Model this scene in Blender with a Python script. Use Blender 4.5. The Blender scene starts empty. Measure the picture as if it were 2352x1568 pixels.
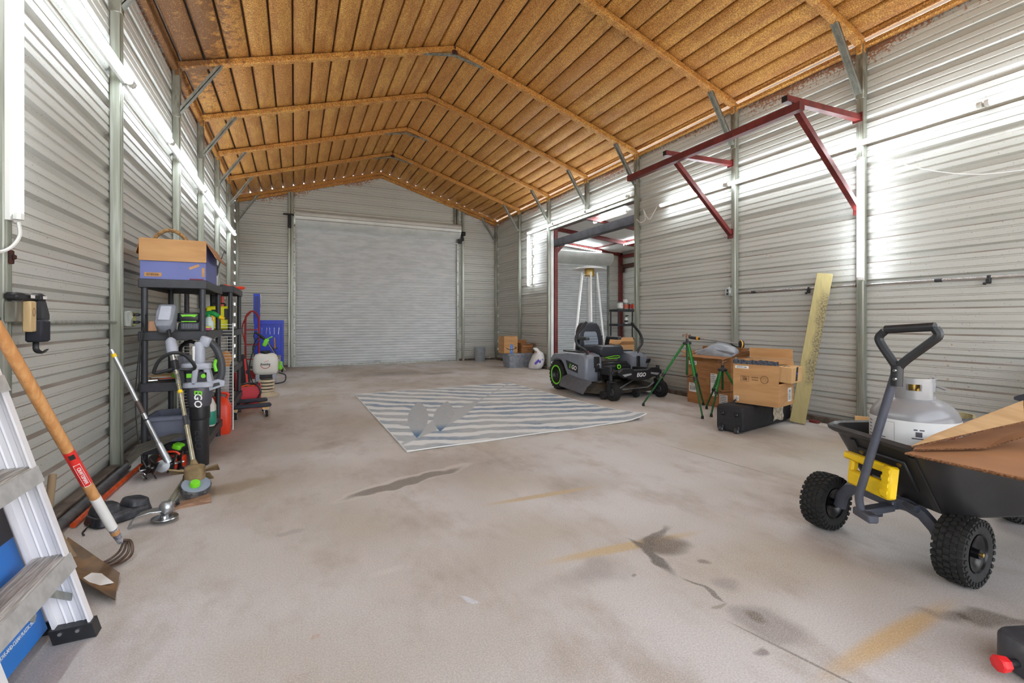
import bpy, bmesh, math, random
from mathutils import Vector, Matrix, Euler
random.seed(7)
PI = math.pi
R = math.radians
SC = bpy.context.scene
COL = SC.collection

# ---------------------------------------------------------------- camera, sky, exposure
cam_d = bpy.data.cameras.new('camera')
cam_d.sensor_width = 36.0
cam_d.lens = 36.0 * 1077.0 / 2352.0
cam_d.shift_y = -48.0 / 2352.0
cam_d.clip_start = 0.05
cam = bpy.data.objects.new('camera', cam_d)
COL.objects.link(cam)
cam.location = (0, 0, 1.072)
cam.rotation_euler = (R(90), 0, R(-24.9))
SC.camera = cam

world = bpy.data.worlds.new('world')
SC.world = world
world.use_nodes = True
wn = world.node_tree
wn.nodes.clear()
sky = wn.nodes.new('ShaderNodeTexSky')
sky.sky_type = 'HOSEK_WILKIE'
sky.turbidity = 4.0
sky.sun_direction = (-0.35, 0.55, 0.76)
sky.ground_albedo = 0.4
hsv = wn.nodes.new('ShaderNodeHueSaturation')
hsv.inputs['Saturation'].default_value = 0.22
bg = wn.nodes.new('ShaderNodeBackground')
bg.inputs['Strength'].default_value = SKY_STRENGTH = 12.0
wo = wn.nodes.new('ShaderNodeOutputWorld')
wn.links.new(sky.outputs[0], hsv.inputs['Color'])
wn.links.new(hsv.outputs[0], bg.inputs['Color'])
wn.links.new(bg.outputs[0], wo.inputs['Surface'])

sun_d = bpy.data.lights.new('sun', 'SUN')
sun_d.energy = 12.0
sun_d.angle = R(1.0)
sun_d.color = (1.0, 0.95, 0.88)
sun = bpy.data.objects.new('sun', sun_d)
COL.objects.link(sun)
sun.rotation_euler = Vector((0.75, 0.22, 0.85)).to_track_quat('Z', 'Y').to_euler()

LED_STRENGTH = 19.0
SC.view_settings.view_transform = 'Standard'
SC.view_settings.look = 'None'
SC.view_settings.exposure = 0.95
SC.view_settings.gamma = 1.0
SC.view_settings.use_curve_mapping = False
cy = SC.cycles
cy.max_bounces = 6
cy.diffuse_bounces = 4
cy.glossy_bounces = 2
cy.transmission_bounces = 4
cy.transparent_max_bounces = 6
cy.caustics_reflective = False
cy.caustics_refractive = False
cy.sample_clamp_indirect = 6.0
cy.use_denoising = True
cy.adaptive_threshold = 0.06


# ---------------------------------------------------------------- materials
def lin(c):
    c = c / 255.0
    return c / 12.92 if c <= 0.04045 else ((c + 0.055) / 1.055) ** 2.4
def rgb(c):
    return (lin(c[0]), lin(c[1]), lin(c[2]), 1.0)

class NT:
    """small helper around a node tree"""
    def __init__(s, name):
        s.m = bpy.data.materials.new(name)
        s.m.use_nodes = True
        s.t = s.m.node_tree
        s.b = s.t.nodes['Principled BSDF']
    def n(s, typ, **kw):
        nd = s.t.nodes.new(typ)
        for k, v in kw.items():
            setattr(nd, k, v)
        return nd
    def l(s, a, b):
        s.t.links.new(a, b)
    def val(s, sock, v):
        if isinstance(v, (int, float, tuple, list)):
            sock.default_value = v
        else:
            s.l(v, sock)
    def noise(s, vec, scale, detail=2.0, rough=0.55, out='Fac'):
        nd = s.n('ShaderNodeTexNoise')
        s.l(vec, nd.inputs['Vector'])
        nd.inputs['Scale'].default_value = scale
        nd.inputs['Detail'].default_value = detail
        nd.inputs['Roughness'].default_value = rough
        return nd.outputs[out]
    def mapr(s, v, a, b, c=0.0, d=1.0, smooth=False):
        nd = s.n('ShaderNodeMapRange')
        if smooth:
            nd.interpolation_type = 'SMOOTHSTEP'
        s.val(nd.inputs[0], v)
        for i, x in enumerate((a, b, c, d)):
            nd.inputs[i + 1].default_value = x
        return nd.outputs[0]
    def math(s, op, a, b=0.0):
        nd = s.n('ShaderNodeMath', operation=op)
        s.val(nd.inputs[0], a)
        s.val(nd.inputs[1], b)
        return nd.outputs[0]
    def mix(s, f, a, b, mode='MIX'):
        nd = s.n('ShaderNodeMix', data_type='RGBA', blend_type=mode)
        s.val(nd.inputs[0], f)
        s.val(nd.inputs[6], a)
        s.val(nd.inputs[7], b)
        return nd.outputs[2]
    def mapping(s, vec, loc=(0, 0, 0), rot=(0, 0, 0), sc=(1, 1, 1), typ='POINT'):
        nd = s.n('ShaderNodeMapping', vector_type=typ)
        s.l(vec, nd.inputs['Vector'])
        nd.inputs['Location'].default_value = loc
        nd.inputs['Rotation'].default_value = rot
        nd.inputs['Scale'].default_value = sc
        return nd.outputs[0]
    def bump(s, h, strength, dist=0.01):
        nd = s.n('ShaderNodeBump')
        s.l(h, nd.inputs['Height'])
        nd.inputs['Strength'].default_value = strength
        nd.inputs['Distance'].default_value = dist
        s.l(nd.outputs[0], s.b.inputs['Normal'])

MATS = {}
def mat(name, col, rough=0.5, metal=0.0, var=0.0, scale=12.0, stretch=(1, 1, 1), bump=0.0, bscale=120.0, col2=None, spec=0.5, clear=0.0):
    """plain procedural material: a base colour, a second colour mixed in by noise, fine relief"""
    if name in MATS:
        return MATS[name]
    t = NT(name)
    b = t.b
    b.inputs['Roughness'].default_value = rough
    b.inputs['Metallic'].default_value = metal
    b.inputs['Specular IOR Level'].default_value = spec
    b.inputs['Coat Weight'].default_value = clear
    c1 = rgb(col)
    vec = t.mapping(t.n('ShaderNodeTexCoord').outputs['Object'], sc=stretch)
    if col2 or var:
        c2 = rgb(col2) if col2 else tuple(min(1, x * (1 - var)) for x in c1[:3]) + (1,)
        f = t.mapr(t.noise(vec, scale, 2.0, 0.62), 0.35, 0.65, smooth=True)
        t.l(t.mix(f, c1, c2), b.inputs['Base Color'])
    else:
        b.inputs['Base Color'].default_value = c1
    if bump:
        t.bump(t.noise(vec, bscale, 1.0), bump, 0.004)
    MATS[name] = t.m
    return t.m
def emit(name, col, strength):
    t = NT(name)
    t.b.inputs['Base Color'].default_value = rgb(col)
    t.b.inputs['Emission Color'].default_value = rgb(col)
    t.b.inputs['Emission Strength'].default_value = strength
    return t.m

# ---------------------------------------------------------------- geometry helpers
class G:
    """collects vertices and faces of ONE mesh object"""
    def __init__(s):
        s.v, s.f = [], []
    def add(s, vs, fs, M=None):
        o = len(s.v)
        s.v += [(M @ Vector(p)) if M else Vector(p) for p in vs]
        s.f += [tuple(i + o for i in f) for f in fs]
        return s
    def box(s, x0, x1, y0, y1, z0, z1, b=0.0, M=None):
        c = Vector(((x0 + x1) / 2, (y0 + y1) / 2, (z0 + z1) / 2))
        h = (abs(x1 - x0) / 2, abs(y1 - y0) / 2, abs(z1 - z0) / 2)
        b = min(b, min(h) * 0.95)
        vs, fs, ix = [], [], {}
        sg = [(i, j, k) for i in (-1, 1) for j in (-1, 1) for k in (-1, 1)]
        if b <= 0:
            for q in sg:
                ix[q] = len(vs)
                vs.append(c + Vector([q[i] * h[i] for i in range(3)]))
            for a in range(3):
                for q in (-1, 1):
                    l = [p for p in sg if p[a] == q]
                    fs.append((ix[l[0]], ix[l[1]], ix[l[3]], ix[l[2]]))
        else:
            for q in sg:
                for a in range(3):
                    ix[q, a] = len(vs)
                    vs.append(c + Vector([q[i] * (h[i] if i == a else h[i] - b) for i in range(3)]))
            for a in range(3):
                for q in (-1, 1):
                    l = [p for p in sg if p[a] == q]
                    fs.append((ix[l[0], a], ix[l[1], a], ix[l[3], a], ix[l[2], a]))
            for a in range(3):
                u, w = [i for i in range(3) if i != a]
                for su in (-1, 1):
                    for sw in (-1, 1):
                        p = [0, 0, 0]
                        p[u], p[w] = su, sw
                        p0 = list(p); p0[a] = -1
                        p1 = list(p); p1[a] = 1
                        p0, p1 = tuple(p0), tuple(p1)
                        fs.append((ix[p0, u], ix[p1, u], ix[p1, w], ix[p0, w]))
            for q in sg:
                fs.append((ix[q, 0], ix[q, 1], ix[q, 2]))
        return s.add(vs, fs, M)
    def cb(s, c, d, b=0.0, rot=None):
        """box by centre and size, optionally turned (euler in degrees)"""
        M = Matrix.Translation(c)
        if rot:
            M = M @ Euler([R(a) for a in rot]).to_matrix().to_4x4()
        return s.box(-d[0] / 2, d[0] / 2, -d[1] / 2, d[1] / 2, -d[2] / 2, d[2] / 2, b, M)
    def beam(s, p0, p1, w, h, up=(0, 0, 1), b=0.0):
        """rectangular bar from p0 to p1: w across, h along up"""
        p0, p1 = Vector(p0), Vector(p1)
        d = p1 - p0
        L = d.length
        y = d / L
        x = y.cross(Vector(up))
        if x.length < 1e-4:
            x = y.cross(Vector((1, 0, 0)))
        x.normalize()
        z = x.cross(y)
        M = Matrix((x, y, z)).transposed().to_4x4()
        M.translation = (p0 + p1) / 2
        return s.box(-w / 2, w / 2, -L / 2, L / 2, -h / 2, h / 2, b, M)
    def cyl(s, p0, p1, r0, r1=None, n=12, caps=True):
        return s.tube([p0, p1], [r0, r0 if r1 is None else r1], n, caps)
    def tube(s, pts, r, n=8, caps=True, closed=False, flat=None):
        """round bar along a path; r a number or one per point; flat squashes the section across"""
        pts = [Vector(p) for p in pts]
        m = len(pts)
        rs = r if isinstance(r, (list, tuple)) else [r] * m
        rings = []
        x = None
        for i in range(m):
            if closed:
                d = pts[(i + 1) % m] - pts[i - 1]
            else:
                d = pts[min(i + 1, m - 1)] - pts[max(i - 1, 0)]
            d.normalize()
            if x is None:
                x = d.cross(Vector((0, 0, 1)))
                if x.length < 1e-3:
                    x = d.cross(Vector((0, 1, 0)))
            x = x - d * x.dot(d)
            x.normalize()
            y = d.cross(x)
            rings.append([pts[i] + (x * math.cos(2 * PI * k / n) + y * math.sin(2 * PI * k / n) * (flat or 1)) * rs[i] for k in range(n)])
        return s.loft(rings, caps and not closed, caps and not closed, closed)
    def loft(s, rings, c0=True, c1=True, closed=False):
        n, m = len(rings[0]), len(rings)
        vs = [p for r in rings for p in r]
        fs = []
        for i in range(m if closed else m - 1):
            j = (i + 1) % m
            for k in range(n):
                l = (k + 1) % n
                fs.append((i * n + k, i * n + l, j * n + l, j * n + k))
        if c0:
            fs.append(tuple(range(n - 1, -1, -1)))
        if c1:
            fs.append(tuple((m - 1) * n + k for k in range(n)))
        return s.add(vs, fs)
    def lathe(s, prof, n=20, o=(0, 0, 0), M=None, c0=True, c1=True):
        """profile of (radius, height) turned about z through o"""
        rings = [[Vector((o[0] + r * math.cos(2 * PI * k / n), o[1] + r * math.sin(2 * PI * k / n), o[2] + z)) for k in range(n)] for r, z in prof]
        if M:
            rings = [[M @ p for p in r] for r in rings]
        return s.loft(rings, c0, c1)
    def prism(s, poly, ax, a, b):
        """polygon extruded along axis ax ('x','y','z') from a to b; poly in the other two axes in order"""
        def P(u, w, t):
            return {'x': (t, u, w), 'y': (u, t, w), 'z': (u, w, t)}[ax]
        n = len(poly)
        vs = [P(u, w, a) for u, w in poly] + [P(u, w, b) for u, w in poly]
        fs = [tuple(range(n)), tuple(range(2 * n - 1, n - 1, -1))]
        fs += [(i, (i + 1) % n, n + (i + 1) % n, n + i) for i in range(n)]
        return s.add(vs, fs)
    def rbox(s, c, d, r, n=4, taper=1.0, rot=None, puff=0.0):
        """soft box: rounded-rectangle sections stacked in z with rounded ends"""
        rings = []
        zs = [(-0.5, 0.72), (-0.44, 0.93), (-0.33, 1.0), (0.0, 1.0 + puff), (0.33, 1.0), (0.44, 0.93), (0.5, 0.72)]
        for z, k in zs:
            t = 1 + (taper - 1) * (z + 0.5)
            rings.append([Vector((p[0] * t * k, p[1] * t * k, z * d[2])) for p in rrect(d[0], d[1], r, n)])
        M = Matrix.Translation(c)
        if rot:
            M = M @ Euler([R(a) for a in rot]).to_matrix().to_4x4()
        return s.loft([[M @ p for p in ring] for ring in rings])
    def mesh(s, name, m, ang=38):
        me = bpy.data.meshes.new(name)
        me.from_pydata([tuple(p) for p in s.v], [], s.f)
        bm = bmesh.new()
        bm.from_mesh(me)
        bmesh.ops.recalc_face_normals(bm, faces=bm.faces)
        for f in bm.faces:
            f.smooth = True
        bm.to_mesh(me)
        bm.free()
        me.set_sharp_from_angle(angle=R(ang))
        me.materials.append(m)
        return me
    def build(s, name, m, parent=None, ang=38, loc=None, rot=None, label=None):
        o = bpy.data.objects.new(name, s.mesh(name, m, ang))
        COL.objects.link(o)
        if parent:
            o.parent = parent
        if loc:
            o.location = loc
        if rot:
            o.rotation_euler = [R(a) for a in rot]
        if label:
            o['label'] = label
        return o

def rrect(w, h, r, n=4):
    r = min(r, w / 2 * 0.999, h / 2 * 0.999)
    out = []
    for cx, cyy, a0 in ((w / 2 - r, h / 2 - r, 0), (-w / 2 + r, h / 2 - r, 90), (-w / 2 + r, -h / 2 + r, 180), (w / 2 - r, -h / 2 + r, 270)):
        for i in range(n + 1):
            a = R(a0 + 90 * i / n)
            out.append((cx + r * math.cos(a), cyy + r * math.sin(a)))
    return out
def arc(c, r, a0, a1, n, plane='xz'):
    out = []
    for i in range(n + 1):
        a = R(a0 + (a1 - a0) * i / n)
        u, w = r * math.cos(a), r * math.sin(a)
        out.append({'xz': (c[0] + u, c[1], c[2] + w), 'xy': (c[0] + u, c[1] + w, c[2]), 'yz': (c[0], c[1] + u, c[2] + w)}[plane])
    return out
def spline(pts, k=6):
    """smooth path through points (Catmull-Rom)"""
    P = [Vector(p) for p in pts]
    P = [P[0] * 2 - P[1]] + P + [P[-1] * 2 - P[-2]]
    out = []
    for i in range(1, len(P) - 2):
        a, b, c, d = P[i - 1:i + 3]
        for j in range(k):
            t = j / k
            out.append(0.5 * ((2 * b) + (c - a) * t + (2 * a - 5 * b + 4 * c - d) * t * t + (3 * b - a - 3 * c + d) * t ** 3))
    out.append(P[-2])
    return out
def frame(o, x, y):
    """matrix with origin o and (unit) axes x, y"""
    x = Vector(x).normalized()
    y = Vector(y)
    y = (y - x * y.dot(x)).normalized()
    M = Matrix((x, y, x.cross(y))).transposed().to_4x4()
    M.translation = o
    return M

def tag(o, label=None, cat=None, group=None, kind=None):
    for k, v in (('label', label), ('category', cat), ('group', group), ('kind', kind)):
        if v:
            o[k] = v
    return o
def thing(name, label, cat, loc=(0, 0, 0), rot=(0, 0, 0), group=None):
    o = bpy.data.objects.new(name, None)
    COL.objects.link(o)
    o.empty_display_size = 0.1
    o.location = loc
    o.rotation_euler = [R(a) for a in rot]
    return tag(o, label, cat, group)
def struct(name, label):
    o = bpy.data.objects.new(name, None)
    COL.objects.link(o)
    return tag(o, label, None, None, 'structure')
def text(s, size, m, parent, M, name='lettering', ext=0.0006, sx=1.0, shear=0.0, align='CENTER', bold=0.0, tilt=0.0):
    cu = bpy.data.curves.new('txt', 'FONT')
    cu.body = s
    cu.size = size
    cu.align_x = align
    cu.align_y = 'CENTER'
    cu.extrude = ext
    cu.offset = bold
    cu.shear = shear
    cu.resolution_u = 2
    ob = bpy.data.objects.new('txt', cu)
    me = bpy.data.meshes.new_from_object(ob)
    bpy.data.objects.remove(ob)
    bpy.data.curves.remove(cu)
    me.name = name
    me.transform(M @ Matrix.Diagonal((sx, 1, 1, 1)))
    me.materials.clear()
    me.materials.append(m)
    o = bpy.data.objects.new(name, me)
    COL.objects.link(o)
    o.parent = parent
    return o
def copy_tree(root, loc=None, rot=None, label=None):
    r = root.copy()
    COL.objects.link(r)
    if loc:
        r.location = loc
    if rot:
        r.rotation_euler = [R(a) for a in rot]
    if label:
        r['label'] = label
    for ch in list(root.children):
        c = ch.copy()
        COL.objects.link(c)
        c.parent = r
        for g in list(ch.children):
            d = g.copy()
            COL.objects.link(d)
            d.parent = c
    return r

# ================================================================ THE BUILDING
XL, XR, YB, YF = -1.178, 5.085, 11.99, -0.7      # inner faces of the cladding
XM = (XL + XR) / 2
EAVE, RIDGE = 3.83, 4.77
SL = (RIDGE - EAVE) / (XR - XM)
def roof_z(x):
    return RIDGE - SL * abs(x - XM)

# ---- concrete floor: stains, cracks and paint marks sit where they are in the slab
def floor_material(stains):
    t = NT('concrete')
    pos = t.n('ShaderNodeNewGeometry').outputs['Position']
    big = t.noise(pos, 0.55, 2.0, 0.6)
    mid = t.noise(t.mapping(pos, sc=(1.0, 0.55, 1)), 2.3, 4.0, 0.7)
    fine = t.noise(pos, 150.0, 1.0, 0.75)
    c = t.mix(t.mapr(big, 0.36, 0.66, smooth=True), rgb((211, 206, 204)), rgb((184, 175, 165)))
    c = t.mix(t.mapr(mid, 0.45, 0.72, 0, 0.6, smooth=True), c, rgb((158, 142, 125)))
    c = t.mix(t.mapr(t.noise(pos, 1.1, 1.0, 0.6), 0.52, 0.72, 0, 0.45, smooth=True), c, rgb((186, 172, 148)))
    wob = t.n('ShaderNodeTexNoise')
    t.l(pos, wob.inputs['Vector'])
    wob.inputs['Scale'].default_value = 6.0
    wob.inputs['Detail'].default_value = 1.5
    vm = t.n('ShaderNodeVectorMath', operation='MULTIPLY_ADD')
    t.l(wob.outputs['Color'], vm.inputs[0])
    vm.inputs[1].default_value = (0.16, 0.16, 0.0)
    vm.inputs[2].default_value = (-0.08, -0.08, 0.0)
    va = t.n('ShaderNodeVectorMath', operation='ADD')
    t.l(pos, va.inputs[0])
    t.l(vm.outputs[0], va.inputs[1])
    wpos = va.outputs[0]
    grit = t.mapr(t.noise(pos, 38.0, 1.0, 0.7), 0.38, 0.62)
    # (x, y, half length, half width, angle, colour, strength, softness, wobbly edge)
    for (x, y, a, b, ang, col, k, soft, wv) in stains:
        v = t.mapping(wpos if wv else pos, (x, y, 0), (0, 0, R(ang)), (a, b, 1.0), 'TEXTURE')
        ln = t.n('ShaderNodeVectorMath', operation='LENGTH')
        t.l(v, ln.inputs[0])
        f = t.mapr(ln.outputs['Value'], 1.0, 1.0 - soft, 0.0, k, smooth=True)
        if wv == 2:
            f = t.math('MULTIPLY', f, grit)
        c = t.mix(f, c, rgb(col))
    c = t.mix(t.mapr(fine, 0.35, 0.65, 0.0, 0.30), c, rgb((126, 118, 108)))
    c = t.mix(t.mapr(t.noise(pos, 240.0, 0.0, 0.6), 0.58, 0.70, 0.0, 0.35), c, rgb((222, 214, 206)))
    t.l(c, t.b.inputs['Base Color'])
    t.l(t.mapr(mid, 0.3, 0.7, 0.42, 0.72), t.b.inputs['Roughness'])
    t.bump(fine, 0.10, 0.003)
    return t.m
STAINS = [
    (0.1, 5.17, 1.2, 1.6, 0, (138, 120, 104), 0.45, 0.9, 1) ,
    (0.88, 3.4, 0.9, 0.5, -10, (140, 122, 104), 0.5, 0.9, 1) ,
    (-0.15, 3.67, 0.6, 0.5, 0, (146, 128, 110), 0.45, 0.9, 1) ,
    (1.7, 2.61, 0.5, 0.3, 0, (150, 136, 120), 0.4, 0.9, 1) ,
    (1.34, 3.08, 1.0, 0.6, 0, (140, 126, 112), 0.3, 0.9, 1) ,
    (1.78, 9.6, 1.2, 0.5, 0, (104, 96, 86), 0.55, 0.8, 1) ,
    (2.68, 9.27, 0.5, 0.25, 5, (84, 76, 70), 0.6, 0.7, 1) ,
    (0.7, 3.15, 0.6, 0.105, 18.7, (206, 198, 190), 0.8, 0.2, 1) ,
    (0.68, 3.13, 0.507, 0.075, 17.2, (112, 103, 97), 0.85, 0.35, 1) ,
    (1.43, 1.79, 0.532, 0.05, -4.2, (196, 170, 128), 0.95, 0.6, 0) ,
    (1.39, 2.53, 0.48, 0.04, -1.2, (196, 170, 128), 0.9, 0.6, 0) ,
    (1.85, 0.9, 0.525, 0.055, 2.3, (206, 172, 120), 0.9, 0.7, 0) ,
    (1.19, 1.66, 0.16, 0.12, 0, (150, 140, 134), 0.6, 0.7, 1) ,
    (1.09, 1.68, 0.3, 0.08, 10, (165, 156, 150), 0.5, 0.8, 1) ,
    (1.48, 1.69, 0.201, 0.035, -94.7, (84, 76, 70), 0.9, 0.5, 1) ,
    (1.6, 1.74, 0.16, 0.11, 0, (104, 90, 76), 0.9, 0.5, 1) ,
    (1.62, 1.82, 0.2, 0.03, 20, (92, 82, 74), 0.8, 0.6, 1) ,
    (1.64, 1.54, 0.05, 0.03, -30, (120, 110, 102), 0.8, 0.6, 1) ,
    (1.6, 1.38, 0.085, 0.07, 0, (150, 140, 136), 0.7, 0.7, 1) ,
    (1.49, 1.39, 0.126, 0.012, -83.6, (104, 98, 88), 0.85, 0.4, 1) ,
    (1.46, 1.27, 0.067, 0.02, -1.3, (132, 124, 108), 0.7, 0.6, 1) ,
    (1.46, 0.97, 0.282, 0.007, -75.5, (120, 112, 104), 0.75, 0.4, 0) ,
    (2.96, 2.64, 0.669, 0.008, -83.6, (110, 104, 94), 0.8, 0.4, 0) ,
    (1.51, 1.13, 0.145, 0.14, 0, (148, 139, 135), 0.75, 0.45, 1) ,
    (1.52, 1.17, 0.05, 0.045, 0, (112, 100, 88), 0.85, 0.6, 1) ,
    (1.36, 1.04, 0.03, 0.025, 0, (128, 116, 112), 0.8, 0.6, 1) ,
    (1.31, 1.6, 0.022, 0.018, 0, (110, 102, 96), 0.7, 0.6, 1) ,
    (-0.35, 3.49, 0.35, 0.14, 20, (150, 132, 104), 0.7, 0.6, 1) ,
    (0.01, 2.62, 0.09, 0.04, 0, (160, 150, 144), 0.6, 0.6, 1) ,
    (0.26, 4.3, 0.232, 0.12, 38.5, (140, 122, 106), 0.5, 0.8, 1) ,
    (2.29, 0.8, 0.35, 0.05, -28, (110, 100, 90), 0.8, 0.7, 1) ,
    (2.19, 0.85, 0.03, 0.02, -30, (92, 82, 72), 0.9, 0.5, 1) ,
    (0.38, 2.04, 0.12, 0.05, 0, (215, 206, 200), 0.5, 0.8, 1) ,
    (0.61, 1.72, 0.02, 0.05, 30, (212, 216, 224), 0.8, 0.5, 1) ,
    (0.06, 1.69, 0.02, 0.012, 0, (190, 160, 140), 0.6, 0.5, 1) ,
    (3.67, 2.22, 1.0, 0.5, 0, (176, 174, 152), 0.35, 0.9, 1) ,
    (2.38, 2.13, 0.5, 0.25, 0, (180, 176, 164), 0.3, 0.9, 1) ,
    (-0.66, 2.11, 0.1, 0.14, -40, (222, 222, 218), 0.5, 0.8, 1) ,
    (2.08, 3.86, 0.2, 0.03, 10, (140, 132, 124), 0.6, 0.7, 1) ,
    (1.79, 2.92, 0.02, 0.14, 0, (205, 205, 205), 0.5, 0.7, 1) ,
    (-0.25, 2.92, 0.3, 0.2, 0, (180, 168, 160), 0.4, 0.9, 1) ,
]
fl_root = struct('floor', 'worn concrete slab with oil stains and paint marks')
for x0, x1, y0, y1 in ((XL - .06, 1.2, YF - .3, 2.75), (1.2, XR + .05, YF - .3, 2.75), (XL - .06, XR + .05, 2.75, 7.6), (XL - .06, XR + .05, 7.6, YB + .05), (XR + .05, 9.6, YF - .3, YB + .05)):
    fm = floor_material([q for q in STAINS if x0 - max(q[2], q[3]) - .1 < q[0] < x1 + max(q[2], q[3]) + .1 and y0 - max(q[2], q[3]) - .1 < q[1] < y1 + max(q[2], q[3]) + .1])
    g = G(); g.box(x0, x1, y0, y1, -.12, 0.0); g.build('slab', fm, fl_root)
g = G()
g.box(-60, 60, -60, 60, -0.3, -0.13)
tag(g.build('ground', mat('ground_gravel', (176, 170, 158), 0.9, var=0.25, scale=3.0, bump=0.4, bscale=30)), 'pale gravel ground outside the building', None, None, 'structure')

# ---- ribbed steel cladding
def wall_material():
    t = NT('painted_steel_cladding')
    geo = t.n('ShaderNodeNewGeometry')
    pos = geo.outputs['Position']
    sep = t.n('ShaderNodeSeparateXYZ')
    t.l(pos, sep.inputs[0])
    nz = t.n('ShaderNodeSeparateXYZ')
    t.l(geo.outputs['True Normal'], nz.inputs[0])
    c = t.mix(t.noise(t.mapping(pos, sc=(0.5, 0.5, 2.0)), 1.2, 1.0), rgb((200, 200, 194)), rgb((186, 187, 180)))
    # specks of dirt
    c = t.mix(t.mapr(t.noise(pos, 80.0, 1.0), 0.71, 0.74, 0, 0.6), c, rgb((92, 84, 74)))
    # brown dust lying on the lower face of every rib
    up = t.mapr(t.math('ABSOLUTE', nz.outputs[2]), 0.25, 0.6)
    low = t.mapr(nz.outputs[2], 0.2, 0.55)
    dn = t.mapr(t.noise(t.mapping(pos, sc=(1, 1, 0.2)), 2.5, 1.0), 0.3, 0.62, 0.30, 0.80)
    c = t.mix(t.math('MULTIPLY', t.math('MAXIMUM', low, 0.0), dn), c, rgb((122, 104, 92)))
    # foam overspray under the roof
    dx = t.math('ABSOLUTE', t.math('SUBTRACT', sep.outputs[0], XM))
    d = t.math('SUBTRACT', t.math('SUBTRACT', RIDGE, t.math('MULTIPLY', dx, SL)), sep.outputs[2])
    spk = t.noise(pos, 34.0, 1.0, 0.7)
    wid = t.noise(pos, 1.3, 0.0)
    ov = t.math('ADD', t.mapr(d, 0.03, 0.33, 0.62, 0.0), t.mapr(wid, 0.3, 0.7, -0.16, 0.16))
    f = t.mapr(t.math('ADD', ov, t.math('MULTIPLY', t.math('SUBTRACT', spk, 0.5), 1.1)), 0.36, 0.52)
    f = t.math('MULTIPLY', f, t.math('LESS_THAN', sep.outputs[0], XR + 0.05))
    c = t.mix(t.math('MULTIPLY', f, 0.85), c, rgb((150, 92, 52)))
    t.l(c, t.b.inputs['Base Color'])
    t.b.inputs['Roughness'].default_value = 0.46
    t.b.inputs['Metallic'].default_value = 0.05
    return t.m
wall_m = wall_material()
MOD = 0.2286
def profile(k0, k1):
    """(z, outward depth) rows of the sheet, ribs k0..k1-1 of the wall"""
    rows = []
    for k in range(k0, k1):
        z = 0.065 + MOD * k
        rows += [(z - 0.036, 0), (z - 0.022, .026), (z + 0.020, .026), (z + 0.036, 0)]
        for o in (0.073, 0.139):
            rows += [(z + o, 0), (z + o + .004, .006), (z + o + .014, .006), (z + o + .018, 0)]
    rows.append((0.065 + MOD * k1 - 0.036, 0))
    return rows
def clip_rows(rows, z0, z1):
    out = []
    for i, (z, d) in enumerate(rows):
        if i and out == [] and rows[i - 1][0] < z0 < z:
            a = (z0 - rows[i - 1][0]) / (z - rows[i - 1][0])
            out.append((z0, rows[i - 1][1] + (d - rows[i - 1][1]) * a))
        if z0 <= z <= z1:
            out.append((z, d))
        elif z > z1 and out:
            pz, pd = rows[i - 1]
            out.append((z1, pd + (d - pd) * (z1 - pz) / (z - pz)))
            break
    return out
def sheet(root, place, ends, z0, z1):
    """cladding between z0 and z1 cut into 4-rib panels; place(s, z, depth)->point, ends(z)->(s0, s1)"""
    k = 0
    while 0.065 + MOD * k - 0.036 < z1:
        rows = clip_rows(profile(k, k + 4), max(z0, 0.065 + MOD * k - 0.036), z1)
        k += 4
        if len(rows) < 2:
            continue
        g = G()
        vs, fs = [], []
        for z, d in rows:
            a, b = ends(z)
            vs += [place(a, z, d), place(b, z, d)]
        for i in range(len(rows) - 1):
            fs.append((2 * i, 2 * i + 1, 2 * i + 3, 2 * i + 2))
        g.add(vs, fs)
        g.build('wall_panel', wall_m, root, ang=20)
lw = struct('wall_left', 'pale grey ribbed steel wall with lamps and tools along it')
sheet(lw, lambda s, z, d: (XL - d, s, z), lambda z: (YF, YB + 0.004), 0.03, EAVE - 0.02)
rw = struct('wall_right', 'pale grey ribbed steel wall with wide opening to the lean-to')
OY0, OY1, OZ = 6.095, 8.935, 3.07
sheet(rw, lambda s, z, d: (XR + d, s, z), lambda z: (YF, OY0), 0.03, OZ)
sheet(rw, lambda s, z, d: (XR + d, s, z), lambda z: (OY1, YB + 0.004), 0.03, OZ)
sheet(rw, lambda s, z, d: (XR + d, s, z), lambda z: (YF, YB + 0.004), OZ, EAVE - 0.02)
bw = struct('wall_back', 'pale grey ribbed steel gable wall around the roll-up door')
DX0, DX1, DZ = 0.02, 3.93, 3.5
def bends(z):
    r = min(1.0, max(0.0, (RIDGE - 0.045 - z) / SL / (XR - XM)))
    return XM - (XR - XM) * r, XM + (XR - XM) * r
sheet(bw, lambda s, z, d: (s, YB + d, z), lambda z: (XL, DX0), 0.03, DZ)
sheet(bw, lambda s, z, d: (s, YB + d, z), lambda z: (DX1, XR), 0.03, DZ)
sheet(bw, lambda s, z, d: (s, YB + d, z), bends, DZ, RIDGE - 0.06)
fw = struct('wall_front', 'pale grey ribbed steel front wall around the open doorway')
sheet(fw, lambda s, z, d: (s, YF - d, z), lambda z: (XL, -0.75), 0.03, 3.4)
sheet(fw, lambda s, z, d: (s, YF - d, z), lambda z: (4.4, XR), 0.03, 3.4)
sheet(fw, lambda s, z, d: (s, YF - d, z), bends, 3.4, RIDGE - 0.06)

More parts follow.
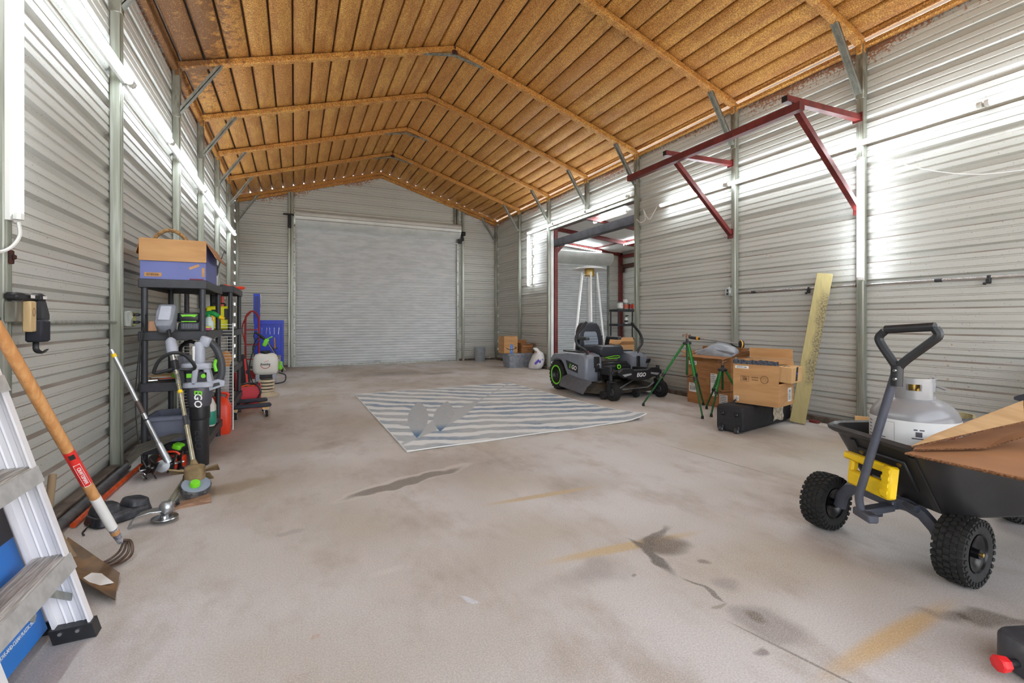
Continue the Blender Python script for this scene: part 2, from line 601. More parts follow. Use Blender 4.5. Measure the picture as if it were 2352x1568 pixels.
# ---- roof: foam sprayed between the ribs of lengthwise sheets
def foam_material(name, tint=1.0):
    t = NT(name)
    geo = t.n('ShaderNodeNewGeometry')
    pos = geo.outputs['Position']
    inf = t.n('ShaderNodeObjectInfo').outputs['Random']
    st = t.noise(t.mapping(pos, sc=(3.0, 0.5, 3.0)), 3.0, 3.0, 0.7)
    c = t.mix(t.mapr(st, 0.34, 0.66, smooth=True), rgb((238, 182, 92)), rgb((196, 134, 60)))
    c = t.mix(t.mapr(t.noise(pos, 0.5, 1.0), 0.40, 0.66, 0, 0.6, smooth=True), c, rgb((222, 154, 72)))
    c = t.mix(t.math('MULTIPLY', inf, 0.35), c, rgb((170, 112, 52)))
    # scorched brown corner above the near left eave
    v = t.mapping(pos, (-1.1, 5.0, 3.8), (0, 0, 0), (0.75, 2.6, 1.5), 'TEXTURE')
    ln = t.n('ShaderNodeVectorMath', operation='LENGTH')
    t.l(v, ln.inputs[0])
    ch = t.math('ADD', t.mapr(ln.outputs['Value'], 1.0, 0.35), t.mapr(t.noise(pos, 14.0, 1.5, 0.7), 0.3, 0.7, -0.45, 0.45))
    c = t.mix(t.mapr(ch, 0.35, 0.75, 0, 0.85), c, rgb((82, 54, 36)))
    grain = t.noise(pos, 90.0, 1.5, 0.75)
    c = t.mix(t.mapr(grain, 0.40, 0.60, 0.75, 0.0), c, rgb((128, 78, 34)))
    c = t.mix(t.mapr(grain, 0.58, 0.70, 0.0, 0.5), c, rgb((232, 184, 116)))
    t.l(c, t.b.inputs['Base Color'])
    t.b.inputs['Roughness'].default_value = 0.62
    t.bump(grain, 0.75, 0.010)
    return t.m
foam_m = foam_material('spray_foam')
sheet_m = mat('roof_sheet_steel', (96, 76, 58), 0.5, 0.3, col2=(60, 44, 34), scale=3.0, stretch=(1, .3, 1))
ceil = struct('ceiling', 'roof lined with rust-orange spray foam between lengthwise ribs')
half = math.hypot(XR - XM, RIDGE - EAVE)
for sx in (-1, 1):
    ux = Vector((sx * (XR - XM), 0, EAVE - RIDGE)).normalized()      # down the slope
    un = Vector((ux.z * -sx, 0, ux.x * sx))                           # towards the sky
    if un.z < 0:
        un = -un
    o = Vector((XM, 0, RIDGE))
    def P(s, n, y):
        p = o + ux * s + un * n
        return (p.x, y, p.z)
    k, s0 = 0, 0.002
    while s0 < half - 0.02:
        s1 = min(s0 + MOD - 0.019, half + 0.01)
        j = random.uniform(-.004, .004)
        pr = [(s0, 0.048), (s0 + .003, .014), (s0 + .016, 0.002 + j), (s0 + (s1 - s0) * .5, -.003 + j), (s1 - .016, .003 + j), (s1 - .003, .016), (s1, 0.048)]
        g = G()
        rings = [[Vector(P(a, b, y)) for a, b in pr] for y in (YF, 2.0, 5.0, 8.0, YB + 0.03)]
        g.loft(rings)
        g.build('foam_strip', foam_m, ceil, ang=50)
        s0 += MOD
        k += 1
    g = G()
    g.add([P(-0.02, 0.05, YF - .03), P(half + .12, 0.05, YF - .03), P(half + .12, 0.05, YB + .035), P(-0.02, 0.05, YB + .035),
           P(-0.02, 0.06, YF - .03), P(half + .12, 0.06, YF - .03), P(half + .12, 0.06, YB + .035), P(-0.02, 0.06, YB + .035)],
          [(0, 1, 2, 3), (4, 5, 6, 7), (0, 1, 5, 4), (1, 2, 6, 5), (2, 3, 7, 6), (3, 0, 4, 7)])
    g.build('roof_sheet', sheet_m, ceil)

# ---- galvanised frames: posts, rafters, knee braces
galv = mat('galvanised_steel', (171, 173, 166), 0.42, 0.55, col2=(146, 149, 140), scale=9.0, stretch=(3, 3, .6))
galv_dirty = mat('weathered_galvanised', (146, 146, 134), 0.5, 0.35, col2=(110, 106, 95), scale=7.0, stretch=(3, 3, .8))
galv_low = mat('galvanised_post', (168, 170, 160), 0.38, 0.5, col2=(140, 143, 130), scale=5.0, stretch=(6, 6, .35))
bracket_m = mat('rusty_bracket', (86, 46, 34), 0.7, 0.3, col2=(52, 30, 26), scale=30)
T = 0.064
FRAMES = [11.92, 10.43, 8.97, 7.49, 6.06, 4.19, 2.73, 1.22, -0.4]
names = ['against the back wall', 'second from the back wall', 'third from the back wall, at the far jamb of the opening', 'fourth from the back wall, above the opening',
         'fifth from the back wall, at the near jamb of the opening', 'behind the near shelf unit', 'carrying the near end of the red rack', 'just inside the doorway', 'framing the open doorway']
for i, y in enumerate(FRAMES):
    fr = struct('trim_%d' % (i + 1), 'galvanised steel frame bow ' + names[i])
    for sx in (-1, 1):
        xw = XL + T / 2 + 0.004 if sx < 0 else XR - T / 2 - 0.004
        stop = OZ + 0.03 if (sx > 0 and i == 3) else 0.0
        g = G()
        g.box(xw - T / 2, xw + T / 2, y - T / 2, y + T / 2, stop, 3.28, .006)
        for q in (-1, 1):                                            # rolled groove down the face
            g.box(xw - sx * (T / 2 + .001) - .002, xw - sx * (T / 2 + .001) + .002, y + q * .014 - .004, y + q * .014 + .004, stop, 3.28)
        g.build('post', galv_low, fr)
        g = G()
        g.box(xw - T / 2 - .004, xw + T / 2 + .004, y - T / 2 - .004, y + T / 2 + .004, 3.24, EAVE - 0.06, .006)
        g.build('post_sleeve', galv_dirty, fr)
        # rafter
        a = Vector((xw + sx * -0.02, y, roof_z(xw) - T / 2 - .012))
        b = Vector((XM, y, RIDGE - T / 2 - .012))
        g = G()
        g.beam(a, b, .085, T + .01, b=.012)
        g.cb((xw - sx * .01, y, EAVE - .09), (T * 1.15, T * 1.15, .15), .02)
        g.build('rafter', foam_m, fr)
        # knee brace: channel from post to rafter
        p = Vector((xw - sx * 0.03, y, 3.29))
        q = Vector((xw - sx * 0.42, y, roof_z(xw - sx * .42) - T - .015))
        g = G()
        g.beam(p, q, 0.058, 0.012)
        up = (q - p).normalized().cross(Vector((0, 1, 0)))
        g.beam(p + Vector((0, .027, 0)) + up * .016, q + Vector((0, .027, 0)) + up * .016, 0.004, 0.034)
        g.beam(p - Vector((0, .027, 0)) + up * .016, q - Vector((0, .027, 0)) + up * .016, 0.004, 0.034)
        g.build('knee_brace', galv if i < 8 else galv_dirty, fr)
    g = G()
    for sx in (-1, 1):
        p = Vector((XM + sx * .42, y, roof_z(XM + .42) - T - .014))
        q = Vector((XM, y, roof_z(XM + .1) - T - .03))
        g.beam(p, q, 0.05, 0.012)
    g.build('peak_brace', galv_dirty if i % 3 else foam_m, fr)
    if i in (1, 4):
        g = G()
        g.cb((XM, y - .035, RIDGE - .075), (.075, .012, .11), .004)
        g.cb((XM - .01, y - .045, RIDGE - .10), (.05, .02, .03), .004, (0, 20, 0))
        g.build('peak_bracket', bracket_m, fr)
# eave rails coated with foam
for s, sx in (('left', -1), ('right', 1)):
    g = G()
    xw = XL + .028 if sx < 0 else XR - .028
    g.box(xw - .028, xw + .028, YF, YB, EAVE - .10, EAVE - .045, .012)
    tag(g.build('trim_eave_' + s, foam_m), 'foam-coated eave rail on top of the %s wall' % s, None, None, 'structure')
# gable end rails
for s, sx in (('left', -1), ('right', 1)):
    g = G()
    g.beam((XM, YB - .03, RIDGE - .12), (XM + sx * (XR - XM - .03), YB - .03, EAVE - .12), .045, .05)
    tag(g.build('trim_gable_' + s, foam_m), 'foam-stained %s rail under the back gable' % s, None, None, 'structure')
# base rails
rail_m = mat('dirty_base_rail', (112, 102, 92), 0.7, 0.1, col2=(84, 72, 62), scale=8)
for s, x0, x1, y0, y1 in (('left', XL + .002, XL + .062, YF, YB), ('right', XR - .062, XR - .002, YF, OY0), ('right_far', XR - .062, XR - .002, OY1, YB)):
    g = G()
    g.box(x0, x1, y0, y1, 0.0, 0.062, .006)
    tag(g.build('baseboard_' + s, rail_m), 'dusty steel base rail along the %s wall' % s.replace('_', ' '), None, None, 'structure')
for s, x0, x1 in (('back_left', XL + .07, DX0 - .08), ('back_right', DX1 + .06, XR - .07)):
    g = G()
    g.box(x0, x1, YB - .062, YB - .002, 0.0, 0.055, .006)
    tag(g.build('baseboard_' + s, rail_m), 'dusty steel base rail under the back wall, %s of the roll-up door' % s[5:], None, None, 'structure')
# back-wall studs
for n_, x, w, zt in (('a', -0.075, .115, 9), ('b', 4.10, .06, 9)):
    g = G()
    if n_ == 'a':
        for q in (-.032, .032):
            g.box(x + q - .028, x + q + .028, YB - .07, YB - .005, 0, roof_z(x) - .13, .005)
    else:
        g.box(x - w / 2, x + w / 2, YB - .07, YB - .005, 0, roof_z(x) - .13, .005)
    tag(g.build('trim_stud_' + ('left' if n_ == 'a' else 'right'), galv_low), 'galvanised stud %s of the roll-up door in the back wall' % ('left' if n_ == 'a' else 'right'), None, None, 'structure')
g = G()
for q in (3.87, 3.945):
    g.box(q - .025, q + .025, YB - .07, YB - .005, 3.45, roof_z(q) - .13, .005)
tag(g.build('trim_stud_over_door', galv_dirty), 'short double stud above the right end of the roll-up door', None, None, 'structure')

# ---- roll-up doors
slat_m = mat('rolling_door_steel', (214, 218, 219), 0.55, 0.05, col2=(200, 205, 206), scale=2.5, stretch=(1, 1, 4))
header_m = mat('rolled_door_coil', (222, 224, 221), 0.4, 0.1, col2=(208, 211, 208), scale=3)
black_m = mat('black_steel', (30, 30, 32), 0.45, 0.3)
black_pl = mat('black_plastic', (36, 37, 40), 0.45, var=.2, scale=30)
rust_red = mat('red_oxide_steel', (116, 44, 40), 0.42, 0.1, col2=(92, 34, 33), scale=8)
def curtain(x0, x1, y, z0, z1, per):
    g = G()
    n = int((z1 - z0) / per * 6)
    vs, fs = [], []
    shape = [0, .004, .016, .022, .016, .004]
    for i in range(n + 1):
        z = z0 + (z1 - z0) * i / n
        d = shape[i % 6]
        vs += [(x0, y + d, z), (x1, y + d, z)]
    for i in range(n):
        fs.append((2 * i, 2 * i + 1, 2 * i + 3, 2 * i + 2))
    return g.add(vs, fs)
d1 = struct('door_1', 'closed grey steel roll-up door in the back wall')
curtain(.015, 3.925, YB - .055, .03, 3.35, .0655).build('curtain', slat_m, d1, ang=60)
g = G()
prof = [(YB - .07, 3.22), (YB - .17, 3.26), (YB - .26, 3.33), (YB - .305, 3.41), (YB - .31, 3.50), (YB - .27, 3.57), (YB - .18, 3.605), (YB - .05, 3.61)]
rings = [[Vector((x, a, b)) for a, b in prof] for x in (.02, 1.3, 2.6, 3.97)]
g.loft(rings)
coil = g.build('coil', header_m, d1)
g = G()
for q, (a, b) in enumerate(((YB - .29, 3.375), (YB - .315, 3.455), (YB - .30, 3.545))):
    g.beam((.02, a, b), (3.97, a, b), .012, .012)
g.build('coil_edge', mat('coil_edge', (150, 140, 130), .5, .2), coil)
g = G(); g.box(.02, 3.92, YB - .085, YB - .03, .004, .04, .006); bb = g.build('bottom_bar', galv, d1)
g = G(); g.tube(spline([(1.78, YB - .09, .06), (1.80, YB - .115, .075), (1.92, YB - .115, .075), (1.94, YB - .09, .06)]), .007, 6); g.build('lift_handle', galv, bb)
for x in (.0, 3.935):
    g = G()
    g.box(x - .03, x + .03, YB - .095, YB - .02, 0, 3.30, .004)
    gd = g.build('guide', galv, d1)
    g = G()
    for k in range(11):
        g.cyl((x, YB - .097, .25 + .3 * k), (x, YB - .105, .25 + .3 * k), .011, n=8)
    tag(g.build('guide_bolts', black_m, gd), kind='stuff')
g = G(); g.cb((-.02, YB - .2, 3.47), (.035, .06, .02)); g.cb((-.10, YB - .12, 3.34), (.075, .03, .30), .004); g.cb((-.12, YB - .13, 3.50), (.22, .05, .03), .004)
g.build('coil_bracket', black_m, d1)
g = G(); g.cb((4.03, YB - .13, 3.36), (.06, .05, .36), .004, (0, -12, 0)); g.lathe([(.03, -.06), (.055, -.05), (.055, .05), (.03, .06)], 14, M=Matrix.Translation((4.06, YB - .17, 3.37)) @ Matrix.Rotation(R(90), 4, 'Y')); g.cb((3.98, YB - .12, 3.17), (.10, .06, .12), .006)
g.build('coil_bracket', black_m, d1)
g = G()
for dx in (0, .035):
    g.tube([(4.0 + dx, YB - .09, 3.3), (4.0 + dx, YB - .09, .9)], .006, 6)
g.build('hoist_chain', galv, d1)
g = G(); g.cyl((3.80, YB - .12, 3.11), (3.93, YB - .12, 3.11), .016, n=10); g.build('end_stop', header_m, d1)

# ---- lean-to room behind the right wall
AX, AY0 = 9.36, 0.6
AZ0, AZ1 = 3.62, 3.22                        # ceiling at the shared wall / at the outer wall
insul = mat('white_insulation', (246, 244, 240), 0.42, var=.04, scale=3)
aw = struct('wall_annex_back', 'ribbed steel back wall of the lean-to around its roll-up door')
sheet(aw, lambda s, z, d: (s, YB + d, z), lambda z: (8.90, AX), 0.03, 2.9)
sheet(aw, lambda s, z, d: (s, YB + d, z), lambda z: (XR + .03, 5.25), 0.03, 2.9)
sheet(aw, lambda s, z, d: (s, YB + d, z), lambda z: (XR + .03, AX), 2.9, 3.6)
aw = struct('wall_annex_right', 'ribbed steel outer wall of the lean-to')
sheet(aw, lambda s, z, d: (AX + d, s, z), lambda z: (AY0, YB), 0.03, 3.5)
ac = struct('ceiling_annex', 'white insulation blanket sagging between red purlins over the lean-to')
def ann_z(x):
    return AZ0 + (AZ1 - AZ0) * (x - XR) / (AX - XR)
px = [XR + .03, 6.3, 7.4, 8.4, AX]
for a, b in zip(px[:-1], px[1:]):
    g = G()
    vs, fs = [], []
    nx, ny = 10, 46
    for i in range(nx + 1):
        for j in range(ny + 1):
            x = a + (b - a) * i / nx
            y = AY0 + (YB - AY0) * j / ny
            sag = .07 * math.sin(PI * i / nx) * (0.75 + .35 * math.sin(y * 2.3 + a * 3)) + .025 * math.sin(y * 5.1 + a) * math.sin(PI * i / nx)
            vs.append((x, y, ann_z(x) - sag))
    for i in range(nx):
        for j in range(ny):
            k = i * (ny + 1) + j
            fs.append((k, k + 1, k + ny + 2, k + ny + 1))
    g.add(vs, fs)
    g.build('insulation_blanket', insul, ac)
dark_steel = mat('dark_grey_beam', (74, 72, 76), 0.5, 0.3, col2=(58, 56, 60), scale=6)
for x in px[1:-1]:
    g = G(); g.box(x - .035, x + .035, AY0, YB, ann_z(x) - .03, ann_z(x) + .05); g.build('purlin', dark_steel if x == 7.4 else rust_red, ac)
for i, y in enumerate((2.7, 4.3, 5.9, 7.4, 9.05, 10.5, 11.9)):
    g = G(); g.beam((XR + .05, y, AZ0 - .09), (AX - .02, y, AZ1 - .09), .06, .10); g.build('rafter', rust_red, ac)
g = G(); g.box(AX - .12, AX - .02, YB - .12, YB - .02, 0, AZ1 - .05, .004); g.box(AX - .16, AX - .02, YB - .16, YB - .02, 0, .012)
tag(g.build('trim_annex_post', rust_red), 'red oxide corner post of the lean-to', None, None, 'structure')
g = G(); g.box(AX - .09, AX - .01, AY0, YB - .12, 2.70, 2.82, .004); g.cb((AX - .07, YB - .16, 2.68), (.10, .12, .22), .01)
tag(g.build('trim_annex_girt', bracket_m), 'dark girt on the outer wall of the lean-to', None, None, 'structure')
g = G(); g.box(AX - .09, AX - .01, AY0, YB - .12, 3.02, 3.12, .004)
tag(g.build('trim_annex_eave', rust_red), 'red oxide eave strut of the lean-to', None, None, 'structure')
g = G(); g.box(5.16, 5.30, OY0 - .3, 9.15, 2.70, 2.85, .004)
tag(g.build('trim_header_beam', dark_steel), 'dark grey header beam across the opening to the lean-to', None, None, 'structure')
g = G(); g.box(5.20, 5.29, 8.98, 9.07, 0, AZ0 - .15, .004); g.beam((5.245, 9.03, 2.55), (5.62, 9.03, 2.95), .05, .06)
tag(g.build('trim_red_jamb', rust_red), 'red oxide jamb post on the lean-to side of the opening', None, None, 'structure')
g = G(); g.box(5.09, 5.16, OY1 + .005, OY1 + .055, 0, OZ, .003)
tag(g.build('trim_opening_far', header_m), 'white jamb flashing at the far side of the opening', None, None, 'structure')
g = G(); g.box(5.09, 5.14, OY0 - .04, OY0 + .004, 0, OZ, .003)
tag(g.build('trim_opening_near', galv_low), 'galvanised jamb flashing at the near side of the opening', None, None, 'structure')
g = G(); g.box(5.05, 5.14, OY0 - .02, OY1 + .04, OZ - .03, OZ + .03, .004)
tag(g.build('trim_opening_top', galv_dirty), 'galvanised rail over the opening to the lean-to', None, None, 'structure')
d2 = struct('door_2', 'closed grey roll-up door at the end of the lean-to')
curtain(5.285, 8.81, YB - .055, .03, 2.8, .0655).build('curtain', slat_m, d2, ang=60)
g = G()
prof2 = [(a, b - .46) for a, b in prof]
rings = [[Vector((x, a, b)) for a, b in prof2] for x in (5.25, 6.5, 8.86)]
g.loft(rings); g.build('coil', header_m, d2)
for x in (5.27, 8.82):
    g = G(); g.box(x - .03, x + .03, YB - .095, YB - .02, 0, 2.82, .004); g.build('guide', galv, d2)
g = G(); g.box(5.30, 8.80, YB - .085, YB - .03, .004, .04, .006); g.build('bottom_bar', galv, d2)
g = G(); g.tube([(8.35, YB - .08, 2.8), (8.35, YB - .08, .8)], .006, 6); g.build('pull_chain', galv, d2)

# ---- LED tubes
led_m = emit('led_tube_glow', (240, 248, 255), LED_STRENGTH)
cap_m = mat('white_plastic', (226, 226, 222), 0.4)
def led(p0, p1, back, label, group, r=.021):
    """tube fixture from p0 to p1 mounted on a housing on the side 'back'"""
    p0, p1, back = Vector(p0), Vector(p1), Vector(back)
    t = thing('led_tube_light', label, 'light', p0, group=group)
    d = p1 - p0
    u = d.normalized()
    g = G(); g.tube([u * .03, d - u * .03], r, 8); g.build('tube', led_m, t)
    g = G(); g.beam(back * (r + .012), d + back * (r + .012), .036, .02, up=back); g.build('housing', cap_m, t)
    for a in (u * .005, d - u * .005):
        s = 1 if a.length < d.length / 2 else -1
        g = G(); g.tube([a, a + u * .028 * s], r * 1.12, 8); g.build('end_cap', cap_m, t)
    return t
yl = [10.75, 9.00, 7.25, 5.42, 4.20, 2.98, 1.76, .54]
nm = ['tube on the left wall nearest the back corner', 'second tube from the back in the left wall row', 'third tube from the back in the left wall row',
      'fourth tube from the back in the left wall row', 'fifth tube from the back in the left wall row', 'sixth tube from the back in the left wall row', 'seventh tube from the back in the left wall row']
for i in range(7):
    led((-1.065, yl[i], 2.775), (-1.065, yl[i + 1] + .012, 2.775), (-1, 0, 0), 'glowing white LED ' + nm[i], 'LED tubes along the left wall', r=.023)
led((-1.075, 2.72, 1.50), (-1.075, 2.72, 2.70), (-1, 0, 0), 'glowing upright LED tube hanging at the left edge above the ladder', 'upright LED tubes', r=.017)
g = G(); g.tube(spline([(-1.075, 2.72, 1.495), (-1.072, 2.722, 1.44), (-1.085, 2.70, 1.39), (-1.10, 2.66, 1.36), (-1.105, 2.60, 1.35)], 5), .007, 6)
tag(g.build('power_cable', cap_m), 'white cable below the upright tube at the left edge', 'cable')
yr = [5.46, 4.25, 3.03, 1.80, .58]
nm = ['farthest from the opening jamb to the second post', 'behind the red rack', 'right of the red rack brace', 'nearest, at the right edge']
nm = ['starting beside the opening jamb', 'passing behind the red rack arms', 'crossing above the upright tube', 'reaching the right edge']
for i in range(4):
    led((4.975, yr[i], 2.795), (4.975, yr[i + 1] + .012, 2.795), (1, 0, 0), 'glowing white LED tube on the right wall, ' + nm[i], 'LED tubes along the right wall', r=.023)
led((4.965, 2.70, 1.46), (4.965, 2.70, 2.655), (1, 0, 0), 'glowing upright LED tube on the post below the red rack', 'upright LED tubes', r=.024)
ya = [9.86, 8.63, 7.41, 6.19]
nm = ['farthest, meeting the upright tube', 'middle one', 'nearest, ending at the near jamb']
for i in range(3):
    led((4.975, ya[i], 3.12), (4.975, ya[i + 1] + .012, 3.12), (1, 0, 0), 'glowing LED tube over the opening, ' + nm[i], 'LED tubes over the opening', r=.023)
led((4.975, 9.82, 1.86), (4.975, 9.82, 3.07), (1, 0, 0), 'glowing upright LED tube beside the far jamb of the opening', 'upright LED tubes', r=.024)
led((6.45, 9.3, 3.40), (6.45, 8.05, 3.40), (1, 0, 0), 'glowing LED tube under the lean-to ceiling', 'LED tubes in the lean-to', r=.024)
for k, y in enumerate((6.9, 5.4)):  # added tubes, hidden behind the wall, to brighten the insulation ceiling
    led((6.45, y, 3.40), (6.45, y - 1.25, 3.40), (1, 0, 0), 'unseen LED tube added to brighten the lean-to ceiling, %s from its back end' % ('second', 'third')[k], 'LED tubes in the lean-to', r=.024)
for k, y in enumerate((10.6, 8.6)):  # further tubes added only to light the outer side of the lean-to
    led((8.35, y, 3.20), (8.35, y - 1.25, 3.20), (1, 0, 0), 'LED tube added to brighten the outer lean-to ceiling, %s one' % ('farther', 'nearer')[k], 'LED tubes in the lean-to', r=.024)
led((6.9, 11.80, 3.32), (8.5, 11.80, 3.17), (0, 1, 0), 'LED tube above the lean-to roll-up door', 'LED tubes in the lean-to', r=.016)

# ================================================================ shared materials
kraft = mat('kraft_cardboard', (190, 146, 98), 0.85, col2=(174, 130, 84), scale=2.5, stretch=(1, 1, 5), bump=.05, bscale=80)
kraft_dark = mat('brown_cardboard', (168, 118, 74), 0.85, col2=(150, 102, 62), scale=3, stretch=(1, 1, 5))
kraft_pale = mat('pale_cardboard', (214, 176, 126), 0.85, col2=(198, 158, 108), scale=3, stretch=(6, 1, 1))
flute_m = mat('corrugated_edge', (150, 104, 66), 0.9, col2=(92, 60, 38), scale=120)
white_m = mat('white_label', (232, 231, 228), 0.5, var=.05, scale=8)
ink = mat('black_ink', (38, 34, 34), 0.6)
ink_brown = mat('brown_ink', (96, 62, 40), 0.7)
ink_red = mat('red_ink', (196, 64, 58), 0.6)
ink_white = mat('white_ink', (238, 238, 236), 0.55)
ink_blue = mat('blue_tape', (44, 122, 206), 0.4)
tape_m = mat('clear_brown_tape', (176, 134, 88), 0.25)
grey_pl = mat('mid_grey_plastic', (128, 132, 142), 0.42, var=.12, scale=14)
grey_lt = mat('light_grey_plastic', (168, 172, 184), 0.38, var=.1, scale=12)
dark_pl = mat('dark_grey_plastic', (58, 60, 64), 0.5, var=.2, scale=18)
rubber = mat('black_rubber', (33, 32, 31), 0.82, var=.35, scale=40, bump=.3, bscale=160)
lime = mat('lime_green_plastic', (120, 214, 40), 0.4)
chrome = mat('bright_metal', (206, 208, 210), 0.2, 0.95)
alu = mat('brushed_aluminium', (190, 192, 194), 0.33, 0.85, col2=(168, 170, 172), scale=8, stretch=(1, 1, .2))
brass = mat('brass', (198, 166, 96), 0.35, 0.9)
yellow = mat('yellow_plastic', (246, 206, 22), 0.42, var=.08, scale=9)
orange = mat('orange_plastic', (232, 92, 28), 0.45, var=.12, scale=14)
red_pl = mat('red_plastic', (206, 40, 40), 0.4, var=.12, scale=10)
red_jug = mat('orange_red_plastic', (232, 66, 34), 0.4, var=.08, scale=6)

def ring_open(w, d, h, t):
    """rings of an open-topped box with wall thickness t, base on z=0"""
    def r(a, b, z):
        return [Vector((x, y, z)) for x, y in ((a, b), (-a, b), (-a, -b), (a, -b))]
    a, b = w / 2, d / 2
    return [r(a, b, 0), r(a, b, h), r(a - t, b - t, h), r(a - t, b - t, t)]
def carton(name, label, loc, rot, size, m, flaps=(), group=None, cat='box', t=.006):
    """cardboard box; flaps: (side, length, angle from straight up, outwards +)"""
    w, d, h = size
    o = thing(name, label, cat, loc, (0, 0, rot), group)
    g = G()
    if flaps:
        g.loft(ring_open(w, d, h, t))
    else:
        g.box(-w / 2, w / 2, -d / 2, d / 2, 0, h, .004)
    g.build('body', m, o, ang=20)
    for side, ln, ang in flaps:
        sx, sy = {'+x': (1, 0), '-x': (-1, 0), '+y': (0, 1), '-y': (0, -1)}[side]
        a = R(ang)
        e = Vector((sx * math.sin(a), sy * math.sin(a), math.cos(a))) * ln
        b = Vector((sx * w / 2, sy * d / 2, h))
        wd = (d if sx else w) - .012
        g = G()
        nrm = Vector((sx * math.cos(a), sy * math.cos(a), -math.sin(a)))
        g.beam(b + e.normalized() * .004, b + e, wd, .005, up=nrm)
        g.build('flap', m, o)
    if not flaps:
        g = G()
        g.box(-w / 2 - .0008, w / 2 + .0008, -.026, .026, h - .07, h + .0012)
        g.build('tape', tape_m, o)
    return o
def barcode(parent, M, w, h, m=None, n=11, base=True, name='label_sticker'):
    """sticker with dark bars; M places its centre, x right, y up"""
    st = None
    if base:
        g = G(); g.box(-w / 2, w / 2, -h / 2, h / 2, -.0004, .0006)
        for i in range(len(g.v)):
            g.v[i] = M @ g.v[i]
        st = g.build(name, white_m, parent)
    g = G()
    rnd = random.Random(n * 31 + int(w * 1e4))
    x = -w * .38
    while x < w * .38:
        bw = rnd.choice((.012, .02, .035)) * w
        g.add([(x, -h * .30, .0011), (x + bw, -h * .30, .0011), (x + bw, h * .22, .0011), (x, h * .22, .0011)], [(0, 1, 2, 3)], M)
        x += bw + rnd.choice((.018, .03)) * w
    for k in range(2):
        g.add([(-w * .36, h * (.30 + .08 * k), .0011), (w * (.1 + .2 * k), h * (.30 + .08 * k), .0011), (w * (.1 + .2 * k), h * (.335 + .08 * k), .0011), (-w * .36, h * (.335 + .08 * k), .0011)], [(0, 1, 2, 3)], M)
    tag(g.build('bars', m or ink, st or parent), kind='stuff')
    return st
def lines(parent, M, w, rows, pitch, m, th=.35, rag=.35, name='print'):
    """block of small print drawn as bars"""
    g = G()
    rnd = random.Random(rows * 7 + int(w * 1e3))
    for i in range(rows):
        ww = w * (1 - rnd.random() * rag)
        y = -i * pitch
        x = 0
        while x < ww:
            s = min(rnd.uniform(.03, .09), ww - x + .001) if w > .05 else ww
            s = min(s * w / .2, ww - x)
            if s <= 0.0005:
                break
            g.add([(x, y, 0), (x + s * .85, y, 0), (x + s * .85, y - pitch * th, 0), (x, y - pitch * th, 0)], [(0, 1, 2, 3)], M)
            x += s
    return tag(g.build(name, m, parent), kind='stuff')

# ================================================================ YARD CART
cart = thing('yard_cart', 'black dump cart with grey pull handle and knobby tyres holding the gas cylinder', 'cart', (2.493, 1.243, 0), (0, 0, -21))
tub_m = mat('black_tub_plastic', (43, 43, 45), 0.42, var=.3, scale=6, bump=.06, bscale=240)
cart_grey = mat('slate_grey_steel', (82, 85, 96), 0.38, 0.2, var=.12, scale=20)
yc = -.035
def tubring(x0, x1, hw, z, r):
    return [Vector(((x0 + x1) / 2 + p[0], yc + p[1], z)) for p in rrect(x1 - x0, hw * 2, r, 5)]
g = G()
g.loft([tubring(.06, .88, .215, .255, .06), tubring(.035, .91, .235, .27, .07), tubring(-.085, 1.06, .285, .515, .08), tubring(-.10, 1.08, .305, .515, .09), tubring(-.115, 1.095, .312, .525, .09),
        tubring(-.118, 1.098, .314, .54, .09), tubring(-.10, 1.08, .300, .552, .085), tubring(-.08, 1.06, .285, .545, .08), tubring(-.07, 1.045, .278, .51, .08), tubring(.05, .90, .225, .275, .06)])
tub = g.build('tub', tub_m, cart, ang=50)
g = G()                                            # ribs moulded into the front wall
fx = lambda z: .047 - (z - .265) * .52
for y in (-.21, .10):
    g = G(); g.beam((fx(.27) - .004, y, .27), (fx(.50) - .006, y, .50), .03, .012, up=(-1, 0, 0)); g.build('wall_rib', tub_m, tub)
Mf = frame((fx(.40) - .008, yc, .40), (0, -1, 0), (-.46, 0, .88))
g = G(); g.box(-.13, .13, -.075, .075, -.008, .008, .006); g.v = [Mf @ p for p in g.v]; pl = g.build('front_plate', tub_m, cart)
g = G()
for x in (-.10, .10):
    G().cyl(Mf @ Vector((x, .055, .006)), Mf @ Vector((x, .055, .013)), .010, n=10).build('bolt', brass, pl)
# yellow release handle
g = G()
Mh = frame((-.115, yc - .005, .375), (0, -1, 0), (.12, 0, .99))
for (x0, x1, y0, y1, z0, z1) in ((-.135, .13, .035, .07, -.012, .028), (-.10, .125, -.075, -.005, -.012, .024), (.085, .135, -.07, .07, -.014, .030), (-.105, -.075, -.06, .05, -.012, .022)):
    h = G(); h.box(x0, x1, y0, y1, z0, z1, .008); g.add([Mh @ p for p in h.v], h.f)
rh = g.build('release_handle', yellow, cart)
g = G()
for k in range(4):
    h = G(); h.box(.092, .128, -.05 + .03 * k, -.035 + .03 * k, .028, .034); g.add([Mh @ p for p in h.v], h.f)
g.build('grip_rib', yellow, rh)
g = G(); g.tube([(.02, yc - .1, .25), (.02, yc + .1, .25), (.75, yc + .06, .245), (.75, yc - .06, .245)], .018, 6); g.box(-.02, .80, yc - .02, yc + .02, .215, .255, .005); g.build('chassis', cart_grey, cart)
